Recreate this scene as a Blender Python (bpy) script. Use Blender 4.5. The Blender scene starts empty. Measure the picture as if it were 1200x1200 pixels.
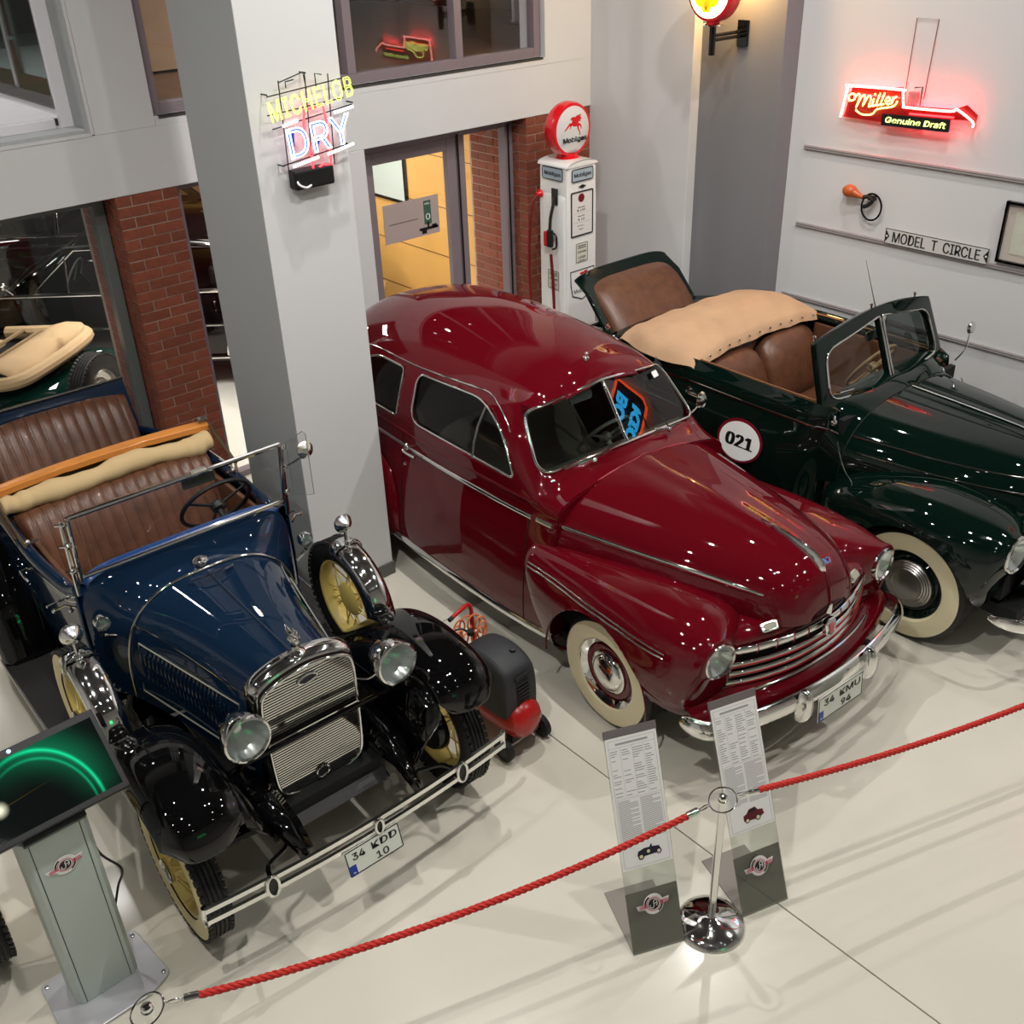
import bpy, bmesh, math, random
import numpy as np
from mathutils import Vector, Matrix, Euler
random.seed(7)
R_ = math.radians
SC = bpy.context.scene
COL = SC.collection
PI = math.pi

# ---------------------------------------------------------------- camera
cam_d = bpy.data.cameras.new('camera')
cam_d.sensor_width = 36.0
cam_d.lens = 36.0 * 1217.286 / 1200.0
cam_d.clip_start = 0.05
cam = bpy.data.objects.new('camera', cam_d)
COL.objects.link(cam)
_yaw, _pit, _rol = R_(40.13566), R_(30.56556), R_(-2.10698)
_fw = Vector((math.sin(_yaw) * math.cos(_pit), math.cos(_yaw) * math.cos(_pit), -math.sin(_pit)))
_r = Vector((math.cos(_yaw), -math.sin(_yaw), 0))
_u = _r.cross(_fw)
_r2 = _r * math.cos(_rol) + _u * math.sin(_rol)
_u2 = -_r * math.sin(_rol) + _u * math.cos(_rol)
_m = Matrix((_r2, _u2, -_fw)).transposed().to_4x4()
_m.translation = Vector((0, 0, 4.03))
cam.matrix_world = _m
SC.camera = cam

# ---------------------------------------------------------------- light, exposure
SC.view_settings.view_transform = 'Standard'
SC.view_settings.look = 'None'
SC.view_settings.gamma = 1.0
SC.view_settings.use_curve_mapping = False
SC.view_settings.exposure = 0.22
world = bpy.data.worlds.new('world')
world.use_nodes = True
world.node_tree.nodes['Background'].inputs[0].default_value = (0.72, 0.76, 0.8, 1)
world.node_tree.nodes['Background'].inputs[1].default_value = 0.10
SC.world = world

def lamp(kind, loc, power, color=(1, 0.96, 0.9), size=0.06, target=None, angle=110, blend=0.6, sy=None):
    d = bpy.data.lights.new('light', kind)
    d.energy = power
    d.color = color
    if kind == 'AREA':
        d.size = size
        if sy:
            d.shape = 'RECTANGLE'; d.size_y = sy
    else:
        d.shadow_soft_size = size
    if kind == 'SPOT':
        d.spot_size = R_(angle); d.spot_blend = blend
    o = bpy.data.objects.new('ceiling_light', d)
    o.location = loc
    if target is not None:
        v = Vector(target) - Vector(loc)
        o.rotation_euler = v.to_track_quat('-Z', 'Y').to_euler()
    COL.objects.link(o)
    return o

# ceiling spotlights of the hall on a regular track grid, wide beams
for _x, _y, _e in ((-2.2, -0.3, 12), (-2.2, 2.0, 30), (-2.2, 4.4, 130), (0.6, -2.6, 10), (0.6, -0.3, 20), (0.2, 1.9, 330), (0.6, 4.4, 60),
                   (3.4, -2.6, 10), (3.4, -0.3, 20), (3.2, 2.0, 210), (3.4, 4.4, 260), (6.2, -2.6, 10), (6.2, 0.2, 300), (6.2, 2.0, 40), (6.2, 4.4, 110)):
    lamp('SPOT', (_x, _y, 6.0), _e, (1, 0.972, 0.93), 0.04, (_x + (1.9 - _x) * 0.12, _y + 0.5, 0), 140, 0.8)
# unseen wall-wash spots added to brighten the walls and the column
for _p, _t, _e in (((3.0, 2.4, 6.0), (7.4, 3.4, 2.2), 120), ((4.6, 0.2, 6.0), (7.4, 1.6, 1.8), 110), ((3.6, 3.6, 6.0), (5.6, 7.1, 2.0), 150),
                   ((5.2, 3.0, 6.0), (7.1, 6.4, 1.9), 230), ((0.4, 3.4, 6.0), (1.2, 7.1, 2.4), 150), ((2.6, 2.0, 6.0), (2.97, 5.17, 2.6), 90)):
    lamp('SPOT', _p, _e, (1, 0.975, 0.95), 0.06, _t, 95, 1.0)
# ---------------------------------------------------------------- materials
MATS = {}
def lin(c):
    return tuple((x / 12.92 if x <= 0.04045 else ((x + 0.055) / 1.055) ** 2.4) for x in c)
def mat(name, rgb, rough=0.5, metal=0.0, coat=0.0, emit=None, estr=0.0, trans=0.0, ior=1.45, noise=None, bump=None, alpha=None, spec=None, rnd=None, coat_rough=0.04):
    """rgb in sRGB 0..1. noise=(scale, amount): mottled colour. bump=(scale, strength). rnd: per-object value spread"""
    if name in MATS:
        return MATS[name]
    m = bpy.data.materials.new(name)
    m.use_nodes = True
    nt = m.node_tree
    b = nt.nodes['Principled BSDF']
    col = lin(rgb) + (1,)
    b.inputs['Base Color'].default_value = col
    b.inputs['Roughness'].default_value = rough
    b.inputs['Metallic'].default_value = metal
    b.inputs['Coat Weight'].default_value = coat
    b.inputs['Coat Roughness'].default_value = coat_rough
    b.inputs['Transmission Weight'].default_value = trans
    b.inputs['IOR'].default_value = ior
    if spec is not None:
        b.inputs['Specular IOR Level'].default_value = spec
    if alpha is not None:
        b.inputs['Alpha'].default_value = alpha
    if emit:
        b.inputs['Emission Color'].default_value = lin(emit) + (1,)
        b.inputs['Emission Strength'].default_value = estr
    src = None
    tc = nt.nodes.new('ShaderNodeTexCoord')
    if noise:
        n = nt.nodes.new('ShaderNodeTexNoise')
        n.inputs['Scale'].default_value = noise[0]
        n.inputs['Detail'].default_value = 6
        nt.links.new(tc.outputs['Object'], n.inputs['Vector'])
        mr = nt.nodes.new('ShaderNodeMapRange')
        mr.inputs['From Min'].default_value = 0.3; mr.inputs['From Max'].default_value = 0.7
        mr.inputs['To Min'].default_value = 1 - noise[1]; mr.inputs['To Max'].default_value = 1 + noise[1]
        nt.links.new(n.outputs['Fac'], mr.inputs['Value'])
        src = mr.outputs['Result']
    if rnd:
        oi = nt.nodes.new('ShaderNodeObjectInfo')
        mr2 = nt.nodes.new('ShaderNodeMapRange')
        mr2.inputs['To Min'].default_value = 1 - rnd; mr2.inputs['To Max'].default_value = 1 + rnd
        nt.links.new(oi.outputs['Random'], mr2.inputs['Value'])
        if src:
            mm = nt.nodes.new('ShaderNodeMath'); mm.operation = 'MULTIPLY'
            nt.links.new(src, mm.inputs[0]); nt.links.new(mr2.outputs['Result'], mm.inputs[1])
            src = mm.outputs[0]
        else:
            src = mr2.outputs['Result']
    if src:
        vm = nt.nodes.new('ShaderNodeVectorMath'); vm.operation = 'SCALE'
        vm.inputs[0].default_value = col[:3]
        nt.links.new(src, vm.inputs['Scale'])
        nt.links.new(vm.outputs[0], b.inputs['Base Color'])
    if bump:
        n2 = nt.nodes.new('ShaderNodeTexNoise')
        n2.inputs['Scale'].default_value = bump[0]; n2.inputs['Detail'].default_value = 5
        nt.links.new(tc.outputs['Object'], n2.inputs['Vector'])
        bp = nt.nodes.new('ShaderNodeBump')
        bp.inputs['Strength'].default_value = bump[1]; bp.inputs['Distance'].default_value = 0.01
        nt.links.new(n2.outputs['Fac'], bp.inputs['Height'])
        nt.links.new(bp.outputs[0], b.inputs['Normal'])
    MATS[name] = m
    return m

def glass(name, tint=(1, 1, 1), refl=1.0, dark=0.0):
    """thin window glass: transparent with a Fresnel mirror reflection (also from other view points)"""
    if name in MATS:
        return MATS[name]
    m = bpy.data.materials.new(name); m.use_nodes = True
    nt = m.node_tree; nt.nodes.clear()
    out = nt.nodes.new('ShaderNodeOutputMaterial')
    tr = nt.nodes.new('ShaderNodeBsdfTransparent'); tr.inputs[0].default_value = lin(tint) + (1,)
    gl = nt.nodes.new('ShaderNodeBsdfGlossy'); gl.inputs['Roughness'].default_value = 0.0
    lw = nt.nodes.new('ShaderNodeLayerWeight'); lw.inputs[0].default_value = 0.5
    pw = nt.nodes.new('ShaderNodeMath'); pw.operation = 'POWER'; pw.inputs[1].default_value = 4.5
    nt.links.new(lw.outputs['Facing'], pw.inputs[0])
    mu = nt.nodes.new('ShaderNodeMath'); mu.operation = 'MULTIPLY_ADD'; mu.use_clamp = True
    mu.inputs[1].default_value = 0.9; mu.inputs[2].default_value = 0.05 * refl + dark
    nt.links.new(pw.outputs[0], mu.inputs[0])
    mx = nt.nodes.new('ShaderNodeMixShader')
    nt.links.new(mu.outputs[0], mx.inputs[0]); nt.links.new(tr.outputs[0], mx.inputs[1]); nt.links.new(gl.outputs[0], mx.inputs[2])
    nt.links.new(mx.outputs[0], out.inputs[0])
    MATS[name] = m
    return m

M_CHROME = mat('chrome', (0.90, 0.90, 0.89), 0.06, 1.0)
M_STEEL = mat('brushed_steel', (0.68, 0.67, 0.66), 0.28, 1.0)
M_BLACK = mat('black_paint', (0.028, 0.028, 0.03), 0.4, 0, 1.0, spec=0.0, coat_rough=0.025)
M_RUBBER = mat('tyre_rubber', (0.10, 0.10, 0.10), 0.62, bump=(120, 0.12))
M_DARK = mat('dark_plastic', (0.09, 0.09, 0.095), 0.45)
M_VOID = mat('dark_underside', (0.03, 0.032, 0.032), 0.8)
M_WHITEWALL = mat('cream_whitewall', (0.86, 0.82, 0.68), 0.45)
M_GLASS = glass('window_glass')
M_LENS = mat('lamp_lens', (0.92, 0.96, 0.95), 0.08, 0, 0, trans=0.55)
M_LEATHER = mat('brown_leather', (0.355, 0.225, 0.155), 0.36, 0, 0.15, noise=(14, 0.22), bump=(90, 0.15))
M_WHITE = mat('white_enamel', (0.90, 0.90, 0.89), 0.22, 0, 0.6)
M_INK = mat('black_ink', (0.05, 0.05, 0.055), 0.5)
M_REDSIGN = mat('red_enamel', (0.80, 0.06, 0.10), 0.25, 0, 0.5)

# ---------------------------------------------------------------- mesh helpers
def eye():
    return Matrix.Identity(4)
def TR(x=0, y=0, z=0):
    return Matrix.Translation((x, y, z))
def RX(a):
    return Matrix.Rotation(R_(a), 4, 'X')
def RY(a):
    return Matrix.Rotation(R_(a), 4, 'Y')
def RZ(a):
    return Matrix.Rotation(R_(a), 4, 'Z')
def frame_mat(o, ex, ey):
    """matrix whose local x,y run along ex,ey from the point o (z = ex x ey)"""
    ex = Vector(ex).normalized(); ey = Vector(ey); ey = (ey - ex * ey.dot(ex)).normalized()
    m = Matrix((ex, ey, ex.cross(ey))).transposed().to_4x4()
    m.translation = Vector(o)
    return m

class MB:
    def __init__(s):
        s.v = []; s.f = []; s.k = []
    def add(s, vs, fs, M=None, k=0):
        n = len(s.v)
        if M is not None:
            vs = [tuple(M @ Vector(p)) for p in vs]
        s.v += [tuple(p) for p in vs]
        s.f += [tuple(i + n for i in f) for f in fs]
        s.k += [k] * len(fs)
        return s
    def box(s, c, d, M=None, k=0, ch=0.0):
        """box of size d about c; ch: chamfer of the edges parallel to its longest side ring (all 12 by octagon sections)"""
        x, y, z = d[0] / 2, d[1] / 2, d[2] / 2
        vs = [(c[0] + a * x, c[1] + b * y, c[2] + e * z) for e in (-1, 1) for a, b in ((-1, -1), (1, -1), (1, 1), (-1, 1))]
        fs = [(3, 2, 1, 0), (4, 5, 6, 7), (0, 1, 5, 4), (1, 2, 6, 5), (2, 3, 7, 6), (3, 0, 4, 7)]
        return s.add(vs, fs, M, k)
    def grid(s, P, cu=False, cv=False, M=None, k=0, flip=False, capu=False):
        nu, nv = len(P), len(P[0])
        vs = [p for row in P for p in row]
        fs = []
        for i in range(nu if cu else nu - 1):
            for j in range(nv if cv else nv - 1):
                a, b = i * nv + j, i * nv + (j + 1) % nv
                c, d = ((i + 1) % nu) * nv + (j + 1) % nv, ((i + 1) % nu) * nv + j
                fs.append((a, d, c, b) if flip else (a, b, c, d))
        if capu:
            fs.append(tuple(range(nv)) if flip else tuple(reversed(range(nv))))
            e = [(nu - 1) * nv + j for j in range(nv)]
            fs.append(tuple(reversed(e)) if flip else tuple(e))
        return s.add(vs, fs, M, k)
    def lathe(s, prof, n=32, M=None, k=0, a0=0.0, a1=360.0, closed=False):
        """profile of (r, z) about local z"""
        full = abs(a1 - a0) > 359.9
        m = n if full else n + 1
        P = []
        for i in range(m):
            a = R_(a0 + (a1 - a0) * i / n)
            P.append([(r * math.cos(a), r * math.sin(a), z) for r, z in prof])
        return s.grid(P, cu=full, cv=closed, M=M, k=k, flip=True)
    def tube(s, pts, r=0.01, n=8, closed=False, M=None, k=0, cap=True, flat=None, up=None):
        pts = [Vector(p) for p in pts]
        m = len(pts)
        rr = r if isinstance(r, (list, tuple)) else [r] * m
        T = []
        for i in range(m):
            a = pts[(i - 1) % m] if (closed or i > 0) else pts[i]
            b = pts[(i + 1) % m] if (closed or i < m - 1) else pts[i]
            t = (b - a)
            T.append(t.normalized() if t.length > 1e-9 else Vector((0, 0, 1)))
        ref = Vector(up) if up is not None else (Vector((0, 0, 1)) if abs(T[0].z) < 0.9 else Vector((1, 0, 0)))
        P = []
        nrm = (ref - T[0] * ref.dot(T[0])).normalized()
        fl = flat or (1, 1)
        for i in range(m):
            if up is not None:
                q = ref - T[i] * ref.dot(T[i])
                if q.length > 1e-6: nrm = q.normalized()
            else:
                q = nrm - T[i] * nrm.dot(T[i])
                if q.length > 1e-6: nrm = q.normalized()
            bi = T[i].cross(nrm)
            P.append([tuple(pts[i] + (nrm * math.cos(2 * PI * j / n) * fl[0] + bi * math.sin(2 * PI * j / n) * fl[1]) * rr[i]) for j in range(n)])
        return s.grid(P, cu=closed, cv=True, M=M, k=k, capu=(cap and not closed))
    def prism(s, poly, h, M=None, k=0):
        n = len(poly)
        ar = sum(poly[i][0] * poly[(i + 1) % n][1] - poly[(i + 1) % n][0] * poly[i][1] for i in range(n))
        if ar < 0: poly = list(reversed(poly))
        vs = [(p[0], p[1], 0) for p in poly] + [(p[0], p[1], h) for p in poly]
        fs = [tuple(reversed(range(n))), tuple(range(n, 2 * n))] + [(i, (i + 1) % n, n + (i + 1) % n, n + i) for i in range(n)]
        return s.add(vs, fs, M, k)
    def sphere(s, c, r, M=None, k=0, n=16, m=9, sc=(1, 1, 1)):
        prof = [[(c[0] + r * sc[0] * math.sin(PI * j / m) * math.cos(2 * PI * i / n), c[1] + r * sc[1] * math.sin(PI * j / m) * math.sin(2 * PI * i / n), c[2] - r * sc[2] * math.cos(PI * j / m)) for j in range(m + 1)] for i in range(n)]
        return s.grid(prof, cu=True, M=M, k=k, flip=True)
    def mesh(s, name, mats, smooth=35):
        me = bpy.data.meshes.new(name)
        me.from_pydata(s.v, [], s.f)
        bm = bmesh.new(); bm.from_mesh(me)
        bmesh.ops.remove_doubles(bm, verts=bm.verts, dist=1e-5)
        bmesh.ops.dissolve_degenerate(bm, edges=bm.edges, dist=1e-6)
        bm.to_mesh(me); bm.free()
        for m in (mats if isinstance(mats, (list, tuple)) else [mats]):
            me.materials.append(m)
        if smooth and len(me.polygons):
            me.polygons.foreach_set('use_smooth', [True] * len(me.polygons))
            me.set_sharp_from_angle(angle=R_(smooth))
        return me
    def build(s, name, mats, parent=None, smooth=35, bevel=0, subsurf=0, solid=0, M=None, loc=None, mirror=False, seg=2):
        me = s.mesh(name, mats, smooth)
        if len(s.k) == len(me.polygons) and any(s.k):
            me.polygons.foreach_set('material_index', s.k)
        return link(name, me, parent, bevel, subsurf, solid, M, loc, seg)

def link(name, me, parent=None, bevel=0, subsurf=0, solid=0, M=None, loc=None, seg=2):
    o = bpy.data.objects.new(name, me)
    COL.objects.link(o)
    if parent is not None:
        o.parent = parent
    if M is not None:
        o.matrix_local = M
    if loc is not None:
        o.location = loc
    if solid:
        md = o.modifiers.new('solidify', 'SOLIDIFY'); md.thickness = solid; md.offset = -1
    if bevel:
        md = o.modifiers.new('bevel', 'BEVEL'); md.width = bevel; md.segments = seg; md.limit_method = 'ANGLE'; md.angle_limit = R_(40)
        md.harden_normals = False
    if subsurf:
        md = o.modifiers.new('subsurf', 'SUBSURF'); md.levels = subsurf; md.render_levels = subsurf
    return o

def tag(o, label=None, cat=None, group=None, kind=None):
    if label: o['label'] = label
    if cat: o['category'] = cat
    if group: o['group'] = group
    if kind: o['kind'] = kind
    return o
def thing(name, label, cat, loc=(0, 0, 0), rz=0.0, group=None):
    o = bpy.data.objects.new(name, None)
    o.empty_display_size = 0.1
    COL.objects.link(o)
    o.location = loc; o.rotation_euler = (0, 0, R_(rz))
    return tag(o, label, cat, group)
def part_empty(name, parent, M=None):
    o = bpy.data.objects.new(name, None); COL.objects.link(o); o.parent = parent
    o.empty_display_size = 0.05
    if M is not None: o.matrix_local = M
    return o
def struct(o):
    o['kind'] = 'structure'
    return o
def copy_tree(o, parent=None):
    c = o.copy(); COL.objects.link(c)
    if parent is not None: c.parent = parent
    for ch in [x for x in bpy.data.objects if x.parent == o]:
        copy_tree(ch, c)
    return c

_FCACHE = {}
try:    # a sans face that ships with Blender itself; falls back to the built-in one
    import os
    FONT = bpy.data.fonts.load(os.path.join(bpy.utils.system_resource('DATAFILES'), 'fonts', 'Inter.woff2'))
except Exception:
    FONT = None
def text_mesh(body, size=0.1, extrude=0.001, outline=0.0, space=1.0, shear=0.0, bold=0.0, res=6):
    key = (body, size, extrude, outline, space, shear, bold)
    if key in _FCACHE: return _FCACHE[key]
    cu = bpy.data.curves.new('lettering', 'FONT')
    cu.body = body; cu.size = size; cu.align_x = 'CENTER'; cu.align_y = 'CENTER'
    cu.extrude = extrude; cu.space_character = space; cu.shear = shear; cu.resolution_u = res
    cu.space_line = 0.8
    if FONT: cu.font = FONT
    if outline:
        cu.fill_mode = 'NONE'; cu.bevel_depth = outline; cu.bevel_resolution = 2; cu.extrude = 0
    o = bpy.data.objects.new('lettering', cu); COL.objects.link(o)
    dg = bpy.context.evaluated_depsgraph_get()
    me = bpy.data.meshes.new_from_object(o.evaluated_get(dg))
    bpy.data.objects.remove(o); bpy.data.curves.remove(cu)
    me.name = 'lettering'
    me.materials.clear()
    _FCACHE[key] = me
    return me
def text(name, body, size, M, m, parent=None, extrude=0.001, outline=0.0, space=1.0, shear=0.0, width=None, sx=1.0, bold=0.0):
    """lettering in the local xy plane of M, facing its +z; width: fit to this width"""
    me = text_mesh(body, size, extrude, outline, space, shear, bold).copy()
    if width and len(me.vertices):
        xs = [v.co.x for v in me.vertices]
        sx = width / max(1e-6, max(xs) - min(xs))
    if bold:
        bm = bmesh.new()
        for q in (-1, 0, 1):
            n0 = len(bm.verts); bm.from_mesh(me)
            for v in list(bm.verts)[n0:]: v.co.x += q * bold * size / sx; v.co.z += .00012 * q
        bm.to_mesh(me); bm.free()
    me.transform(Matrix.Diagonal((sx, 1, 1, 1)))
    me.materials.append(m)
    return link(name, me, parent, M=M)

def pchip(keys, x):
    """monotone-ish smooth interpolation; keys: [(x, v or tuple)] sorted"""
    xs = [k[0] for k in keys]
    vs = [np.atleast_1d(np.array(k[1], float)) for k in keys]
    n = len(xs)
    if x <= xs[0]: return vs[0]
    if x >= xs[-1]: return vs[-1]
    i = max(j for j in range(n - 1) if xs[j] <= x)
    h = [xs[j + 1] - xs[j] for j in range(n - 1)]
    d = [(vs[j + 1] - vs[j]) / h[j] for j in range(n - 1)]
    def slope(j):
        if j == 0: return d[0]
        if j == n - 1: return d[-1]
        a, b = d[j - 1], d[j]
        w1, w2 = 2 * h[j] + h[j - 1], h[j] + 2 * h[j - 1]
        out = np.zeros_like(a)
        ok = a * b > 0
        out[ok] = (w1 + w2) / (w1 / a[ok] + w2 / b[ok])
        return out
    t = (x - xs[i]) / h[i]
    m0, m1 = slope(i) * h[i], slope(i + 1) * h[i]
    t2, t3 = t * t, t * t * t
    return (2 * t3 - 3 * t2 + 1) * vs[i] + (t3 - 2 * t2 + t) * m0 + (-2 * t3 + 3 * t2) * vs[i + 1] + (t3 - t2) * m1
def smooth_path(pts, n=6, closed=False):
    """Catmull-Rom through points"""
    P = [Vector(p) for p in pts]; m = len(P); out = []
    for i in range(m if closed else m - 1):
        p0 = P[(i - 1) % m] if (closed or i > 0) else P[i]
        p1 = P[i]; p2 = P[(i + 1) % m]
        p3 = P[(i + 2) % m] if (closed or i + 2 < m) else p2
        for j in range(n):
            t = j / n
            out.append(0.5 * ((2 * p1) + (p2 - p0) * t + (2 * p0 - 5 * p1 + 4 * p2 - p3) * t * t + (3 * p1 - p0 - 3 * p2 + p3) * t ** 3))
    if not closed: out.append(P[-1])
    return out
def round_poly(pts, r, n=5):
    """2D polygon with rounded corners; r number or list"""
    m = len(pts); out = []
    for i in range(m):
        p = Vector(pts[i]); a = Vector(pts[i - 1]) - p; b = Vector(pts[(i + 1) % m]) - p
        ri = r[i] if isinstance(r, (list, tuple)) else r
        if ri <= 0: out.append(tuple(p)); continue
        an = a.normalized(); bn = b.normalized()
        q = min(ri, a.length * 0.49, b.length * 0.49)
        for j in range(n + 1):
            t = j / n
            s0 = p + an * q; s2 = p + bn * q
            out.append(tuple((1 - t) ** 2 * s0 + 2 * t * (1 - t) * p + t * t * s2))
    return out
def in_poly(x, y, poly):
    c = False; n = len(poly); j = n - 1
    for i in range(n):
        xi, yi = poly[i]; xj, yj = poly[j]
        if ((yi > y) != (yj > y)) and (x < (xj - xi) * (y - yi) / (yj - yi) + xi): c = not c
        j = i
    return c
def near_poly(x, y, poly):
    best = None; n = len(poly)
    for i in range(n):
        ax, ay = poly[i]; bx, by = poly[(i + 1) % n]
        dx, dy = bx - ax, by - ay; L = dx * dx + dy * dy
        t = 0 if L == 0 else max(0, min(1, ((x - ax) * dx + (y - ay) * dy) / L))
        px, py = ax + t * dx, ay + t * dy
        d = math.hypot(x - px, y - py)
        if best is None or d < best[0]: best = (d, px, py)
    return best
# ================================================================ setting
M_FLOOR = mat('cream_floor', (0.83, 0.81, 0.755), 0.24, 0, 0.35, noise=(1.6, 0.025), coat_rough=0.12)
M_FLOORIN = mat('white_floor_inner', (0.90, 0.89, 0.85), 0.3, 0, 0.2, noise=(2, 0.02))
M_JOINT = mat('floor_joint', (0.25, 0.24, 0.22), 0.8)
M_WALL = mat('white_wall', (0.80, 0.80, 0.80), 0.72, bump=(60, 0.04))
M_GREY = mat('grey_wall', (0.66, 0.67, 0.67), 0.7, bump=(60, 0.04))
M_DGREY = mat('dark_grey_panel', (0.46, 0.46, 0.47), 0.65, bump=(60, 0.04))
M_CEIL = mat('ceiling_grey', (0.30, 0.30, 0.31), 0.8)
M_BRICK = mat('red_brick', (0.50, 0.262, 0.185), 0.85, noise=(30, 0.16), bump=(70, 0.5), rnd=0.16)
M_MORTAR = mat('grey_mortar', (0.66, 0.58, 0.53), 0.9, bump=(90, 0.3))
M_FRAME = mat('mauve_grey_frame', (0.50, 0.455, 0.475), 0.4, 0.1)
M_FRAME2 = mat('grey_frame', (0.42, 0.44, 0.43), 0.4, 0.2)
M_WOODP = mat('yellow_wood_panel', (0.90, 0.70, 0.40), 0.4, noise=(3, 0.06))
M_WOODF = mat('brown_wood_floor', (0.40, 0.28, 0.20), 0.4, noise=(4, 0.15))
M_BASE = mat('grey_skirting', (0.36, 0.35, 0.34), 0.5)

# floor slabs with recessed joints
fl = MB()
fl.box((2.5, 4.5, -0.12), (24, 26, 0.2))
floor = struct(fl.build('floor', M_JOINT, None, 0))
XS = [-9.2, -5.86, -2.9, 0.02, 2.94, 5.86, 8.8, 12.0]
YS = [-8.0, -4.9, -1.76, 1.36 - 0.0, 4.48, 7.16]
YS = [-8.0, -4.7, -1.64, -0.2, 4.48, 7.25]
for i in range(len(XS) - 1):
    for j in range(len(YS) - 1):
        g = 0.0035
        b = MB(); w, d = XS[i + 1] - XS[i] - 2 * g, YS[j + 1] - YS[j] - 2 * g
        b.box((0, 0, -0.01), (w, d, 0.02))
        b.build('floor_slab', M_FLOOR, floor, 0, bevel=0.002, loc=((XS[i] + XS[i + 1]) / 2, (YS[j] + YS[j + 1]) / 2, 0))
b = MB(); b.box((2.0, 12.55, -0.011), (22, 10.5, 0.022)); b.build('inner_floor_slab', M_FLOORIN, floor, 0)

def wall(name, boxes, m, bevel=0.004):
    b = MB()
    for x0, x1, y0, y1, z0, z1 in boxes:
        b.box(((x0 + x1) / 2, (y0 + y1) / 2, (z0 + z1) / 2), (x1 - x0, y1 - y0, z1 - z0))
    return struct(b.build(name, m, None, 0, bevel=bevel))
YB = 7.1
# back wall: lintel band, piers of plaster, upper strip
wall('wall_back', [(-4.0, 7.1, YB, 7.42, 2.385, 2.79), (2.57, 2.99, YB, 7.42, 2.79, 6.2), (3.72, 4.62, YB, 7.42, 0, 2.385),
                   (6.545, 7.1, YB, 7.42, 2.79, 6.2), (2.99, 6.545, YB, 7.42, 2.79, 2.85), (-4.0, 6.545, YB, 7.42, 4.9, 6.2)], M_WALL)
wall('wall_right', [(7.4, 7.7, -4.2, 5.13, 0, 6.2)], M_WALL)
wall('wall_right_corner', [(7.1, 7.6, 5.93, 7.42, 0, 6.2)], M_WALL)
wall('wall_right_recess', [(7.2, 7.62, 5.13, 5.93, 0, 6.2)], M_DGREY)
wall('wall_left', [(-4.3, -4.0, -4.2, 7.42, 0, 6.2)], M_WALL)
wall('wall_front', [(-4.3, 7.7, -4.4, -4.2, 0, 6.2)], M_WALL)
wall('ceiling', [(-4.3, 7.7, -4.4, 7.42, 6.2, 6.3)], M_CEIL)
# free column: light front, the side towards the old cars a darker grey
col = MB()
col.box((2.97, 5.545, 3.1), (0.58, 0.75, 6.2))
colm = col.mesh('wall_column', [M_WALL, M_GREY], 0)
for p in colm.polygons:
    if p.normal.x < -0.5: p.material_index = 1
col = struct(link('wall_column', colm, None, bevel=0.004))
b = MB(); b.box((2.97, 5.545, 0.05), (0.60, 0.77, 0.10)); struct(b.build('baseboard_column', M_BASE, None, 0, bevel=0.004))
b = MB(); b.box((7.385, 0.5, 0.05), (0.03, 9.2, 0.10)); struct(b.build('baseboard_right', M_BASE, None, 0, bevel=0.004))

# ---- brick piers, every brick an object
def brick_mesh(w, d):
    b = MB(); b.box((0, 0, 0), (w, d, 0.065))
    return b.mesh('brick', M_BRICK, 0)
BR_L, BR_H, BR_Q = brick_mesh(0.215, 0.103), brick_mesh(0.105, 0.103), brick_mesh(0.103, 0.215)
BR_S = brick_mesh(0.103, 0.105)
def pier(name, x0, x1, y0, y1, z1, left_side=True):
    g = 0.006
    b = MB(); b.box(((x0 + x1) / 2, (y0 + y1) / 2, z1 / 2), (x1 - x0 - 2 * g, y1 - y0 - 2 * g, z1))
    core = struct(b.build(name, M_MORTAR, None, 0))
    n = int(z1 / 0.0745)
    for c in range(n):
        z = 0.0375 + c * 0.0745
        # front run
        x = x0; first = True
        while x < x1 - 0.03:
            if c % 2 == 0:
                w = 0.215
            else:
                w = 0.105 if first else 0.215
            if x + w > x1 + 0.004: w = 0.105
            if x + w > x1 + 0.06: break
            me = BR_L if w > 0.2 else BR_H
            link('brick', me, core, loc=(x + w / 2, y0 + 0.0515 + random.uniform(-.0015, .0015), z), bevel=0)
            x += w + 0.0105; first = False
        # left run
        if left_side:
            y = y0 + 0.113; first = True
            while y < y1 - 0.05:
                w = 0.215 if not (first and c % 2 == 0) else 0.105
                if y + w > y1 + 0.02: w = 0.105
                if y + w > y1 + 0.02: break
                link('brick', BR_Q if w > 0.2 else BR_S, core, loc=(x0 + 0.0515 + random.uniform(-.0015, .0015), y + w / 2, z))
                y += w + 0.0105; first = False
    return core
pier('wall_brick_pier_left', 2.61, 3.06, YB + 0.005, 7.85, 2.385)
pier('wall_brick_pier_right', 6.31, 7.09, YB + 0.005, 7.92, 2.385)
# white paint scars on the right pier
def frame_obj(name, x0, x1, z0, z1, y, w, d, m, parent=None, bars=(), hb=()):
    b = MB()
    for a, c in ((x0, x0 + w), (x1 - w, x1)):
        b.box(((a + c) / 2, y, (z0 + z1) / 2), (w, d, z1 - z0))
    for a, c in ((z0, z0 + w), (z1 - w, z1)):
        b.box(((x0 + x1) / 2, y, (a + c) / 2), (x1 - x0 - 2 * w, d * 0.98, w))
    for x in bars:
        b.box((x, y, (z0 + z1) / 2), (w, d * 0.96, z1 - z0 - 2 * w))
    return b.build(name, m, parent, 0, bevel=0.004)
def pane(x0, x1, z0, z1, y, parent, name='pane', m=None):
    b = MB(); b.box(((x0 + x1) / 2, y, (z0 + z1) / 2), (x1 - x0, 0.008, z1 - z0))
    return b.build(name, m or M_GLASS, parent, 0)
# window_1: ground floor glazing left of the brick pier
w1 = struct(frame_obj('window_1', -1.6, 2.60, 0.0, 2.385, 7.36, 0.075, 0.09, M_FRAME2))
pane(-1.53, 2.53, 0.07, 2.31, 7.36, w1)
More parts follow.
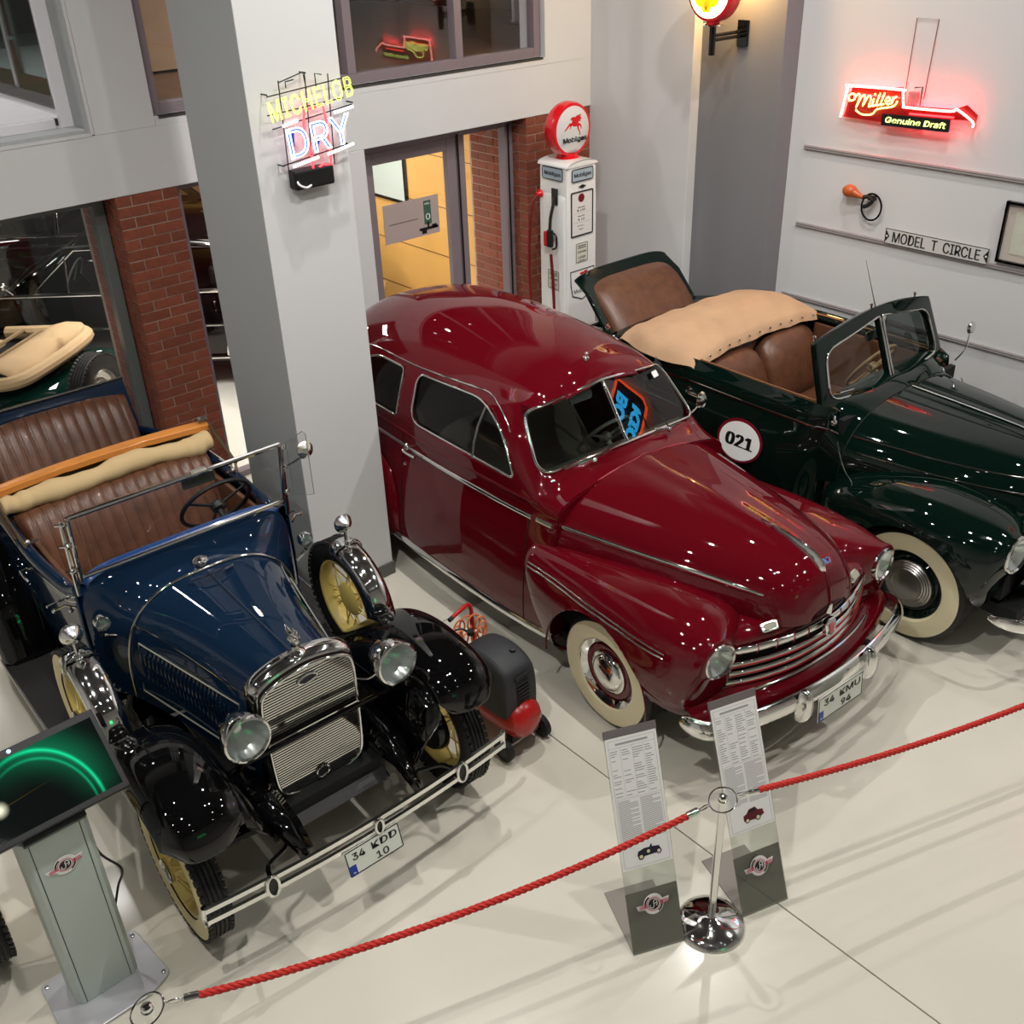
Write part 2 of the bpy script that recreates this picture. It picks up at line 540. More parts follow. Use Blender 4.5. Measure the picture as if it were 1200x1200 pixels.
# window_2: narrow strip right of the pier
w2 = struct(frame_obj('window_2', 3.065, 3.72, 0.0, 2.385, 7.24, 0.05, 0.09, M_FRAME))
pane(3.11, 3.67, 0.05, 2.34, 7.24, w2)
# window_3: upper floor wide window
w3 = struct(frame_obj('window_3', 2.99, 6.545, 2.85, 4.9, 7.20, 0.075, 0.09, M_FRAME, bars=(4.62, 5.66)))
for a, c in ((3.06, 4.585), (4.655, 5.625), (5.695, 6.475)):
    pane(a, c, 2.92, 4.83, 7.20, w3)
b = MB(); b.box((4.77, 7.12, 2.842), (3.5, 0.05, 0.016)); b.build('sill', mat('dark_sill', (0.22, 0.21, 0.2), 0.6), w3, 0)
# window_4: upper floor left window, bevelled reveal
w4 = struct(frame_obj('window_4', -2.5, 2.57, 2.79, 4.9, 7.26, 0.045, 0.30, M_GREY))
pane(-2.45, 2.53, 2.83, 4.86, 7.34, w4)
MW4 = mat('white_frame', (0.88, 0.87, 0.88), .45)
b = MB(); b.box((2.485, 7.325, 3.85), (0.085, 0.04, 2.08)); b.box((0, 7.325, 2.862), (4.82, 0.04, 0.06)); b.build('inner_frame', MW4, w4, 0, bevel=.003)
b = MB(); b.box((2.556, 7.12, 3.8), (0.02, 0.05, 2.0)); b.box((0, 7.12, 2.80), (5.1, 0.05, 0.02)); b.build('bead', M_WALL, w4, 0)
# door_1: glazed entrance beside the right pier
d1 = struct(frame_obj('door_1', 4.62, 6.31, 0.0, 2.385, 7.34, 0.085, 0.10, M_FRAME, bars=(5.72,)))
dl = frame_obj('door_leaf', 4.71, 5.67, 0.02, 2.30, 7.325, 0.10, 0.06, M_FRAME, d1)
pane(4.80, 5.58, 0.11, 2.21, 7.325, d1, 'door_pane')
pane(5.76, 6.23, 0.08, 2.30, 7.34, d1, 'side_pane')
b = MB()
for x in (5.685, 6.255):
    b.box((x, 7.285, 1.18), (0.012, 0.012, 2.28))
b.build('seal', mat('black_seal', (0.05, 0.05, 0.05), 0.6), d1, 0)
# notice on the door glass
nt_ = tag(MB().box((5.15, 7.286, 1.705), (0.575, 0.006, 0.325)).build('door_notice', mat('grey_notice', (0.66, 0.60, 0.58), 0.5), None, 0),
          'pale grey notice with a green zero label stuck on the glass door', 'notice')
M_GRN = mat('notice_green', (0.22, 0.36, 0.30), 0.5)
b = MB(); b.box((5.315, 7.282, 1.735), (0.075, 0.004, 0.20)); b.build('green_label', M_GRN, nt_, 0)
MXF = lambda x, y, z: frame_mat((x, y, z), (1, 0, 0), (0, 0, 1))
text('lettering', '0', 0.10, MXF(5.315, 7.278, 1.70), M_WHITE, nt_, width=0.045)
text('lettering', 'MIL', 0.03, MXF(5.315, 7.278, 1.81), M_WHITE, nt_, width=0.055)
b = MB()
b.box((5.32, 7.282, 1.60), (0.2, 0.004, 0.022))
b.box((5.27, 7.282, 1.575), (0.05, 0.004, 0.03)); b.box((5.315, 7.282, 1.63), (0.018, 0.004, 0.05)); b.box((5.38, 7.282, 1.61), (0.05, 0.004, 0.03))
b.build('print', M_INK, nt_, 0)
b = MB(); b.box((5.06, 7.282, 1.70), (0.30, 0.003, 0.006)); b.build('print', mat('grey_ink', (0.4, 0.37, 0.36), 0.6), nt_, 0)

# ---- rooms behind the glass
wall('wall_inner_wood', [(6.42, 6.6, 7.92, 17.6, 0, 2.6)], M_WOODP)
b = MB()
for z in (0.35, 0.85, 1.35, 1.85, 2.35):
    b.box((6.417, 12.7, z), (0.006, 9.5, 0.006))
struct(b.build('trim_1', mat('panel_joint', (0.42, 0.28, 0.14), 0.7), None, 0))
wall('wall_inner_back', [(-4.0, 6.6, 17.5, 17.7, 0, 2.6)], mat('inner_back_wall', (0.36, 0.36, 0.36), 0.8))
wall('wall_inner_left', [(-4.1, -3.9, 7.42, 17.6, 0, 2.6)], M_GREY)
wall('ceiling_inner', [(-4.0, 7.4, 7.42, 17.6, 2.6, 2.88)], mat('inner_ceiling', (0.5, 0.5, 0.5), 0.8))
lamp('AREA', (5.3, 9.2, 2.55), 95, (1, 0.91, 0.76), 1.2, (5.9, 9.4, 0), sy=2.2)
lamp('AREA', (3.3, 8.3, 2.55), 42, (1, 0.97, 0.92), 0.5, (3.3, 8.4, 0))
for x, y in ((3.72, 11.2), (1.0, 9.6), (0.2, 12.2), (2.6, 14.2)):
    lamp('AREA', (x, y, 2.53), 20, (1, 0.96, 0.9), 0.35, (x, y, 0))
# framed poster on the wood wall
po = thing('wall_poster', 'white poster in a black frame on the yellow wood panelling', 'poster', (6.40, 9.72, 1.66))
b = MB()
for c, s in (((0, 0, .36), (.03, 1.2, .03)), ((0, 0, -.36), (.03, 1.2, .03)), ((0, .6, 0), (.03, .03, .75)), ((0, -.6, 0), (.03, .03, .75))): b.box(c, s)
b.build('frame', M_BLACK, po, 0)
b = MB(); b.box((0, 0, 0), (0.012, 1.19, 0.71)); b.build('sheet', mat('poster_sheet', (0.80, 0.86, 0.85), 0.4), po, 0)
b = MB(); b.tube(smooth_path([(-.012, .1, .2), (-.012, .2, .28), (-.012, .3, .2), (-.012, .2, .1), (-.012, .02, .22)], 5), 0.008, 6); b.tube(smooth_path([(-.012, -.05, .3), (-.012, -.12, .18), (-.012, -.02, .1), (-.012, .06, .2)], 5), 0.006, 6)
b.build('print', mat('poster_print', (0.4, 0.42, 0.44), 0.6), po)
# upper floor behind the windows
wall('wall_upper_white', [(2.5, 2.6, 7.45, 12.0, 2.88, 2.925), (2.5, 2.6, 12, 12.6, 2.88, 5)], mat('upper_white', (0.88, 0.87, 0.88), 0.6))
wall('wall_upper_panel', [(-3.5, 2.5, 7.42, 12.0, 2.6, 2.885)], mat('upper_deck', (0.86, 0.85, 0.86), 0.6))
wall('floor_upper', [(2.6, 9.0, 7.42, 13.5, 2.70, 2.885)], M_WOODF)
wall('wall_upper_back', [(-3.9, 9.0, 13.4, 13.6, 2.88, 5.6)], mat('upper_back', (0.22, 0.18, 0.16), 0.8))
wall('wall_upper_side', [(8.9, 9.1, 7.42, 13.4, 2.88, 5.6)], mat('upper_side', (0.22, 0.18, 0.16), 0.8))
wall('ceiling_upper', [(-4.0, 9.0, 7.42, 13.5, 5.6, 5.7)], M_CEIL)
wall('wall_upper_left', [(-4.2, -4.0, 7.42, 13.5, 2.6, 5.6)], M_WALL)
lamp('SPOT', (1.6, 9.0, 5.5), 190, (1, 0.97, 0.95), 0.08, (2.8, 9.4, 2.9), 140, 0.8)
lamp('SPOT', (4.4, 9.6, 5.5), 24, (1, 0.9, 0.8), 0.08, (4.2, 9.6, 2.9), 130, 0.8)
cb = thing('cabinet', 'pale wooden cabinet with a white top on the upper floor', 'cabinet', (4.1, 9.05, 2.885))
MB().box((0, 0, 0.40), (0.8, 0.5, 0.76)).build('body', mat('pale_wood', (0.72, 0.60, 0.48), 0.5, noise=(5, 0.08)), cb, 0, bevel=0.004)
MB().box((0, 0, 0.80), (0.84, 0.54, 0.04)).build('top', M_WHITE, cb, 0, bevel=0.004)
MB().box((0.0, -0.253, 0.4), (0.006, 0.006, 0.72)).build('door_gap', M_INK, cb, 0)
ub = thing('white_board', 'white upright board in the dark upper room at the right end of its window', 'board', (8.15, 9.0, 2.885))
MB().box((0, 0, 0.66), (0.6, 0.04, 1.25)).build('panel', mat('board_white', (0.8, 0.8, 0.8), 0.5), ub, 0, bevel=0.003)
MB().box((-.2, 0, 0.02), (0.05, 0.3, 0.04)).build('foot', M_STEEL, ub, 0)
MB().box((.2, 0, 0.02), (0.05, 0.3, 0.04)).build('foot', M_STEEL, ub, 0)
struct(MB().box((2.57, 9.7, 2.93), (0.16, 4.5, 0.012)).build('trim_5', mat('dark_edge', (.30, .29, .28), .5), None, 0))
rl = thing('balcony_railing', 'glass and steel balcony railing seen through the upper left window', 'railing', (2.64, 8.6, 2.925))
for i in range(-1, 5):
    y = -0.72 + 0.73 * (i + 1) - 0.73 if False else -0.71 + 0.72 * i
    if i < 0: continue
    b = MB(); b.tube([(0, y, 0), (0, y, 1.0)], 0.021, 10); b.lathe([(0.045, 0), (0.045, 0.012), (0.02, 0.02)], 14, TR(0, y, 0))
    b.box((0.02, y, 0.35), (0.05, 0.09, 0.02))
    b.build('post', M_STEEL, rl)
b = MB(); b.tube([(0, -0.85, 1.0), (0, 2.6, 1.0)], 0.022, 10); b.build('handrail', M_STEEL, rl)
for i in range(4):
    b = MB(); b.box((0.03, -0.71 + 0.72 * i + 0.36, 0.52), (0.01, 0.62, 0.8)); b.build('glass_panel', glass('teal_glass', (0.75, 0.93, 0.9)), rl, 0)
# ceiling rails on the right wall
for i, (y1, z) in enumerate(((4.98, 2.25), (4.98, 1.64), (5.05, 1.03))):
    b = MB(); b.box((7.392, (y1 - 4.0) / 2, z), (0.016, y1 + 4.0, 0.034)); b.box((7.382, (y1 - 4.0) / 2, z + 0.008), (0.008, y1 + 4.0, 0.006)); b.box((7.382, (y1 - 4.0) / 2, z - 0.008), (0.008, y1 + 4.0, 0.006))
    struct(b.build('trim_%d' % (i + 2), mat('grey_rail', (0.60, 0.58, 0.58), 0.45), None, 0))
# ================================================================ shared car building
M_TIRE_W = M_WHITEWALL
def paint(name, rgb, metal=0.0, rough=0.3):
    return mat(name, rgb, rough, metal, 1.0, coat_rough=0.02, spec=0.0)
def strip_verts(P):
    return [p for row in P for p in row]
def shell(P, holes, cu=False, cv=False):
    """quad grid with holes: (proj(p)->(a,b), unproj(p,a,b)->p, poly, cond(p)). Border vertices are pulled onto the outline."""
    nu, nv = len(P), len(P[0])
    vs = [tuple(p) for row in P for p in row]
    fs = []
    for i in range(nu if cu else nu - 1):
        for j in range(nv if cv else nv - 1):
            fs.append((i * nv + j, i * nv + (j + 1) % nv, ((i + 1) % nu) * nv + (j + 1) % nv, ((i + 1) % nu) * nv + j))
    for proj, unproj, poly, cond in holes:
        bx0 = min(p[0] for p in poly) - .1; bx1 = max(p[0] for p in poly) + .1
        keep = []; cut_v = set()
        for f in fs:
            c = [sum(vs[i][k] for i in f) / len(f) for k in range(3)]
            a, b = proj(c)
            if bx0 < a < bx1 and cond(c) and in_poly(a, b, poly):
                cut_v.update(f)
            else:
                keep.append(f)
        kv = set(i for f in keep for i in f)
        for i in cut_v & kv:
            a, b = proj(vs[i]); d, pa, pb = near_poly(a, b, poly)
            vs[i] = unproj(vs[i], pa, pb)
        fs = keep
    used = sorted(set(i for f in fs for i in f)); mp = {o: n for n, o in enumerate(used)}
    return [vs[i] for i in used], [tuple(mp[i] for i in f) for f in fs]
PYZ = (lambda p: (p[1], p[2]), lambda p, a, b: (p[0], a, b))
PXZ = (lambda p: (p[0], p[2]), lambda p, a, b: (a, p[1], b))
def se(t, n):
    """superellipse unit point"""
    c, s = math.cos(t), math.sin(t)
    return (math.copysign(abs(c) ** (2 / n), c), math.copysign(abs(s) ** (2 / n), s))
def mirror_mb(b):
    c = MB(); c.v = [(-x, y, z) for x, y, z in b.v]; c.f = [tuple(reversed(f)) for f in b.f]; c.k = list(b.k)
    return c
def both(fn, *a, **k):
    for s in (-1, 1): fn(s, *a, **k)
def sxm(s):
    """mirror matrix for the side s (-1: as modelled at -x)"""
    return Matrix.Diagonal((1, 1, 1, 1)) if s < 0 else Matrix.Diagonal((-1, 1, 1, 1))
def axle(x, y, z, s, steer=0.0):
    """wheel frame: local +z points outward from the car, local y is up"""
    m = Matrix(((0, 0, s), (-s * 1.0, 0, 0), (0, 1, 0))).transposed()
    m = Matrix(((0, 0, s, x), (s, 0, 0, y), (0, 1, 0, z), (0, 0, 0, 1)))
    return m @ RY(steer)

def tyre_mb(R, r, W, grooves=True, n=48):
    h = W / 2
    pr = [(r, -h * .72), (r + (R - r) * .25, -h * .95), (r + (R - r) * .55, -h), (R - (R - r) * .16, -h * .88), (R - .006, -h * .70)]
    if grooves:
        for g in (-.5, -.17, .17, .5):
            pr += [(R, (g - .09) * h), (R - .008, (g - .06) * h), (R - .008, (g + .06) * h), (R, (g + .09) * h)]
    else:
        pr += [(R, -.3 * h), (R, .3 * h)]
    pr += [(R - .006, h * .70), (R - (R - r) * .16, h * .88), (r + (R - r) * .55, h), (r + (R - r) * .25, h * .95), (r, h * .72)]
    return MB().lathe(pr, n, closed=True)
def tread_mb(R, W, n=56):
    """shoulder lugs"""
    b = MB(); h = W / 2
    for i in range(n):
        for s in (-1, 1):
            a = 360.0 * (i + (0.5 if s > 0 else 0)) / n
            M = RZ(a) @ TR(R - .0085, 0, s * h * .78) @ RY(s * 24)
            b.box((0, 0, 0), (.014, 2 * PI * R / n * .62, h * .40), M)
    return b
def disc_wheel(parent, x, y, z, s, R, W, m_rim, m_cap=None, wr0=.62, wr1=.92, steer=0, ring=True, capr=.33, rings=0):
    """steel wheel with whitewall tyre. parts: wheel (tyre mesh) > whitewall, rim, trim_ring, hub_cap"""
    M = axle(x, y, z, s, steer)
    r = R * .60; h = W / 2
    w = tyre_mb(R, r, W).build('wheel', M_RUBBER, parent, 30, M=M)
    MB().lathe([(r * 1.01, h * .70), (R * (wr0 + .02), h * .98), (R * (wr0 + wr1) / 2, h * 1.05), (R * wr1, h * .93), (R * (wr1 - .02), h * .8)], 56).build('whitewall', M_TIRE_W, w)
    MB().lathe([(.02, h * .30), (r * .55, h * .34), (r * .70, h * .52), (r * .80, h * .50), (r * .86, h * .36), (r * .93, h * .50), (r * 1.02, h * .74), (r * 1.05, h * .78), (r * 1.03, h * .6)], 48).build('rim', m_rim, w)
    if ring:
        MB().lathe([(r * .86, h * .50), (r * .92, h * .66), (r * 1.02, h * .84), (r * 1.06, h * .80), (r * 1.0, h * .72)], 56).build('trim_ring', M_CHROME, w)
    c = R * capr
    if rings:
        pr = [(c * 1.06, h * .45), (c * 1.05, h * .62)]
        for i in range(rings):
            q = 1.0 - i * .10
            pr += [(c * q, h * (.70 + .05 * i)), (c * (q - .05), h * (.70 + .05 * i)), (c * (q - .06), h * (.68 + .05 * i))]
        pr += [(c * .35, h * .92), (0, h * .93)]
    else:
        pr = [(c * 1.12, h * .45), (c * 1.14, h * .62), (c * 1.06, h * .68), (c * .98, h * .66), (c * .92, h * .82), (c * .72, h * 1.0), (c * .4, h * 1.09), (0, h * 1.12)]
    MB().lathe(pr, 40).build('hub_cap', m_cap or M_CHROME, w)
    return w
_SPOKE = {}
def wire_wheel(parent, x, y, z, s, R, W, m_rim, steer=0, M=None, spokes=True, name='wheel'):
    """parts: wheel (tyre) > tread, rim, hub, hub_cap, spoke x30"""
    M = M if M is not None else axle(x, y, z, s, steer)
    r = R * .665; h = W / 2
    w = tyre_mb(R, r, W).build(name, M_RUBBER, parent, 30, M=M)
    tag(tread_mb(R, W).build('tread', M_RUBBER, w, 0), kind='stuff')
    MB().lathe([(r * 1.04, h * .90), (r + (R - r) * .3, h * 1.02), (r + (R - r) * .6, h * 1.05), (R * .955, h * .93), (R * .94, h * .8)], 48).build('whitewall', mat('cream_sidewall', (.86, .80, .60), .45), w)
    MB().lathe([(r * 1.05, h * .74), (r * 1.03, h * .80), (r * .98, h * .74), (r * .93, h * .40), (r * .90, h * .1), (r * .90, -h * .1), (r * .93, -h * .40), (r * .98, -h * .74), (r * 1.03, -h * .8), (r * 1.05, -h * .74)], 48).build('rim', m_rim, w)
    MB().lathe([(.0, -.03), (.085, -.03), (.10, -.02), (.10, .0), (.072, .03), (.062, .055), (.055, .058)], 28, TR(0, 0, h * .15)).build('hub', m_rim, w)
    MB().lathe([(.06, .05), (.06, .075), (.052, .083), (.03, .088), (0, .089)], 24, TR(0, 0, h * .15)).build('hub_cap', M_CHROME, w)
    if spokes:
        for i in range(30):
            a = 12.0 * i; out = i % 2 == 0
            tw = 14 if (i // 2) % 2 else -14
            r0, z0 = (.062, h * .15 + .05) if out else (.095, h * .15 - .02)
            key = (round(r, 4), round(h, 4), out, tw)
            if key not in _SPOKE:
                p1 = Vector((r0, 0, z0)); a2 = R_(tw); p2 = Vector((r * .91 * math.cos(a2), r * .91 * math.sin(a2), h * (.12 if out else -.08)))
                _SPOKE[key] = MB().tube([p1, p2], .0042, 6).mesh('spoke', m_rim, 60)
            link('spoke', _SPOKE[key], w, M=RZ(a))
    return w
def headlight(parent, c, d, r, depth, name='headlight', m_shell=None, bez=.014):
    """lamp facing direction d. parts: shell > bezel, lens, reflector"""
    d = Vector(d).normalized()
    M = frame_mat(c, Vector((0, 0, 1)).cross(d), Vector((0, 0, 1)))
    ex = Vector((0, 0, 1)).cross(d).normalized(); ey = d.cross(ex)
    M = Matrix((ex, ey, d)).transposed().to_4x4(); M.translation = Vector(c)
    sh = MB().lathe([(0, -depth), (r * .35, -depth * .97), (r * .7, -depth * .75), (r * .95, -depth * .3), (r, 0), (r * .92, .002), (r * .9, -.005)], 40).build(name, m_shell or M_CHROME, parent, M=M)
    MB().lathe([(r * .88, .006), (r * .93, .016), (r * 1.02, .012), (r * 1.05, -.004), (r * 1.03, -.022), (r * .98, -.024)], 40, None).build('bezel', M_CHROME, sh)
    MB().lathe([(r * .90, .001), (r * .6, -depth * .35), (r * .2, -depth * .6), (0, -depth * .62)], 32).build('reflector', mat('lamp_reflector', (0.86, 0.88, 0.88), 0.2, 0.9), sh)
    b = MB()
    n = 22
    P = []
    for i in range(n + 1):
        q = r * .9 * i / n
        P.append((q, .006 + .022 * (1 - (i / n) ** 2)))
    b.lathe(list(reversed(P)), 40)
    b.build('lens', M_LENSG, sh)
    fl_ = MB()
    for i in range(-6, 7):
        xx = i * r * .125
        fl_.box((xx, r * .30, .012 + .016 * (1 - (xx / r) ** 2)), (r * .03, r * .34, .005))
    for yy in (.10, .50):
        hw = math.sqrt(1 - yy * yy) * r * .84
        fl_.box((0, r * yy, .022), (hw * 2, r * .03, .004))
    fl_.build('lens_flutes', M_LENSG, sh, 0)
    return sh
M_LENSG = glass('headlamp_glass', (0.985, 0.995, 0.99), 1.0)
def plate(parent, M, w, h, l1, l2, m=None, pts=None):
    """Turkish two-line plate: blue band and two text lines"""
    b = MB(); b.prism(round_poly([(-w / 2, -h / 2), (w / 2, -h / 2), (w / 2, h / 2), (-w / 2, h / 2)], .012), .004)
    p = b.build('licence_plate', mat('plate_white', (0.86, 0.88, 0.84), 0.35), parent, 0, M=M)
    b = MB()
    for c, s in (((0, h / 2 - .004, .0045), (w - .01, .005, .001)), ((0, -h / 2 + .004, .0045), (w - .01, .005, .001)), ((-w / 2 + .004, 0, .0045), (.005, h - .01, .001)), ((w / 2 - .004, 0, .0045), (.005, h - .01, .001))): b.box(c, s)
    b.build('plate_border', M_INK, p, 0)
    b = MB(); b.box((-w / 2 + .024, -h * .27, .005), (.034, h * .38, .001)); b.build('blue_band', mat('plate_blue', (0.08, 0.22, 0.62), 0.4), p, 0)
    text('lettering', 'TR', .016, TR(-w / 2 + .024, -h * .38, .0062), M_WHITE, p)
    text('lettering', l1[0], h * .50, TR(-w * .27, h * .20, .005), M_INK, p, width=w * .22, bold=.012)
    text('lettering', l1[1], h * .50, TR(w * .20, h * .20, .005), M_INK, p, width=w * .46, bold=.012)
    text('lettering', l2, h * .50, TR(w * .12, -h * .24, .005), M_INK, p, width=w * .22, bold=.012)
    return p
def rest(b, r0, r1):
    return b
def steering(parent, c, tilt, r, m_rim, m_spoke, col_len=.5):
    """steering wheel tilted back; parts: steering_wheel > spokes, hub, column"""
    M = TR(*c) @ RX(tilt)
    b = MB(); b.tube([(r * math.cos(2 * PI * i / 40), r * math.sin(2 * PI * i / 40), 0) for i in range(40)], .0125, 8, closed=True)
    w = b.build('steering_wheel', m_rim, parent, M=M)
    for a in (90, 210, 330):
        MB().tube([(0, 0, -.02), (r * .98 * math.cos(R_(a)), r * .98 * math.sin(R_(a)), 0)], .009, 6).build('spoke', m_spoke, w)
    MB().lathe([(0, .012), (.03, .01), (.042, -.005), (.04, -.04), (.02, -.05)], 20).build('hub', m_spoke, w)
    MB().tube([(0, 0, -.04), (0, 0, -col_len)], .018, 8).build('column', m_spoke, w)
    return w
# ================================================================ burgundy sedan
RED = thing('sedan_car', 'burgundy two-door sedan with split windscreen and whitewall tyres in the middle of the hall', 'car', (3.95, 2.10, 0), -3.2)
def red_car():
    T = RED
    mp = paint('burgundy_paint', (0.345, 0.026, 0.07))
    zr = [(1.42, 1.195), (1.55, 1.225), (1.62, 1.265), (1.72, 1.40), (1.84, 1.565), (1.90, 1.625), (1.98, 1.665), (2.2, 1.712), (2.6, 1.752), (3.0, 1.765), (3.4, 1.745), (3.8, 1.665), (4.15, 1.50), (4.45, 1.24), (4.62, .98), (4.74, .55)]
    xb = [(1.42, .66), (1.62, .685), (2.0, .712), (2.6, .73), (3.2, .72), (3.7, .69), (4.2, .60), (4.5, .47), (4.68, .34), (4.74, .24)]
    zb = [(1.42, 1.05), (2.0, 1.03), (3.2, .99), (4.0, .9), (4.5, .75), (4.74, .5)]
    nn = [(1.42, 2.5), (1.7, 2.45), (2.0, 2.45), (3, 2.4), (4.7, 2.2)]
    def f(k, y): return float(pchip(k, y)[0])
    bul = [(0, 0), (.25, .036), (.5, .062), (.8, .078), (1, .070)]
    def side_x(y, z):
        """half width of the cabin side at height z"""
        b, c = f(xb, y), f(zb, y)
        if z <= c:
            zl = .25; q = (c - z) / (c - zl)
            return b + f(bul, q) * f([(1.4, .9), (2, 1), (3.6, .8), (4.3, .35), (4.74, 0)], y)
        n = f(nn, y); t = min(1, (z - c) / (f(zr, y) - c))
        return b * (1 - t ** n) ** (1 / n)
    def section(y):
        c = f(zb, y); b = f(xb, y); r_ = f(zr, y); n = f(nn, y)
        out = []
        for i in range(22):
            z = .25 + (c - .25) * i / 22
            out.append((-side_x(y, z), y, z))
        for i in range(57):
            t = (PI / 2) * i / 56
            cx, sz = se(t, n)
            out.append((-b * cx, y, c + (r_ - c) * sz))
        return out + [(-x, yy, z) for x, yy, z in reversed(out[:-1])]
    ys = []
    y = 1.47
    while y < 4.74:
        ys.append(y); y += .016 if y < 2.1 else .022
    ys.append(4.74)
    P = [section(y) for y in ys]
    ws = round_poly([(-.615, 1.232), (0, 1.262), (.615, 1.228), (.535, 1.518), (0, 1.580), (-.535, 1.518)], [.07, 0, .07, .09, 0, .09], 6)
    dw = round_poly([(2.86, 1.482), (2.24, 1.512), (1.965, 1.385), (1.82, 1.182), (2.84, 1.190)], [.06, .12, .15, .05, .09], 6)
    qw = round_poly([(3.02, 1.472), (3.42, 1.455), (3.68, 1.28), (3.62, 1.14), (3.02, 1.165)], [.05, .15, .12, .08, .05], 6)
    sd = lambda c: abs(c[0]) > .40
    vs, fs = shell(P, [PXZ + (ws, lambda c: c[1] < 2.06), PYZ + (dw, sd), PYZ + (qw, sd)])
    b = MB().add(vs, fs)
    n0 = len(b.v); cap_ = P[0]; b.add(cap_, [tuple(range(len(cap_)))])
    b.build('body', mp, T, 40, solid=.012)
    # glass
    def xz_y(x, z):
        """y on the windscreen surface at (x,z): solve section height"""
        lo, hi = 1.47, 2.1
        for _ in range(30):
            m = (lo + hi) / 2
            n = f(nn, m); b_ = f(xb, m); c = f(zb, m)
            q = max(0, 1 - (abs(x) / b_) ** n) ** (1 / n)
            if c + (f(zr, m) - c) * q < z: lo = m
            else: hi = m
        return (lo + hi) / 2
    for s in (-1, 1):
        rows = []
        for i in range(9):
            t = i / 8
            xbm, xtm = .012 + (.605 - .012) * t, .012 + (.53 - .012) * t
            zb0, zt0 = 1.272 - .038 * t, 1.575 - .058 * t
            pb = Vector((xbm, xz_y(xbm, zb0), zb0)); pt = Vector((xtm, xz_y(xtm, zt0), zt0))
            rows.append([tuple(pb.lerp(pt, j / 6)) for j in range(7)])
        # flatten the pane to a plane through three of its corners
        a, b_, c = Vector(rows[0][0]), Vector(rows[8][0]), Vector(rows[0][6])
        nrm = (b_ - a).cross(c - a).normalized()
        rows = [[tuple(Vector(p) - nrm * (Vector(p) - a).dot(nrm) * .85 + Vector((0, .008, 0))) for p in r] for r in rows]
        rows = [[(s * x, y, z) for x, y, z in r] for r in rows]
        MB().grid(rows, flip=(s > 0)).build('windscreen_pane', glass('windscreen_tint', (0.74, 0.77, 0.75), 1.4), T, 60)
    pts = [(x, xz_y(x, z) - .007, z + .007) for x, z in ws]
    MB().tube(pts, .0095, 8, closed=True).build('windscreen_trim', M_CHROME, T, 60)
    pz = [1.272 + i * .0305 for i in range(11)]
    MB().tube([(0, xz_y(0, min(z, 1.578)) - .006, z) for z in pz], .0105, 8, flat=(.7, 1.2)).build('windscreen_divider', M_CHROME, T, 60)
    for s in (-1, 1):
        for nm, poly in (('side_window', dw), ('quarter_window', qw)):
            cy = sum(p[0] for p in poly) / len(poly); cz = sum(p[1] for p in poly) / len(poly)
            b = MB()
            ring = [(s * (side_x(a, c) - .012), a, c) for a, c in poly]
            n = len(ring); mid = [(s * (side_x(cy + (a - cy) * .5, cz + (c - cz) * .5) - .012), cy + (a - cy) * .5, cz + (c - cz) * .5) for a, c in poly]
            b.grid([ring, mid], cv=True)
            b.add(mid + [(s * (side_x(cy, cz) - .012), cy, cz)], [(i, (i + 1) % n, n) for i in range(n)])
            g = b.build(nm, glass('side_glass', (0.66, 0.68, 0.68), 0.55), T, 60)
            MB().tube([(s * (side_x(a, c) + .002), a, c) for a, c in poly], .0075, 8, closed=True).build('window_trim', M_CHROME, g, 60)
        # vent window bar
        MB().tube([(s * (side_x(2.2, z) - .004), 2.20 - .02 * (z - 1.2), z) for z in (1.175, 1.27, 1.37, 1.485)], .008, 8).build('vent_bar', M_STEEL, T, 60)
        # drip rail, belt moulding, sill strip, seams
        dr = [(y, f([(1.93, 1.40), (2.0, 1.455), (2.25, 1.545), (2.9, 1.512), (3.45, 1.485), (3.78, 1.32), (3.85, 1.1)], y)) for y in [1.94 + i * .04 for i in range(48)]]
        MB().tube([(s * (side_x(a, c) + .004), a, c) for a, c in dr], .0055, 6).build('drip_rail', M_CHROME, T, 60)
        MB().tube([(s * (side_x(y, .985) + .002), y, .985 + .02 * (2.8 - y) / 1.3) for y in [1.66 + i * .06 for i in range(36)]], .016, 8, up=(0, 0, 1), flat=(1, .45)).build('belt_moulding', M_CHROME, T, 60)
        MB().tube([(s * (side_x(y, 1.10) + .001), y, 1.085 + .012 * (2.8 - y)) for y in [1.62 + i * .06 for i in range(36)]], .009, 8, up=(0, 0, 1), flat=(1, .5)).build('belt_crease', mp, T, 60)
        MB().tube([(s * (side_x(y, .29) + .004), y, .285) for y in [1.44 + i * .06 for i in range(36)]], .028, 8, up=(0, 0, 1), flat=(1, .45)).build('sill_strip', M_CHROME, T, 60)
        sm = mat('seam_dark', (0.12, 0.01, 0.02), 0.6)
        for yy in (1.68, 2.955):
            MB().tube([(s * (side_x(yy + (.0 if yy > 2 else -.00), z) + .0005), yy, z) for z in [.32 + .05 * i for i in range(16 if yy > 2 else 15)]], .0035, 6).build('door_seam', sm, T, 60)
        b = MB(); hz = .985
        b.tube(smooth_path([(s * (side_x(2.9, hz) + .004), 2.91, hz), (s * (side_x(2.9, hz) + .045), 2.89, hz), (s * (side_x(2.8, hz) + .05), 2.83, hz), (s * (side_x(2.8, hz) + .04), 2.755, hz - .005)], 5), .011, 8)
        b.lathe([(0, .012), (.018, .01), (.024, 0)], 16, frame_mat((s * (side_x(2.9, hz) + .002), 2.905, hz), (0, 1, 0), (0, 0, 1)) if s > 0 else frame_mat((s * (side_x(2.9, hz) + .002), 2.905, hz), (0, -1, 0), (0, 0, 1)))
        b.build('door_handle', M_CHROME, T, 50)
        MB().sphere((s * (side_x(2.9, .87) + .004), 2.91, .87), .011).build('door_lock', M_CHROME, T)
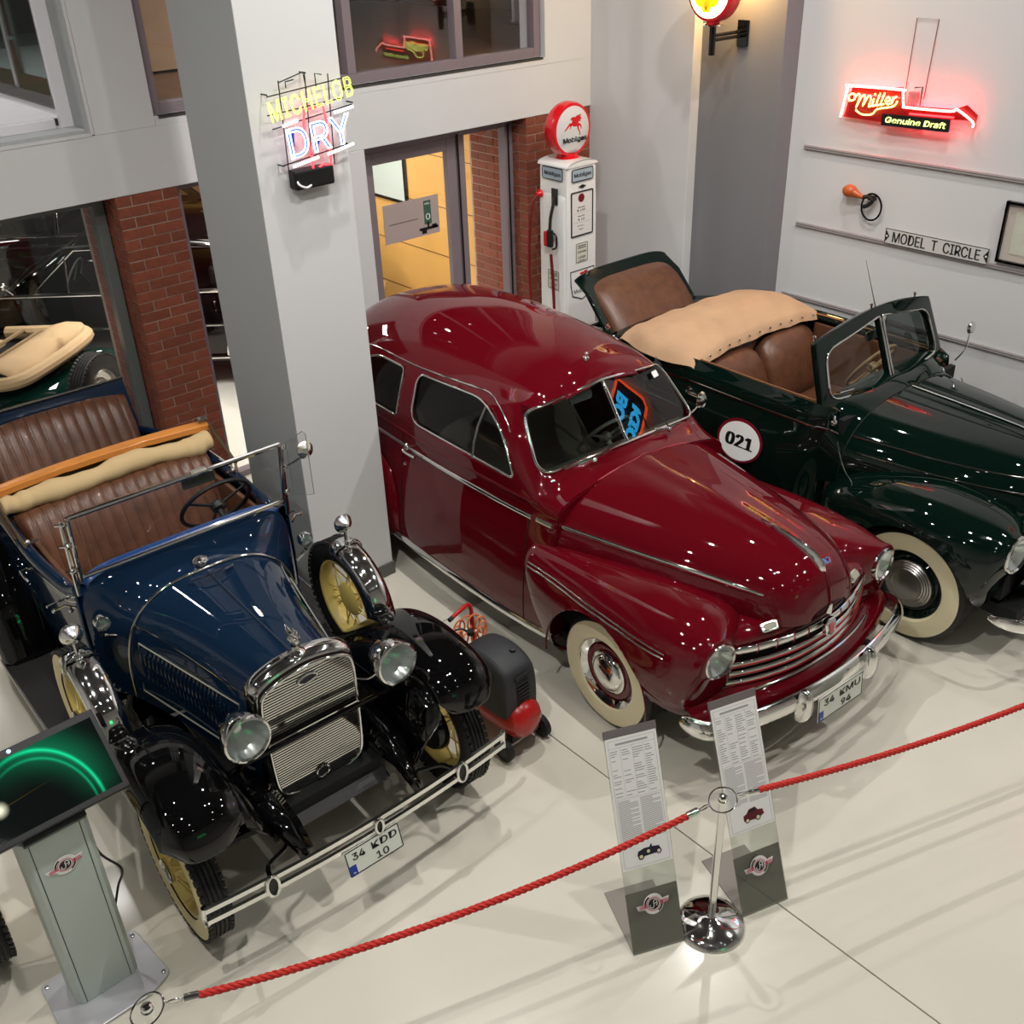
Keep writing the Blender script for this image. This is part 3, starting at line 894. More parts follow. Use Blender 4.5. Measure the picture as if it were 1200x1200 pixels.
    # ---- hood
    hz = [(.13, .915), (.145, .99), (.17, 1.055), (.22, 1.10), (.30, 1.135), (.6, 1.18), (1.0, 1.205), (1.48, 1.222)]
    hx = [(.13, .14), (.14, .185), (.17, .235), (.22, .28), (.30, .33), (.45, .40), (.7, .49), (1.0, .575), (1.48, .688)]
    hb = [(.13, .86), (.3, .84), (1.0, .80), (1.48, .80)]
    P = []
    hys = [.13, .135, .145, .16, .18, .2, .23, .27, .32, .4, .5, .6, .72, .85, 1.0, 1.15, 1.3, 1.42, 1.485]
    def hsec(y):
        zc, xh, zl = f(hz, y), f(hx, y), f(hb, y)
        row = []
        for i in range(49):
            t = PI * i / 48
            c, s_ = se(t, 2.55)
            z = zl + (zc - zl) * s_
            z += .014 * math.exp(-(c * xh / .035) ** 2) * min(1, (y - .1) / .2)
            row.append((-xh * c, y, z))
        return row
    def hood_pt(y, z):
        zc, xh, zl = f(hz, y), f(hx, y), f(hb, y)
        t = max(0, min(1, (z - zl) / (zc - zl)))
        return xh * (1 - t ** 2.55) ** (1 / 2.55)
    P = [hsec(y) for y in hys]
    MB().grid(P).build('hood', mp, T, 50, subsurf=1)
    for s in (-1, 1):
        MB().tube([(s * (hood_pt(y, z) + .003), y, z) for y, z in [(1.655, 1.01)][:0] + [(.31 + i * .0585, f([(.31, 1.005), (.6, 1.02), (1.0, 1.015), (1.5, 1.005)], .31 + i * .0585)) for i in range(21)]], [.008, .014, .019, .021] + [.020 - .0002 * i for i in range(17)], 8, up=(0, 0, 1), flat=(1, .5)).build('hood_moulding', M_CHROME, T, 60)
        MB().tube([(s * (side_x(y, 1.0) + .003), y, 1.005) for y in (1.50, 1.56, 1.62)], .016, 8, up=(0, 0, 1), flat=(1, .5)).build('cowl_moulding', M_CHROME, T, 60)
        MB().tube([(s * (hood_pt(1.478, z) + .002), 1.48, z) for z in [.84, .9, .96, 1.02, 1.08, 1.13, 1.17, 1.2, 1.215]], .003, 6).build('hood_seam', mat('seam_line', (0.62, 0.22, 0.26), 0.3), T, 60)
    MB().tube([(x * .999, 1.482, z + .002) for x, y, z in hsec(1.48) if z > 1.08], .0028, 5).build('hood_rear_seam', mat('seam_line', (0.62, 0.22, 0.26), 0.3), T, 60)
    # hood ornament
    b = MB()
    b.grid([[(-.002, .60, 1.19), (0, .60, 1.197), (.002, .60, 1.19)], [(-.016, .48, 1.168), (0, .48, 1.192), (.016, .48, 1.168)], [(-.026, .36, 1.142), (0, .36, 1.178), (.026, .36, 1.142)], [(-.032, .26, 1.105), (0, .255, 1.155), (.032, .26, 1.105)], [(-.03, .215, 1.085), (0, .20, 1.125), (.03, .215, 1.085)], [(-.016, .195, 1.06), (0, .186, 1.08), (.016, .195, 1.06)]])
    b.build('hood_ornament', M_CHROME, T, 60, solid=.008)
    MB().tube([(0, .128, .915), (0, .138, .98), (0, .158, 1.04), (0, .18, 1.07)], .007, 8).build('nose_rib', mp, T)
    # ---- fenders
    def fend(s):
        st = [(1.66, .50, .79, .80, .20, 2.4), (1.63, .48, .825, .86, .20, 2.6), (1.5, .42, .845, .89, .21, 2.7), (1.25, .36, .86, .92, .24, 2.7), (.95, .30, .872, .945, .27, 2.7), (.7, .26, .872, .958, .29, 2.6),
              (.52, .25, .858, .958, .31, 2.5), (.42, .28, .842, .95, .34, 2.4), (.35, .36, .818, .935, .40, 2.35), (.31, .44, .80, .925, .50, 2.2), (.283, .51, .785, .918, .62, 2.1), (.268, .548, .775, .912, .686, 2.0), (.262, .565, .755, .895, .705, 2.0)]
        keys = [(a[0], a[1:]) for a in reversed(st)]
        yy = []
        y = .262
        for seg, k in ((.262, 4), (.275, 4), (.30, 4), (.34, 4), (.42, 5), (.52, 30), (1.36, 8)): pass
        yy = [.262, .266, .27, .276, .283, .292, .302, .315, .33, .35, .375, .4, .43, .46] + [.49 + .02 * i for i in range(46)] + [1.42, 1.46, 1.5, 1.54, 1.58, 1.61, 1.635, 1.65, 1.66]
        P = []
        N = 96
        for y in yy:
            xi, xo, zt, zl, n = [float(q) for q in pchip(keys, y)]
            cx, ax, cz, az = (xi + xo) / 2, (xo - xi) / 2, (zt + zl) / 2, (zt - zl) / 2
            row = []
            for i in range(N):
                t = 2 * PI * i / N
                c, q = se(t, n)
                x, z = cx + ax * c, cz + az * q
                # crest further out, side rolls in below
                if q < 0: x -= .03 * (-q) * (1 if c > 0 else 0) * min(1, max(0, (y - .3) / .3))
                back = max(0, .80 - z) * .42 * max(0, min(1, (y - 1.1) / .5))
                row.append((s * x, y - back, z))
            P.append(row)
        arch = [(.955 + .402 * math.cos(2 * PI * i / 60), .36 + .402 * math.sin(2 * PI * i / 60)) for i in range(60)]
        vs, fs = shell(P, [PYZ + (arch, lambda c: abs(c[0]) > .42), ], cv=True)
        # drop the underside over the wheel and the inner wall below
        keep = []
        for q in fs:
            c = [sum(vs[i][k] for i in q) / 4 for k in range(3)]
            if c[2] < .33 and .5 < c[1] < 1.38 and abs(c[0]) < .80: continue
            if abs(c[0]) < .42 and c[2] < .74 and c[1] > .42: continue
            keep.append(q)
        if s < 0: keep = [tuple(reversed(q)) for q in keep]
        n0 = len(vs)
        fe = MB().add(vs, keep).build('front_fender', mp, T, 50)
        MB().tube([(s * .853, .955 + .404 * math.cos(R_(a)), .36 + .404 * math.sin(R_(a))) for a in range(-5, 190, 6)], .006, 6).build('arch_lip', mp, fe, 60)
        # double chrome strip along the fender side
        def fx(y, z):
            xi, xo, zt, zl, n = [float(q) for q in pchip(keys, y)]
            cx, ax, cz, az = (xi + xo) / 2, (xo - xi) / 2, (zt + zl) / 2, (zt - zl) / 2
            q = min(1, abs(z - cz) / az)
            return cx + ax * (1 - q ** n) ** (1 / n)
        for dz in (.011, -.011):
            MB().tube([(s * (fx(y, z + dz) + .002), y, z + dz) for y, z in [(.47 + i * .05, f([(.47, .79), (.9, .80), (1.3, .80), (1.57, .78)], .47 + i * .05)) for i in range(23)]], [.003] + [.0055] * 21 + [.004], 6).build('fender_moulding', M_CHROME, fe, 60)
        # headlight
        headlight(T, (s * .66, .262, .80), (s * .10, -1, .03), .094, .10, m_shell=mp)
        # inner wheel house
        b = MB(); b.box((s * .52, .95, .62), (.30, 1.0, .42)); b.build('wheel_house', M_VOID, T, 0)
        # parking light
        b = MB(); M = frame_mat((s * .335, .245, .862), (1, s * .25, 0), (0, .62, .55))
        b.prism(round_poly([(-.052, -.026), (.052, -.026), (.052, .026), (-.052, .026)], .02, 4), .03, M)
        pl_ = b.build('parking_light', M_CHROME, T, 40, bevel=.006)
        b = MB(); b.prism(round_poly([(-.036, -.016), (.036, -.016), (.036, .016), (-.036, .016)], .012, 4), .008, M @ TR(0, 0, .027))
        b.build('parking_lens', mat('frosted_lens', (0.62, 0.62, 0.56), 0.45, bump=(200, .4)), pl_, 40)
        # rear fender
        rk = [(2.98, (.55, .78, .62, .20, 2.4)), (3.1, (.5, .85, .78, .2, 2.6)), (3.5, (.42, .885, .88, .22, 2.6)), (3.75, (.40, .885, .89, .24, 2.6)), (4.2, (.38, .84, .78, .24, 2.5)), (4.55, (.38, .74, .55, .27, 2.3)), (4.68, (.42, .64, .42, .32, 2.0))]
        P = []
        for i in range(46):
            y = 2.98 + 1.70 * i / 45
            xi, xo, zt, zl, n = [float(q) for q in pchip(rk, y)]
            P.append([(s * ((xi + xo) / 2 + (xo - xi) / 2 * se(2 * PI * j / 48, n)[0]), y, (zt + zl) / 2 + (zt - zl) / 2 * se(2 * PI * j / 48, n)[1]) for j in range(48)])
        arch = [(3.72 + .40 * math.cos(2 * PI * i / 48), .30 + .34 * math.sin(2 * PI * i / 48)) for i in range(48)]
        vs, fs = shell(P, [PYZ + (arch, lambda c: abs(c[0]) > .6)], cv=True)
        if s < 0: fs = [tuple(reversed(q)) for q in fs]
        MB().add(vs, fs).build('rear_fender', mp, T, 50)
        disc_wheel(T, s * .70, .955, .345, s, .345, .155, mp)
        disc_wheel(T, s * .70, 3.72, .345, s, .345, .155, mp)
    both(fend)
    # ---- catwalk panel above the grille
    def yf(x): return .165 + .42 * x * x
    P = []
    for i in range(41):
        x = -.56 + 1.12 * i / 40
        P.append([(x, .75, .86), (x, .5, .875), (x, .34 + .1 * abs(x), .877), (x, yf(x) + .05, .868), (x, yf(x) + .012, .845), (x, yf(x), .815), (x, yf(x) + .02, .78)])
    MB().grid(P, flip=True).build('front_panel', mp, T, 60, subsurf=1)
    # ---- grille: dark backing, bars wrapped round the nose
    def gy(x, d=0): return .150 + .50 * x * x + d
    P = [[(x, gy(x, .075), .80), (x, gy(x, .075), .46)] for x in [-.56 + 1.12 * i / 24 for i in range(25)]]
    MB().grid(P, flip=True).build('grille_backing', M_VOID, T, 60)
    P = [[(x, gy(x, .035), .80), (x, gy(x, .03), .775), (x, gy(x, .06), .765)] for x in [-.54 + 1.08 * i / 24 for i in range(25)]]
    MB().grid(P, flip=True).build('grille_header', mp, T, 60)
    xs = [-.53 + 1.06 * i / 40 for i in range(41)]
    MB().tube([(x, gy(x, -.004), .795 - .03 * abs(x)) for x in xs], [.010] + [.019] * 39 + [.010], 10, up=(0, 0, 1), flat=(1.25, .8)).build('grille_top_bar', M_CHROME, T, 60)
    for x in (-.42, -.32, -.22, -.13, .13, .22, .32, .42):
        MB().tube([(x, gy(x, -.012), .825 - .03 * abs(x)), (x, gy(x, -.022), .795 - .03 * abs(x)), (x, gy(x, -.012), .765 - .03 * abs(x))], .0025, 5).build('bar_groove', mat('red_line', (0.6, 0.05, 0.1), 0.4), T, 60)
    for k, z in enumerate((.705, .645, .585)):
        w = .535 + .004 * k
        xs2 = [-w + 2 * w * i / 40 for i in range(41)]
        br = MB().tube([(x, gy(x, .006 + .004 * k), z - .04 * abs(x)) for x in xs2], .0195, 10, up=(0, 0, 1), flat=(1, .8)).build('grille_bar', M_CHROME, T, 60)
        MB().tube([(x, gy(x, -.010 + .004 * k), z - .04 * abs(x)) for x in xs2], .0055, 6).build('bar_line', mat('red_line', (0.6, 0.05, 0.1), 0.4), br, 60)
    # centre emblem
    b = MB(); M = frame_mat((-.02, .118, .805), (1, 0, 0), (0, .15, 1)) @ Matrix.Diagonal((.85, .85, 1, 1))
    b.prism(round_poly([(-.045, -.055), (0, -.075), (.045, -.055), (.05, .02), (.03, .045), (-.03, .045), (-.05, .02)], .01), .03, M)
    em = b.build('grille_emblem', M_CHROME, T, 40, bevel=.006)
    MB().prism([(-.016, -.05), (.016, -.05), (.022, .012), (-.022, .012)], .004, M @ TR(0, 0, .031)).build('emblem_inlay', mat('emblem_red', (0.72, 0.35, 0.36), 0.4), em, 0)
    MB().tube([(0, .13, .86), (0, .122, .91)], [.018, .009], 8).build('emblem_stem', M_CHROME, em)
    # splash pan and lower chrome line
    P = []
    for i in range(41):
        x = -.80 + 1.6 * i / 40
        y0 = .10 + .30 * x * x
        P.append([(x, y0 + .10, .555), (x, y0 + .045, .555 - .03 * abs(x)), (x, y0 - .005, .515), (x, y0 - .02, .46), (x, y0, .36), (x, y0 + .08, .31)])
    MB().grid(P, flip=True).build('front_apron', mp, T, 60, subsurf=1)
    MB().tube([(x, .135 + .34 * x * x, .560 - .03 * abs(x)) for x in [-.5 + i * .025 for i in range(41)]], .009, 8).build('apron_strip', M_CHROME, T, 60)
    # ---- bumper
    prof = [(-.062, .0), (-.055, -.018), (-.03, -.034), (0, -.040), (.03, -.034), (.055, -.018), (.062, 0), (.055, .008), (-.055, .008)]
    path = [(x, .045 + .125 * (x / .74) ** 2, 0) for x in [-.74 + .037 * i for i in range(41)]]
    path = [(-.812, .34, 0), (-.815, .28, 0), (-.803, .225, 0), (-.778, .190, 0)] + path + [(.778, .190, 0), (.803, .225, 0), (.815, .28, 0), (.812, .34, 0)]
    P = []
    for i, p in enumerate(path):
        a = Vector(path[max(0, i - 1)]); c = Vector(path[min(len(path) - 1, i + 1)])
        t = (c - a).normalized(); nr = Vector((t.y, -t.x, 0))
        end = min(i, len(path) - 1 - i); sc = [.72, .92, 1.0][end] if end < 3 else 1
        P.append([(p[0] + nr.x * (-d) * 1, p[1] + nr.y * (-d), .47 + h * sc) for h, d in prof])
    MB().grid(P, cv=True, capu=True).build('bumper', M_CHROME, T, 50, subsurf=1)
    for s in (-1, 1):
        b = MB()
        P = []
        for q, w, dpt in ((-.105, .028, .03), (-.09, .040, .05), (-.04, .046, .07), (.03, .042, .074), (.075, .032, .06), (.10, .018, .035)):
            P.append([(s * .265 + w * math.cos(R_(a)), .045 - .01 - dpt * math.sin(R_(a)) * .95, .465 + q) for a in range(0, 181, 20)])
        b.grid(P, capu=True)
        b.build('bumper_guard', M_CHROME, T, 60, subsurf=1)
        MB().tube([(s * .45, .5, .45), (s * .42, .1, .45)], .02, 8).build('bumper_bracket', M_VOID, T)
    plate(T, frame_mat((-.07, -.055, .462), (1, 0, 0), (0, .08, 1)), .36, .15, ('34', 'KMU'), '94')
    # ---- wipers, roof fitting, vent
    for s in (-1, 1):
        b = MB(); p0 = (s * .30, 1.575, 1.275)
        b.sphere((p0[0], p0[1] - .0, p0[2] - .012), .016)
        b.tube([p0, (s * .18, 1.585, 1.30)] if s > 0 else [p0, (-.12, 1.57, 1.315)], .005, 6)
        b.tube([(-.52, 1.615, 1.268), (-.10, 1.575, 1.318)] if s < 0 else [(.30, 1.575, 1.275), (.27, 1.70, 1.40)], .005, 6)
        tag(b.build('wiper', M_CHROME, T, 50))
    b = MB(); b.lathe([(.02, 0), (.018, .012), (.008, .02), (0, .022)], 16, TR(0, 1.99, 1.672) @ RX(12)); b.sphere((0, 1.985, 1.705), .012)
    b.build('roof_aerial_stub', M_CHROME, T)
    MB().prism(round_poly([(-.025, -.02), (.025, -.02), (.025, .02), (-.025, .02)], .004), .001, frame_mat((.43, xz_y(.43, 1.50) - .006, 1.50), (1, .2, 0), (0, .6, .8))).build('windscreen_sticker', M_WHITE, T, 0)
    # ---- interior
    ms = mat('beige_cloth', (0.52, 0.49, 0.43), 0.8, bump=(160, .2)); mdk = mat('interior_dark', (0.13, 0.12, 0.12), 0.8)
    MB().box((0, 2.8, .32), (1.36, 2.4, .06)).build('floor_pan', mdk, T, 0)
    MB().box((0, 1.52, .62), (1.2, .06, .7)).build('bulkhead', mdk, T, 0)
    def bench(y, nm):
        b = MB(); P = []
        for x in [-.58 + 1.16 * i / 12 for i in range(13)]:
            e = 1 - .10 * abs(x / .58) ** 4
            P.append([(x, y - .05, .50), (x, y - .08, .62), (x, y + .1, .68 * e), (x, y + .40, .66), (x, y + .50, .72), (x, y + .56, .92), (x, y + .60, 1.06 * e + .02), (x, y + .66, 1.12 * e), (x, y + .73, 1.08 * e), (x, y + .74, .5)])
        b.grid(P, capu=True)
        b.build(nm, ms, T, 60, subsurf=1)
    bench(2.18, 'front_seat'); bench(3.05, 'rear_seat')
    b = MB(); P = []
    for x in [-.57 + 1.14 * i / 12 for i in range(13)]:
        P.append([(x, 1.62, 1.20), (x, 1.70, 1.215), (x, 1.77, 1.19), (x, 1.79, 1.10), (x, 1.77, .95)])
    b.grid(P, flip=True); b.build('dashboard', mat('grey_dash', (0.36, 0.36, 0.34), 0.5), T, 60)
    steering(T, (.34, 2.19, .985), -52, .20, mat('cream_bakelite', (0.82, 0.80, 0.74), 0.35), mat('cream_bakelite', (0.82, 0.80, 0.74), 0.35), .35)
    b = MB(); b.prism(round_poly([(-.085, -.03), (.085, -.03), (.085, .03), (-.085, .03)], .025), .015, frame_mat((-.13, 1.90, 1.50), (1, 0, 0), (0, .25, 1)))
    b.tube([(-.13, 1.90, 1.52), (-.02, 1.86, 1.57)], .006, 6)
    b.build('rear_view_mirror', mat('mirror_back', (0.55, 0.55, 0.56), 0.35), T, 40)
    MB().box((0, 2.4, .27), (1.3, 3.6, .06)).build('chassis', M_VOID, T, 0)
red_car()
# ================================================================ blue roadster
BLUE = thing('roadster_car', 'dark blue open roadster with black wings, brown leather seats and chrome-covered side spare wheels', 'car', (1.612, 3.02, 0), -1.6)
def blue_car():
    T = BLUE
    mp = paint('navy_paint', (0.06, 0.132, 0.215)); mb = M_BLACK
    mcream = mat('cream_wheel_paint', (0.84, 0.75, 0.42), 0.4, 0, .4)
    HY, TRK, RR = .42, .705, .365
    # --- hood and cowl
    def f(k, y): return float(pchip(k, y)[0])
    kz = [(.42, 1.135), (1.36, 1.152), (1.44, 1.178), (1.52, 1.225), (1.56, 1.245)]
    kw = [(.42, .262), (1.36, .475), (1.46, .525), (1.56, .578)]
    kn = [(.42, 3.0), (1.36, 3.0), (1.46, 3.9), (1.56, 7.5)]
    def sec(y, off=0, base=.58):
        w, zc, n = f(kw, y) + off, f(kz, y) + off, f(kn, y)
        return [(-w * se(PI * i / 56, n)[0], y, base + (zc - base) * se(PI * i / 56, n)[1]) for i in range(57)]
    def sx(y, z, base=.58):
        w, zc, n = f(kw, y), f(kz, y), f(kn, y)
        t = min(1, max(0, (z - base) / (zc - base)))
        return w * (1 - t ** n) ** (1 / n)
    hys = [.42 + .047 * i for i in range(21)]
    MB().grid([sec(y) for y in hys]).build('hood', mp, T, 40)
    cys = [1.36, 1.38, 1.41, 1.44, 1.47, 1.5, 1.52, 1.54, 1.56]
    b = MB().grid([sec(y) for y in cys]); lastc = sec(1.56)
    b.build('cowl', mp, T, 40)
    # band, hinge, hood handle, beading
    MB().tube([Vector(p) + Vector((0, 0, .004)) for p in sec(1.365, .003)], .0085, 8).build('hood_band', M_CHROME, T, 60)
    MB().tube([(0, .44 + i * .1, f(kz, .44 + i * .1) + .002) for i in range(10)], .006, 8).build('hood_hinge', mat('navy_hinge', (0.16, 0.2, 0.27), 0.3, .3), T)
    for s in (-1, 1):
        MB().tube([(s * (sx(y, 1.0) + .002), y, 1.0) for y in hys], .0045, 6).build('side_hinge', M_CHROME, T)
        # louvres
        b = MB()
        for i in range(23):
            y = .60 + i * .030
            x = sx(y, .8)
            b.tube([(s * (x + .001), y, .69), (s * (x + .006), y, .72), (s * (x + .006), y, .88), (s * (x + .001), y, .91)], .006, 5)
        tag(b.build('louvres', mp, T, 60), kind='stuff')
        MB().tube([(s * (sx(y, z) + .003), y, z) for y, z in ((.55, .66), (1.30, .66), (1.31, .93), (.55, .94))], .004, 6, closed=True).build('louvre_panel_bead', mat('pale_pinstripe', (0.55, 0.55, 0.5), 0.4), T)
        MB().tube(smooth_path([(s * .12, 1.29, 1.165), (s * .06, 1.26, 1.18), (s * .0, 1.25, 1.185)], 5), .006, 6).build('hood_latch', M_CHROME, T)
    # fuel cap
    MB().lathe([(.04, 0), (.042, .02), (.036, .028), (.03, .03), (.012, .04), (0, .041)], 20, TR(0, 1.415, 1.166)).build('fuel_cap', M_CHROME, T)
    # rear lip of the cowl, brighter where it turns up to the windscreen
    P = []
    for k, (dy, dz, dw) in enumerate(((0, 0, 0), (.015, .012, .004), (.03, .018, .006), (.05, .016, .006), (.06, -.01, .0), (.06, -.05, -.005))):
        P.append([(x * (1 + dw), y + dy, z + dz) for x, y, z in lastc if z > 1.02])
    MB().grid(P).build('cowl_lip', mat('bright_blue_paint', (0.07, 0.24, 0.47), .3, 0, 1.0), T, 50)
    # --- radiator shell
    out = [(-.225, .47), (-.25, .62), (-.255, .9), (-.252, 1.04), (-.225, 1.105), (-.12, 1.145), (0, 1.158), (.12, 1.145), (.225, 1.105), (.252, 1.04), (.255, .9), (.25, .62), (.225, .47), (.13, .425), (0, .405), (-.13, .425)]
    ring = smooth_path([(x, 0, z) for x, z in out], 5, True)
    def rs(sc, y, dz=0): return [(p.x * sc, y, .78 + (p.z - .78) * sc + dz) for p in ring]
    MB().grid([rs(1.02, .475), rs(1.035, .45), rs(1.03, .415), rs(1.0, .392), rs(.955, .385), rs(.93, .395)], cv=True).build('radiator_shell', M_CHROME, T, 60)
    MB().add(rs(.95, .40), [tuple(range(len(ring)))]).build('radiator_core', mat('radiator_core', (0.16, 0.13, 0.11), 0.7), T, 0)
    MB().tube([Vector(p) for p in rs(.925, .365)], .009, 8, closed=True).build('stone_guard_frame', M_CHROME, T, 60)
    b = MB(); poly = [(p[0], p[2]) for p in rs(.925, .365)]
    z = .43
    while z < 1.13:
        xs = []
        for i in range(len(poly)):
            (x0, z0), (x1, z1) = poly[i], poly[(i + 1) % len(poly)]
            if (z0 > z) != (z1 > z): xs.append(x0 + (x1 - x0) * (z - z0) / (z1 - z0))
        if len(xs) >= 2:
            b.box(((min(xs) + max(xs)) / 2, .366, z), (max(xs) - min(xs), .005, .0062))
        z += .0142
    tag(b.build('stone_guard_wires', M_CHROME, T, 0), kind='stuff')
    for (zz, rx, rz_) in ((1.065, .048, .021), (.505, .032, .032)):
        MB().tube([(rx * math.cos(2 * PI * i / 28), .358, zz + rz_ * math.sin(2 * PI * i / 28)) for i in range(28)], .0062, 8, closed=True).build('badge_ring', M_CHROME, T)
        MB().lathe([(0, 0), (1, 0)], 24, frame_mat((0, .362, zz), (1, 0, 0), (0, 0, 1)) @ Matrix.Diagonal((rx, rz_, 1, 1))).build('badge_plate', M_INK if zz < 1 else mat('badge_blue', (0.1, 0.12, 0.2), 0.3), T, 0)
    # mascot: a bird on a chrome cap
    b = MB(); M = TR(0, .43, 1.165)
    b.lathe([(.036, 0), (.04, .012), (.03, .022), (.02, .03), (.018, .045)], 20, M)
    b.sphere((0, .005, .075), .03, M, sc=(.75, 1.15, 1.0)); b.sphere((0, -.012, .112), .0175, M); b.tube([(0, -.026, .113), (0, -.042, .108)], [.006, .001], 6, M=M)
    b.tube([(0, .02, .085), (0, .055, .10), (0, .07, .12)], [.018, .012, .003], 8, M=M)
    for s in (-1, 1): b.sphere((s * .022, .012, .08), .02, M, sc=(.35, 1.1, .8), n=10, m=6)
    b.tube([(0, -.01, .128), (0, .0, .14)], [.004, .001], 5, M=M)
    b.build('radiator_mascot', M_CHROME, T, 60)
    # --- lamps
    for s in (-1, 1):
        headlight(T, (s * .378, .215, 1.035), (s * .02, -1, .10), .103, .17)
        MB().tube(smooth_path([(s * .385, .30, .92), (s * .39, .30, .84), (s * .43, .32, .79)], 4), .014, 8).build('headlight_stem', mb, T)
        MB().tube(smooth_path([(s * .32, .28, .98), (s * .27, .30, .95), (s * .24, .36, .93)], 4), .004, 6).build('lamp_wire', M_STEEL, T)
        headlight(T, (s * .555, 1.33, 1.11), (s * .05, -1, .05), .037, .06, 'cowl_lamp')
        MB().tube(smooth_path([(s * .565, 1.36, 1.05), (s * .56, 1.37, 1.02), (s * .50, 1.365, .985)], 4), .009, 8).build('cowl_lamp_arm', M_CHROME, T)
    MB().tube(smooth_path([(-.56, .36, .74), (-.40, .34, .79), (-.25, .335, .80), (0, .335, .80), (.25, .335, .80), (.40, .34, .79), (.56, .36, .74)], 4), .013, 8).build('headlight_bar', mb, T)
    b = MB(); M = frame_mat((.47, .14, .72), (1, .1, 0), (0, .15, 1))
    b.lathe([(.058, .02), (.062, .01), (.055, -.01), (.035, -.03), (.03, -.12)], 24, M); b.lathe([(.056, .016), (.03, .0), (.012, -.01), (0, -.01)], 24, M)
    b.build('horn', mb, T)
    # --- wings
    path = [(.075, .715), (.085, .775), (.12, .825), (.18, .862), (.29, .89), (.45, .90), (.62, .872), (.78, .80), (.93, .69), (1.08, .565), (1.22, .46), (1.36, .375), (1.5, .32), (1.62, .30)]
    pv = smooth_path([(0, y, z) for y, z in path], 4)
    def wing(s):
        P = []
        n = len(pv)
        for i, p in enumerate(pv):
            a, c = pv[max(0, i - 1)], pv[min(n - 1, i + 1)]
            t = (c - a).normalized(); nr = Vector((0, -t.z, t.y))
            if nr.z < 0 and i > 6: nr = -nr
            if i <= 6 and nr.y > 0: nr = -nr
            u = i / (n - 1)
            xi = .50 if u < .45 else .50 + .06 * (u - .45) / .55
            xo = .855 - .02 * max(0, (u - .6) / .4)
            fr = min(1, u / .10)
            xi2 = xi + .06 * (1 - fr); xo2 = xo - .05 * (1 - fr)
            row = []
            for j in range(19):
                v = j / 18; x = xi2 + (xo2 - xi2) * v
                c_ = (v - .48) / .52
                h = .055 * (1 - abs(c_) ** 2.6) * (1 - .75 * max(0, (u - .7) / .3)) - .06 * max(0, (v - .80) / .2) ** 2 * (1 - .8 * max(0, (u - .7) / .3))
                q = p + nr * h
                row.append((s * x, q.y, q.z))
            P.append(row)
        fe = MB().grid(P, flip=(s < 0)).build('front_wing', mb, T, 60, subsurf=1, solid=.006)
        # inner valance joining the wing to the frame, ending in the dumb iron
        V = []
        for i, p in enumerate(pv):
            if i % 2: continue
            V.append([(s * .505, p.y, p.z + .0), (s * .44, p.y + .02, max(.44, p.z - .10)), (s * .36, p.y + .03, .50)])
        MB().grid(V, flip=(s > 0)).build('wing_valance', mb, T, 60, solid=.004)
        b = MB()
        b.grid([[(s * .40, .52, .60), (s * .33, .50, .62), (s * .27, .48, .56)], [(s * .42, .32, .58), (s * .33, .30, .60), (s * .26, .28, .55)], [(s * .37, .15, .53), (s * .315, .14, .555), (s * .26, .14, .52)], [(s * .325, .03, .475), (s * .30, .02, .50), (s * .27, .03, .47)], [(s * .315, .0, .43), (s * .30, -.01, .445), (s * .28, .0, .43)]])
        b.build('dumb_iron', mb, T, 60, solid=.02)
        b = MB(); b.lathe([(.014, 0), (.014, .006), (.006, .01), (0, .01)], 8, TR(s * .30, .03, .498) @ RX(-35)); b.build('dumb_iron_bolt', M_CHROME, T)
        MB().tube([(s * .30, .3, .47), (s * .30, 3.4, .47)], .03, 6).build('frame_rail', M_VOID, T)
        MB().tube([(s * .30, .30, .30), (s * .31, .42, .36), (s * .6, .42, .36)], .02, 6).build('axle_arm', mb, T)
        # rear wing
        pr = smooth_path([(0, y, z) for y, z in ((2.50, .30), (2.56, .44), (2.66, .64), (2.82, .80), (3.05, .865), (3.28, .80), (3.44, .62), (3.50, .42))], 4)
        P = []
        for i, p in enumerate(pr):
            a, c = pr[max(0, i - 1)], pr[min(len(pr) - 1, i + 1)]
            t = (c - a).normalized(); nr = Vector((0, -t.z, t.y))
            P.append([(s * (.55 + .32 * j / 14), (p + nr * (.04 * (1 - abs(j / 7 - 1) ** 2.5))).y, (p + nr * (.04 * (1 - abs(j / 7 - 1) ** 2.5))).z - .06 * max(0, (j - 10) / 4) ** 2) for j in range(15)])
        MB().grid(P, flip=(s < 0)).build('rear_wing', mb, T, 60, solid=.006)
        # running board with edge strip and ribs
        rb = MB().box((s * .715, 2.08, .283), (.30, 1.0, .03)).build('running_board', mat('running_board_rubber', (0.17, 0.165, 0.16), .6), T, 0, bevel=.004)
        MB().box((s * .868, 2.08, .285), (.012, 1.02, .04)).build('board_strip', M_STEEL, rb, 0, bevel=.003)
        b = MB()
        for k in range(9): b.box((s * (.60 + k * .028), 2.08, .2985), (.010, .96, .003))
        tag(b.build('board_ribs', mat('running_board_rubber', (0.17, 0.165, 0.16), .6), rb, 0), kind='stuff')
        MB().grid([[(s * .50, 1.5, .50), (s * .50, 2.6, .50)], [(s * .555, 1.5, .40), (s * .555, 2.6, .40)], [(s * .57, 1.5, .29), (s * .57, 2.6, .29)]], flip=(s > 0)).build('board_valance', mb, T, 60)
        # wheels
        wire_wheel(T, s * TRK, HY, RR, s, RR, .122, mcream)
        wire_wheel(T, s * TRK, HY + 2.63, RR, s, RR, .122, mcream)
        MB().lathe([(.0, -.085), (.13, -.085), (.145, -.06), (.145, -.03), (.10, -.02)], 28, axle(s * TRK, HY, RR, s)).build('brake_drum', mb, T)
        # spare wheel in the wing with its chrome tread cover and mirror
        SM = axle(s * .725, 1.235, .695, s)
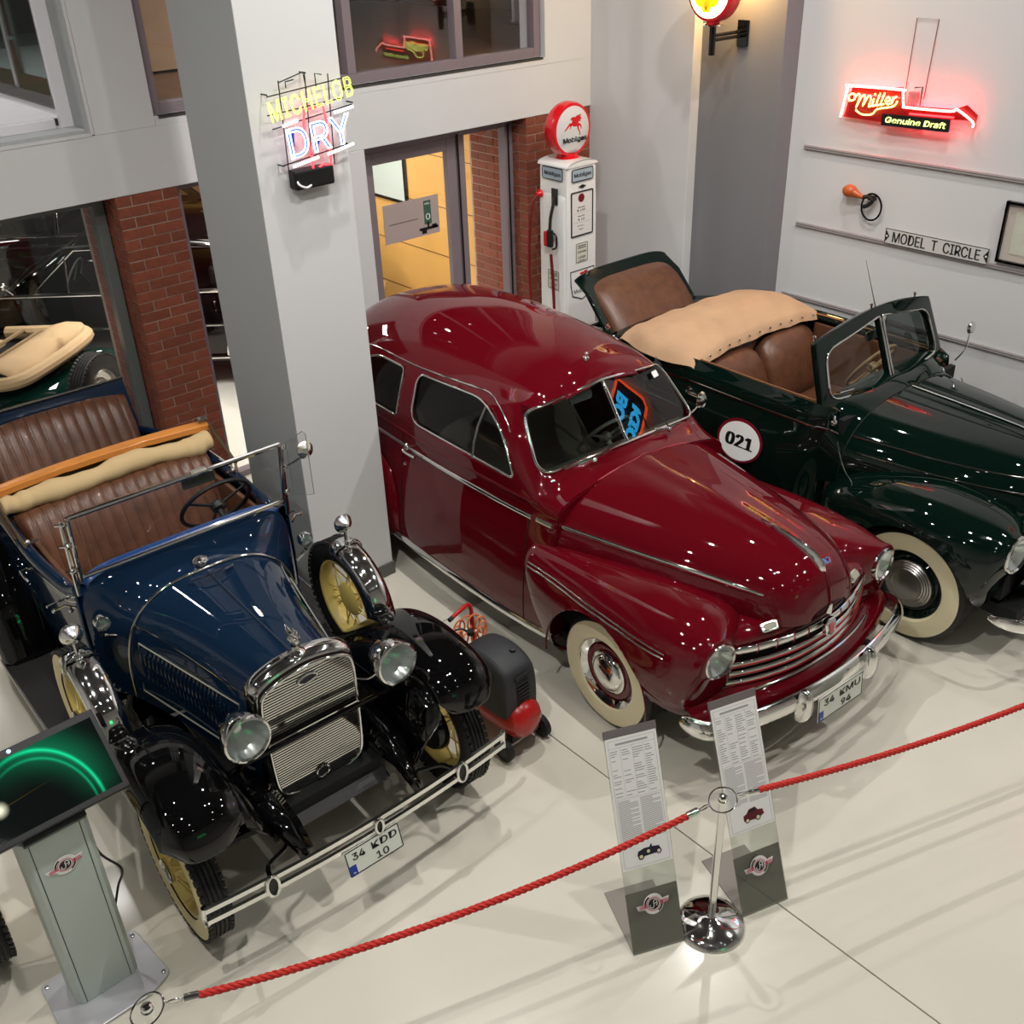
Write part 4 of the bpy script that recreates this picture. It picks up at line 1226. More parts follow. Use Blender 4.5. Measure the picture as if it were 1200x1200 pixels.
        sw = wire_wheel(T, 0, 0, 0, s, .362, .125, mcream, M=SM, name='spare_wheel')
        P = []
        a0, a1 = (R_(-50), R_(96))
        for i in range(37):
            a = a0 + (a1 - a0) * i / 36
            dy, dz = -math.cos(a), math.sin(a)
            row = []
            for rr_, xx in ((.315, -.073), (.345, -.074), (.370, -.060), (.378, -.03), (.381, 0), (.378, .03), (.370, .060), (.345, .074), (.315, .073)):
                row.append((s * (.725 + xx), 1.235 + rr_ * dy, .695 + rr_ * dz))
            P.append(row)
        MB().grid(P, flip=(s < 0)).build('spare_cover', M_CHROME, T, 60, solid=.003)
        def band(a):
            return [(s * (.725 + xx), 1.235 - rr_ * math.cos(R_(a)), .695 + rr_ * math.sin(R_(a))) for rr_, xx in ((.30, -.080), (.35, -.082), (.385, -.05), (.389, 0), (.385, .05), (.35, .082), (.30, .080), (.27, .075))]
        MB().tube(smooth_path(band(84), 3), .008, 6, flat=(.5, 1.8)).build('cover_strap', M_CHROME, T)
        b = MB(); M = TR(s * .725, 1.20, 1.07)
        b.tube([(0, 0, 0), (0, 0, .09)], [.011, .008], 8, M=M)
        b.lathe([(.052, .006), (.054, 0), (.045, -.016), (.03, -.034), (.012, -.05), (0, -.054)], 24, M @ TR(0, .01, .125) @ frame_mat((0, 0, 0), (1, 0, 0), (0, .12, 1)) @ RX(180))
        b.lathe([(.025, 0), (.02, .012), (.012, .016)], 14, M)
        b.build('spare_mirror', M_CHROME, T, 60)
        MB().lathe([(0, .0), (.05, 0)], 24, M @ TR(0, .012, .125) @ frame_mat((0, 0, 0), (1, 0, 0), (0, 0, 1)) @ RX(180)).build('mirror_face', mat('mirror_glass', (.8, .82, .84), .03, 1.0), T, 0)
    both(wing)
    # --- gravel pan and underbody
    MB().box((0, 1.9, .40), (.6, 3.2, .12)).build('chassis', M_VOID, T, 0)
    MB().grid([[(x, .24, .37), (x, .34, .41), (x, .45, .45)] for x in (-.28, -.15, 0, .15, .28)], flip=True).build('gravel_pan', mat('gravel_pan', (0.14, 0.14, 0.14), .55), T, 60)
    MB().tube([(-.62, .42, .34), (0, .42, .30), (.62, .42, .34)], .025, 8).build('front_axle', mb, T)
    MB().tube([(-.62, 3.05, .36), (.62, 3.05, .36)], .04, 8).build('rear_axle', mb, T)
    # --- bumper of two bars with oval clamps
    def bp(x): return -.075 + .05 * (abs(x) / .8) ** 2
    for k, z in enumerate((.452, .518)):
        P = []
        for i in range(41):
            x = -.785 + 1.57 * i / 40
            P.append([(x, bp(x), z - .021), (x, bp(x) - .009, z - .012), (x, bp(x) - .009, z + .012), (x, bp(x), z + .021), (x, bp(x) + .005, z)])
        MB().grid(P, cv=True, capu=True).build('bumper_bar', M_CHROME, T, 30)
    for s in (-1, 1):
        MB().tube([(s * .785, bp(.8), .452 - .02), (s * .79, bp(.8) + .01, .485), (s * .785, bp(.8), .518 + .02)], .012, 8).build('bumper_end', M_CHROME, T)
        MB().tube(smooth_path([(s * .49, bp(.5), .485), (s * .46, .05, .47), (s * .33, .12, .46), (s * .30, .3, .45)], 4), .012, 6).build('bumper_iron', mb, T)
    for x in (-.50, .02, .50):
        sc = 1 if x != .02 else .72
        b = MB(); b.tube([(x + .027 * sc * math.cos(2 * PI * i / 24), bp(x) - .016, .485 + .056 * sc * math.sin(2 * PI * i / 24)) for i in range(24)], .0075, 8, closed=True)
        cl = b.build('bumper_clamp', M_CHROME, T, 60)
        MB().lathe([(0, 0), (1, 0), (1, -.01)], 20, frame_mat((x, bp(x) - .012, .485), (1, 0, 0), (0, 0, 1)) @ Matrix.Diagonal((.025 * sc, .053 * sc, 1, 1))).build('clamp_plate', M_DARK, cl)
    plate(T, frame_mat((-.03, -.105, .385), (1, 0, 0), (0, .30, 1)), .285, .128, ('34', 'KDD'), '10')
    # --- body tub
    bz = [(1.54, 1.215), (1.62, 1.17), (1.75, 1.135), (2.3, 1.12), (2.7, 1.125), (3.2, 1.06), (3.7, .96), (3.95, .85)]
    bx = [(1.54, .572), (1.8, .60), (2.3, .625), (2.7, .62), (3.2, .58), (3.7, .50), (3.95, .42)]
    def side(s):
        P = []
        for i in range(50):
            y = 1.56 + (3.95 - 1.56) * i / 49
            b_, zt = f(bx, y), f(bz, y)
            P.append([(s * (b_ - .045), y, zt - .02), (s * (b_ - .035), y, zt + .008), (s * (b_ - .012), y, zt + .016), (s * (b_ + .006), y, zt + .002), (s * (b_ + .008), y, zt - .06), (s * (b_ + .012), y, .90), (s * (b_ + .004), y, .7), (s * (b_ - .02), y, .52), (s * (b_ - .05), y, .46)])
        MB().grid(P, flip=(s > 0)).build('body_side', mp, T, 60, solid=.004)
        for dz, m_ in ((-.045, M_CHROME), (-.075, M_CHROME)):
            MB().tube([(s * (f(bx, y) + .010), y, f(bz, y) + dz) for y in [1.58 + .06 * i for i in range(38)]], .0035 if dz < -.05 else .005, 6).build('belt_bead', m_, T)
        for yy in (1.70, 2.36):
            MB().tube([(s * (f(bx, yy) + .0105), yy, z) for z in (1.12, 1.0, .9, .7, .54)], .003, 5).build('door_seam', M_INK, T)
        b = MB(); b.tube([(s * (f(bx, 2.25) + .01), 2.26, 1.0), (s * (f(bx, 2.25) + .05), 2.26, 1.0), (s * (f(bx, 2.25) + .055), 2.18, 1.005), (s * (f(bx, 2.25) + .05), 2.12, 1.0)], .009, 8)
        b.build('door_handle', M_CHROME, T)
        MB().box((s * .54, 2.12, .82), (.03, 1.1, .54)).build('door_trim', M_LEATHER, T, 0, bevel=.01)
        # door check and hinge bright bits
        for zz in (1.02, .66): MB().sphere((s * (f(bx, 1.68) + .014), 1.68, zz), .014).build('door_hinge', M_CHROME, T)
        MB().tube([(s * .61, 1.74, 1.06), (s * .70, 1.72, 1.065)], .007, 6).build('door_check', M_CHROME, T)
    both(side)
    # deck behind the seat and tail
    P = []
    for y, z, w in ((2.66, 1.12, .60), (2.80, 1.115, .60), (2.86, 1.10, .595)):
        P.append([(w * q, y, z - .02 * abs(q) ** 4) for q in [-1 + .1 * i for i in range(21)]])
    MB().grid(P).build('rear_deck', mp, T, 60)
    P = []
    for y, z, w in ((3.62, .98, .52), (3.8, .93, .47), (3.93, .84, .43), (3.97, .68, .43), (3.95, .48, .43)):
        P.append([(w * q, y, z - .02 * abs(q) ** 4) for q in [-1 + .1 * i for i in range(21)]])
    MB().grid(P).build('tail_panel', mp, T, 60)
    MB().box((0, 2.1, .50), (1.08, 1.1, .04)).build('floor_boards', M_VOID, T, 0)
    MB().box((0, 1.60, .85), (1.05, .03, .66)).build('bulkhead', M_VOID, T, 0)
    MB().box((0, 3.2, .60), (1.0, .9, .04)).build('rumble_floor', M_VOID, T, 0)
    # --- pleated leather seats
    def pleated(nm, y0, z0, y1, z1, w, n, thick, crown=.05, endw=.08):
        """seat back: n pleats across"""
        P = []
        up = Vector((0, y1 - y0, z1 - z0)); L = up.length; up.normalize(); nf = Vector((0, -up.z, up.y))
        m = n * 6
        for i in range(m + 1):
            x = -w + 2 * w * i / m
            ph = (i % 6) / 6
            pl = .012 * abs(math.sin(PI * i / 6)) ** .6
            e = abs(x / w)
            ed = 1 - max(0, (e - (1 - endw)) / endw) ** 2.2
            Lh = L * (1 - crown * e ** 3)
            row = []
            for t, d in ((0, .0), (.0, .6), (.04, .95), (.3, 1.0), (.6, 1.02), (.82, .98), (.93, .80), (.985, .5), (1.0, .1), (1.0, -.3)):
                q = Vector((x, y0, z0)) + up * (Lh * t) + nf * (d * thick * (.35 + .65 * ed) + (pl if d > .3 else 0))
                row.append(tuple(q))
            P.append(row)
        o = MB().grid(P, flip=True).build(nm, M_LEATHER, T, 80)
        b = MB()
        for k in range(1, n):
            x = -w + 2 * w * k / n
            e = abs(x / w); Lh = L * (1 - crown * e ** 3); ed = 1 - max(0, (e - (1 - endw)) / endw) ** 2.2
            b.tube([tuple(Vector((x, y0, z0)) + up * (Lh * t) + nf * (d * thick * (.35 + .65 * ed) + .001)) for t, d in ((.04, .95), (.3, 1.0), (.6, 1.02), (.82, .98), (.93, .80), (.985, .5))], .0022, 5)
        tag(b.build('pleat_seams', mat('leather_seam', (0.22, 0.11, 0.06), .6), o), kind='stuff')
        return o
    pleated('seat_back', 2.36, .66, 2.60, 1.185, .575, 17, .13)
    P = []
    for x in [-.53 + 1.06 * i / 16 for i in range(17)]:
        P.append([(x, 1.86, .58), (x, 1.84, .66), (x, 1.90, .73), (x, 2.15, .74), (x, 2.40, .70)])
    MB().grid(P, flip=True).build('seat_cushion', M_LEATHER, T, 60, subsurf=1)
    # rumble seat and its raised lid
    pleated('rumble_seat_back', 3.30, .72, 3.60, 1.285, .475, 13, .10, .06, .16)
    P = []
    for q in [-1 + .1 * i for i in range(21)]:
        P.append([(.52 * q, 3.50 + .0, .86), (.53 * q, 3.62, 1.10), (.53 * q, 3.70, 1.285), (.53 * q, 3.705, 1.33 - .012 * abs(q) ** 4), (.53 * q, 3.735, 1.32 - .012 * abs(q) ** 4), (.52 * q, 3.66, 1.05), (.5 * q, 3.58, .84)])
    MB().grid(P, capu=True).build('rumble_lid', mp, T, 50)
    MB().tube([(-.53, 3.70, 1.322), (.53, 3.70, 1.322)], .008, 8).build('lid_bead', M_CHROME, T)
    # --- steering, windscreen
    steering(T, (.335, 1.93, 1.165), -58, .205, M_DARK, M_DARK, .45)
    y0, z0, y1, z1, w = 1.515, 1.275, 1.455, 1.635, .55
    for nm, pts, r_ in (('windscreen_bottom_rail', [(-w, y0, z0), (w, y0, z0)], .011), ('windscreen_top_rail', [(-w, y1, z1), (w, y1, z1)], .013)):
        MB().tube(pts, r_, 8).build(nm, M_CHROME, T)
    for s in (-1, 1):
        b = MB(); b.tube([(s * w, y0, z0 - .02), (s * w, y1, z1 + .005)], .010, 8)
        b.tube([(s * (w + .022), y0 + .02, z0 - .10), (s * (w + .022), y0 + .015, z0), (s * (w + .022), y1 + .045, z1 - .06)], .013, 8)
        b.build('windscreen_post', M_CHROME, T)
        b = MB()
        for t in (.12, .55, .9):
            c = Vector((s * (w + .024), y0 + (y1 - y0) * t + .012, z0 + (z1 - z0) * t))
            b.sphere(c, .017, n=10, m=6); b.tube([c, c + Vector((s * .03, .02, 0))], .006, 6)
        b.build('post_clamps', M_CHROME, T)
        # wind wing
        a = Vector((s * (w + .05), y1 + .03, 0)); d = Vector((s * .085, -.07, 0)) if s > 0 else Vector((s * .02, .16, 0))
        q = [(0, z0 + .02), (1, z0 + .03), (1, z1 + .03), (.85, z1 + .045), (0, z1 - .02)]
        if s > 0:
            vs = [tuple(a + d * u + Vector((0, 0, z))) for u, z in q]
            g = MB().add(vs, [tuple(range(len(vs)))]).build('wind_wing', M_GLASS, T, 0, solid=.005)
            MB().tube(vs, .0022, 5, closed=True).build('wing_edge', mat('glass_edge', (.35, .42, .40), .2), g)
    g = MB().add([(-w, y0, z0), (w, y0, z0), (w, y1, z1), (-w, y1, z1)], [(0, 1, 2, 3)]).build('windscreen_glass', M_GLASS, T, 0, solid=.005)
    # interior mirror on the top rail and door mirror
    b = MB(); M = frame_mat((.10, y1 + .03, z1 - .045), (1, 0, 0), (0, .15, 1)); b.prism(round_poly([(-.085, -.032), (.085, -.032), (.085, .032), (-.085, .032)], .008), .012, M)
    mm = b.build('rear_view_mirror', mat('mirror_back_dark', (.22, .24, .22), .25, .6), T, 0)
    MB().tube([(.10, y1 + .02, z1 - .01), (.10, y1, z1 + .012)], .01, 6).box((.10, y1, z1 + .014), (.08, .02, .014)).build('mirror_clip', M_CHROME, mm)
    b = MB(); b.tube([(w + .03, y1 + .04, z1 - .16), (w + .13, y1 + .03, z1 - .13)], .006, 6)
    b.lathe([(.048, .004), (.05, 0), (.04, -.016), (.02, -.03), (0, -.034)], 24, frame_mat((w + .155, y1 + .035, z1 - .10), (1, 0, 0), (0, .1, 1)) @ RX(180))
    b.build('door_mirror', M_CHROME, T)
    # --- folded hood: wooden bow, canvas roll, irons
    mw = mat('varnished_bow', (0.74, 0.47, 0.20), .3, 0, .5, noise=(8, .12))
    mc = mat('tan_canvas', (0.74, 0.64, 0.47), .85, bump=(200, .25))
    P = []
    for i in range(41):
        q = -1 + i / 20; x = .64 * q
        sc = .010 * (abs((i % 14) - 7) < 1.5)
        yy = 2.66 - .02 * q * q; zz = 1.315 - .015 * q * q
        hw = .034 - .010 * math.exp(-((abs(q) - .38) / .06) ** 2)
        P.append([(x, yy - hw, zz - .02), (x, yy - hw, zz + .012), (x, yy - hw * .6, zz + .022), (x, yy + .03, zz + .024), (x, yy + .036, zz + .01), (x, yy + .034, zz - .02)])
    MB().grid(P, cv=True, capu=True, flip=True).build('hood_bow', mw, T, 40)
    P = []
    random.seed(3)
    for i in range(49):
        q = -1 + i / 24; x = .62 * q
        r_ = .058 + .006 * math.sin(q * 9) + .004 * math.sin(q * 23 + 1) + (.008 * math.sin(q * 60) if abs(q) > .72 else 0)
        cy, cz = 2.575 + .012 * math.sin(q * 5), 1.245 - .03 * q * q + .006 * math.sin(q * 7) + (.02 if abs(q) > .9 else 0)
        P.append([(x, cy + r_ * 1.15 * math.cos(2 * PI * k / 20), cz + r_ * math.sin(2 * PI * k / 20)) for k in range(20)])
    MB().grid(P, cv=True, capu=True, flip=True).build('folded_canvas', mc, T, 60, subsurf=1)
    P = []
    for i in range(31):
        q = -1 + i / 15; x = .60 * q
        P.append([(x, 2.66, 1.30), (x, 2.72, 1.27 + .008 * math.sin(q * 20)), (x, 2.78, 1.20 + .012 * math.sin(q * 14)), (x, 2.80, 1.13), (x, 2.74, 1.12)])
    MB().grid(P).build('canvas_fold', mc, T, 60)
    for s in (-1, 1):
        b = MB()
        b.tube([(s * .645, 2.67, 1.325), (s * .63, 2.28, 1.19), (s * .615, 2.24, 1.13)], .009, 6)
        b.tube([(s * .66, 2.66, 1.30), (s * .645, 2.30, 1.165)], .009, 6)
        b.build('hood_iron', mat('bronze_iron', (.42, .35, .27), .35, .7), T)
        b = MB(); b.box((s * .62, 2.645, 1.345), (.06, .03, .012)); b.sphere((s * .60, 2.64, 1.355), .012); b.tube([(s * .585, 2.62, 1.35), (s * .64, 2.62, 1.36)], .006, 6); b.tube([(s * .6, 2.25, 1.145), (s * .55, 2.22, 1.17)], .008, 6); b.sphere((s * .60, 2.26, 1.15), .018)
        b.build('bow_catch', M_STEEL, T)
    # side-lamp bracket wires and small fittings on the cowl
    for s in (-1, 1):
        b = MB(); b.tube([(s * .60, 1.56, 1.10), (s * .64, 1.60, 1.11), (s * .69, 1.62, 1.09)], .006, 6); b.sphere((s * .69, 1.62, 1.09), .012)
        b.build('cowl_fitting', M_CHROME, T)
blue_car()
# ================================================================ dark green convertible
GREEN = thing('convertible_car', 'dark green open convertible with a tan hood cover and number 021 on its door', 'car', (6.01, 1.30, 0), -1.5)
def green_car():
    T = GREEN
    mp = paint('dark_green_paint', (0.014, 0.075, 0.058))
    HY, RR = 1.09, .37
    def f(k, y): return float(pchip(k, y)[0])
    bz = [(1.70, 1.12), (1.85, 1.165), (2.0, 1.19), (2.9, 1.20), (3.5, 1.17), (4.0, 1.10), (4.5, .98), (4.8, .82), (4.92, .6)]
    bx = [(1.70, .70), (2.0, .725), (2.6, .75), (3.2, .745), (3.8, .68), (4.3, .57), (4.8, .40), (4.92, .28)]
    bl = [(0, -.045), (.06, 0), (.16, .025), (.35, .085), (.6, .12), (.85, .12), (1, .10)]
    def side_x(y, z):
        zt = f(bz, y); q = max(0, min(1, (zt - z) / (zt - .30)))
        return f(bx, y) * f([(1.88, .92), (1.99, 1.0)], y) + f(bl, q) * f([(1.7, .1), (1.88, .30), (2.1, .70), (2.5, 1), (3.8, .9), (4.92, .3)], y)
    def side(s):
        P = []
        ys = [1.88 + i * .0489 for i in range(63)]
        for y in ys:
            zt = f(bz, y)
            row = [(s * (f(bx, y) - .10), y, zt - .035), (s * (f(bx, y) - .085), y, zt - .004)]
            for i in range(25):
                z = zt - (zt - .30) * (i / 24) ** 1.25
                row.append((s * side_x(y, z), y, z + (.012 if i == 0 else 0)))
            P.append(row)
        MB().grid(P, flip=(s > 0)).build('body_side', mp, T, 60, solid=.004)
        MB().tube([(s * (side_x(y, f(bz, y) - .125) + .003), y, f(bz, y) - .125) for y in [1.84 + .06 * i for i in range(50)]], .007, 6).build('belt_strip', M_CHROME, T)
        MB().tube([(s * (f(bx, y) - .085), y, f(bz, y) + .002) for y in [1.98 + .06 * i for i in range(18)]], .006, 6).build('door_cap', mat('tan_cap', (.55, .38, .25), .4, .3), T)
        for yy in (1.90, 3.02):
            MB().tube([(s * (side_x(yy, z) + .001), yy, z) for z in [.34 + .06 * i for i in range(14)]], .003, 5).build('door_seam', M_INK, T)
        b = MB(); z = 1.02
        b.tube(smooth_path([(s * (side_x(2.98, z) + .0), 2.98, z), (s * (side_x(2.98, z) + .045), 2.97, z), (s * (side_x(2.9, z) + .05), 2.90, z), (s * (side_x(2.9, z) + .045), 2.83, z - .004)], 4), .011, 8)
        b.lathe([(.022, 0), (.018, .01), (0, .012)], 14, frame_mat((s * (side_x(2.98, z)), 2.98, z), (0, s, 0), (0, 0, 1)))
        b.build('door_handle', M_CHROME, T)
        MB().box((s * .655, 2.45, .86), (.03, 1.1, .56)).build('door_trim', M_LEATHER, T, 0, bevel=.01)
    both(side)
    # cowl and hood
    def hsec(y, k):
        w, zc, n, base = [float(q) for q in pchip(k, y)]
        return [(-w * se(PI * i / 56, n)[0], y, base + (zc - base) * se(PI * i / 56, n)[1] + .010 * math.exp(-(w * se(PI * i / 56, n)[0] / .03) ** 2)) for i in range(57)]
    kc = [(1.78, (.712, 1.185, 2.7, .72)), (1.90, (.722, 1.215, 4.0, .70)), (2.02, (.735, 1.212, 7.0, .66))]
    MB().grid([hsec(y, kc) for y in (1.78, 1.82, 1.87, 1.91, 1.95, 1.98, 2.02)]).build('cowl', mp, T, 50)
    kh = [(.36, (.06, .80, 2.1, .62)), (.37, (.13, .90, 2.1, .60)), (.40, (.20, .98, 2.2, .60)), (.48, (.29, 1.05, 2.3, .62)), (.65, (.42, 1.10, 2.5, .66)), (.9, (.53, 1.14, 2.6, .70)), (1.3, (.63, 1.165, 2.7, .72)), (1.775, (.712, 1.183, 2.7, .72))]
    hy = [.36, .362, .366, .372, .38, .39, .41, .44, .48, .54, .6, .7, .8, .95, 1.1, 1.3, 1.5, 1.65, 1.775]
    MB().grid([hsec(y, kh) for y in hy]).build('hood', mp, T, 50, subsurf=1)
    def hx(y, z):
        w, zc, n, base = [float(q) for q in pchip(kh, y)]
        t = max(0, min(1, (z - base) / (zc - base)))
        return w * (1 - t ** n) ** (1 / n)
    ys = [.44 + .06 * i for i in range(23)]
    MB().tube([(0, y, float(pchip(kh, y)[1]) + .011) for y in ys], .007, 6, flat=(.7, 1.2)).build('hood_centre_strip', M_CHROME, T)
    for s in (-1, 1):
        MB().tube([(s * (hx(y, 1.03) + .003), y, 1.03) for y in [.62 + .05 * i for i in range(24)]], .006, 6).build('hood_strip', M_CHROME, T)
        MB().tube([(s * (hx(y, .955) + .004), y, .955) for y in [.50 + .05 * i for i in range(25)]], .006, 6).build('hood_strip', M_CHROME, T)
    MB().tube([(p[0], p[1], p[2] + .001) for p in hsec(1.778, kh)], .003, 5).build('hood_seam', M_INK, T)
    for s in (-1, 1):
        MB().tube(smooth_path([(s * .725, 1.80, 1.02), (s * .745, 1.76, .95), (s * .79, 1.68, .88), (s * .83, 1.60, .85), (s * .85, 1.58, .80)], 4), .003, 5).build('wing_seam', mat('seam_green', (.18, .25, .22), .3), T)
    # wings
    def wing(s):
        st = [(1.86, .50, .84, .66, .25, 2.4), (1.80, .46, .88, .74, .25, 2.6), (1.6, .40, .945, .86, .26, 2.7), (1.35, .35, .985, .93, .28, 2.6), (1.09, .32, 1.0, .955, .30, 2.6), (.86, .34, .995, .945, .29, 2.5), (.72, .40, .965, .93, .33, 2.4), (.64, .49, .935, .915, .42, 2.25), (.59, .59, .905, .90, .60, 2.05), (.565, .64, .88, .90, .66, 2.0)]
        keys = [(a[0], a[1:]) for a in reversed(st)]
        yy = [.565, .57, .576, .585, .595, .61, .63, .65, .68, .71, .75, .79] + [.82 + .02 * i for i in range(42)] + [1.68, 1.72, 1.76, 1.8, 1.83, 1.86]
        P = []
        for y in yy:
            xi, xo, zt, zl, n = [float(q) for q in pchip(keys, y)]
            row = []
            for i in range(88):
                c, q = se(2 * PI * i / 88, n)
                x, z = (xi + xo) / 2 + (xo - xi) / 2 * c, (zt + zl) / 2 + (zt - zl) / 2 * q
                back = max(0, .72 - z) * .35 * max(0, min(1, (y - 1.3) / .5))
                row.append((s * x, y - back, z))
            P.append(row)
        arch = [(HY + .415 * math.cos(2 * PI * i / 60), .37 + .415 * math.sin(2 * PI * i / 60)) for i in range(60)]
        vs, fs = shell(P, [PYZ + (arch, lambda c: abs(c[0]) > .5)], cv=True)
        keep = []
        for q in fs:
            c = [sum(vs[i][k] for i in q) / 4 for k in range(3)]
            if c[2] < .40 and HY - .42 < c[1] < HY + .42 and abs(c[0]) < .92: continue
            if abs(c[0]) < .48 and c[2] < .74 and c[1] > .7: continue
            keep.append(q)
        if s < 0: keep = [tuple(reversed(q)) for q in keep]
        MB().add(vs, keep).build('front_wing', mp, T, 50)
        MB().box((s * .58, 1.1, .64), (.3, 1.0, .42)).build('wheel_house', M_VOID, T, 0)
        headlight(T, (s * .76, .56, .78), (s * .08, -1, .04), .112, .10, m_shell=mp)
        disc_wheel(T, s * .835, HY, RR, s, RR, .16, mp, M_STEEL, wr0=.63, wr1=.93, ring=False, capr=.40, rings=4)
        rk = [(3.25, (.55, .84, .60, .25, 2.4)), (3.45, (.5, .95, .84, .25, 2.6)), (3.9, (.42, .99, .94, .26, 2.6)), (4.3, (.40, .97, .90, .28, 2.5)), (4.7, (.40, .86, .68, .30, 2.3)), (4.88, (.45, .74, .5, .34, 2.0))]
        P = []
        for i in range(46):
            y = 3.25 + 1.63 * i / 45
            xi, xo, zt, zl, n = [float(q) for q in pchip(rk, y)]
            P.append([(s * ((xi + xo) / 2 + (xo - xi) / 2 * se(2 * PI * j / 48, n)[0]), y, (zt + zl) / 2 + (zt - zl) / 2 * se(2 * PI * j / 48, n)[1]) for j in range(48)])
        arch2 = [(4.03 + .42 * math.cos(2 * PI * i / 48), .34 + .38 * math.sin(2 * PI * i / 48)) for i in range(48)]
        vs, fs = shell(P, [PYZ + (arch2, lambda c: abs(c[0]) > .62)], cv=True)
        if s < 0: fs = [tuple(reversed(q)) for q in fs]
        MB().add(vs, fs).build('rear_wing', mp, T, 50)
        disc_wheel(T, s * .80, 4.03, RR, s, RR, .16, mp, M_STEEL, wr0=.63, wr1=.93, ring=False, capr=.40, rings=4)
        rb = MB().box((s * .86, 2.6, .30), (.16, 1.4, .05)).build('running_board', M_VOID, T, 0, bevel=.01)
    both(wing)
    # nose, grille bars, bumper
    P = []
    for i in range(25):
        x = -.62 + 1.24 * i / 24
        y0 = .34 + .45 * x * x
        P.append([(x, y0 + .25, .86), (x, y0 + .08, .84), (x, y0 + .02, .78), (x, y0, .66), (x, y0 + .04, .48), (x, y0 + .14, .40)])
    MB().grid(P, flip=True).build('nose_panel', mp, T, 60, subsurf=1)
    for k in range(9):
        z = .74 - .032 * k
        MB().tube([(x, .345 + .45 * x * x - .008, z) for x in [-.34 + .068 * i for i in range(11)]], .007, 6).build('grille_bar', M_CHROME, T)
    path = [(-.955, .56), (-.965, .48), (-.94, .40), (-.88, .33)] + [(x, .18 + .16 * (x / .85) ** 2) for x in [-.80 + .08 * i for i in range(21)]] + [(.88, .33), (.94, .40), (.965, .48), (.955, .56)]
    prof = [(-.05, 0), (-.042, .018), (0, .03), (.042, .018), (.05, 0), (0, -.006)]
    P = []
    for i, p in enumerate(path):
        a = Vector(path[max(0, i - 1)]); c = Vector(path[min(len(path) - 1, i + 1)]); t = (c - a).normalized(); nr = Vector((t.y, -t.x))
        e = min(i, len(path) - 1 - i); sc = (.5, .8)[e] if e < 2 else 1
        P.append([(p[0] + nr.x * d, p[1] + nr.y * d, .46 + h * sc) for h, d in prof])
    MB().grid(P, cv=True, capu=True).build('bumper', M_CHROME, T, 50, subsurf=1)
    for s in (-1, 1):
        P = []
        for q, w, d in ((-.09, .03, .03), (-.04, .04, .05), (.06, .036, .055), (.15, .028, .05), (.20, .014, .03)):
            P.append([(s * .60 + w * math.cos(R_(a)), .255 - d * math.sin(R_(a)), .46 + q) for a in range(0, 181, 20)])
        MB().grid(P, capu=True).build('bumper_guard', M_CHROME, T, 60)
    # underside
    MB().box((0, 2.6, .34), (1.4, 4.2, .08)).build('chassis', M_VOID, T, 0)
    MB().box((0, 1.84, .78), (1.3, .04, .7)).build('bulkhead', M_VOID, T, 0)
    MB().box((0, 2.6, .44), (1.3, 1.6, .05)).build('floor_pan', mat('brown_carpet', (.20, .12, .09), .9), T, 0)
    # windscreen frame: one pressing with two openings
    o = Vector((0, 1.93, 1.12)); upv = Vector((0, .18, .46)); L = upv.length; up = upv.normalized()
    def wp(x, v, d=0):
        q = o + up * v + Vector((0, -up.z, up.y)) * d
        bow = .05 * (x / .65) ** 2
        return (x, q.y + bow, q.z)
    def half(v): return .690 - .055 * (v / L) - (.04 * max(0, (v - .42) / .10) ** 2 if v > .42 else 0)
    def top(x): return L + .062 - .100 * (abs(x) / .65) ** 2.2
    P = []
    for i in range(81):
        q = -1 + i / 40; row = []
        for j in range(41):
            t = j / 40
            v = t * top(q * .64)
            row.append(wp(q * half(v), v))
        P.append(row)
    holes = []
    for s in (-1, 1):
        poly = [(s * .014, .035), (s * .615, .08), (s * .575, .392), (s * .014, .494)]
        rp = round_poly(poly, [.02, .09, .09, .02], 6)
        holes.append((lambda p: (p[0], (Vector((0, p[1] - .05 * (p[0] / .65) ** 2, p[2])) - o).dot(up)), lambda p, a, b: wp(a, b), rp, lambda c: True))
    vs, fs = shell(P, holes)
    MB().add(vs, fs).build('windscreen_frame', mp, T, 40, solid=.045, bevel=.008)
    for k, hl in enumerate(holes):
        rp = hl[2]
        ring = [wp(a, b, .048) for a, b in rp]
        MB().tube(ring, .0065, 6, closed=True).build('windscreen_trim', M_CHROME, T)
        MB().add([wp(a, b, -.012) for a, b in rp], [tuple(range(len(rp)))]).build('windscreen_glass', glass('car_glass', (0.86, 0.9, 0.88), 1.15), T, 0)
    for x in (-.60, -.02, .52):
        b = MB(); p = wp(x, top(x) - .0); b.tube([p, (p[0], p[1], p[2] + .02)], .007, 6); b.sphere((p[0], p[1], p[2] + .024), .012)
        b.build('frame_stud', M_CHROME, T)
    p = Vector(wp(.05, .47, .012))
    b = MB(); b.sphere(p, .02); b.tube([p, p + Vector((-.005, .05, .06)), p + Vector((-.20, .05, .42))], [.006, .004, .0015], 6)
    b.build('aerial', M_STEEL, T)
    for s in (-1, 1):
        b = MB(); q = Vector(wp(s * .16, .03, .03)); b.sphere(q, .026, sc=(1.3, 1, .8)); b.tube([q, q + Vector((s * .10 - .06, .0, .03)), Vector(wp(s * .16 - .20, .085, .012))], .005, 6); b.tube([Vector(wp(s * .16 - .32, .10, .010)), Vector(wp(s * .16 - .04, .08, .010))], .005, 6)
        b.build('wiper', M_CHROME, T)
    b = MB(); q = Vector((-.70, 1.86, 1.12)); b.sphere(q, .022); b.tube([q, q + Vector((.03, .02, .03))], .008, 6); b.build('frame_hinge', M_CHROME, T)
    # quarter vent on the far side, mirror on its arm
    q = [(.655, 2.05, 1.21), (.655, 2.42, 1.21), (.655, 2.40, 1.36), (.655, 2.16, 1.52)]
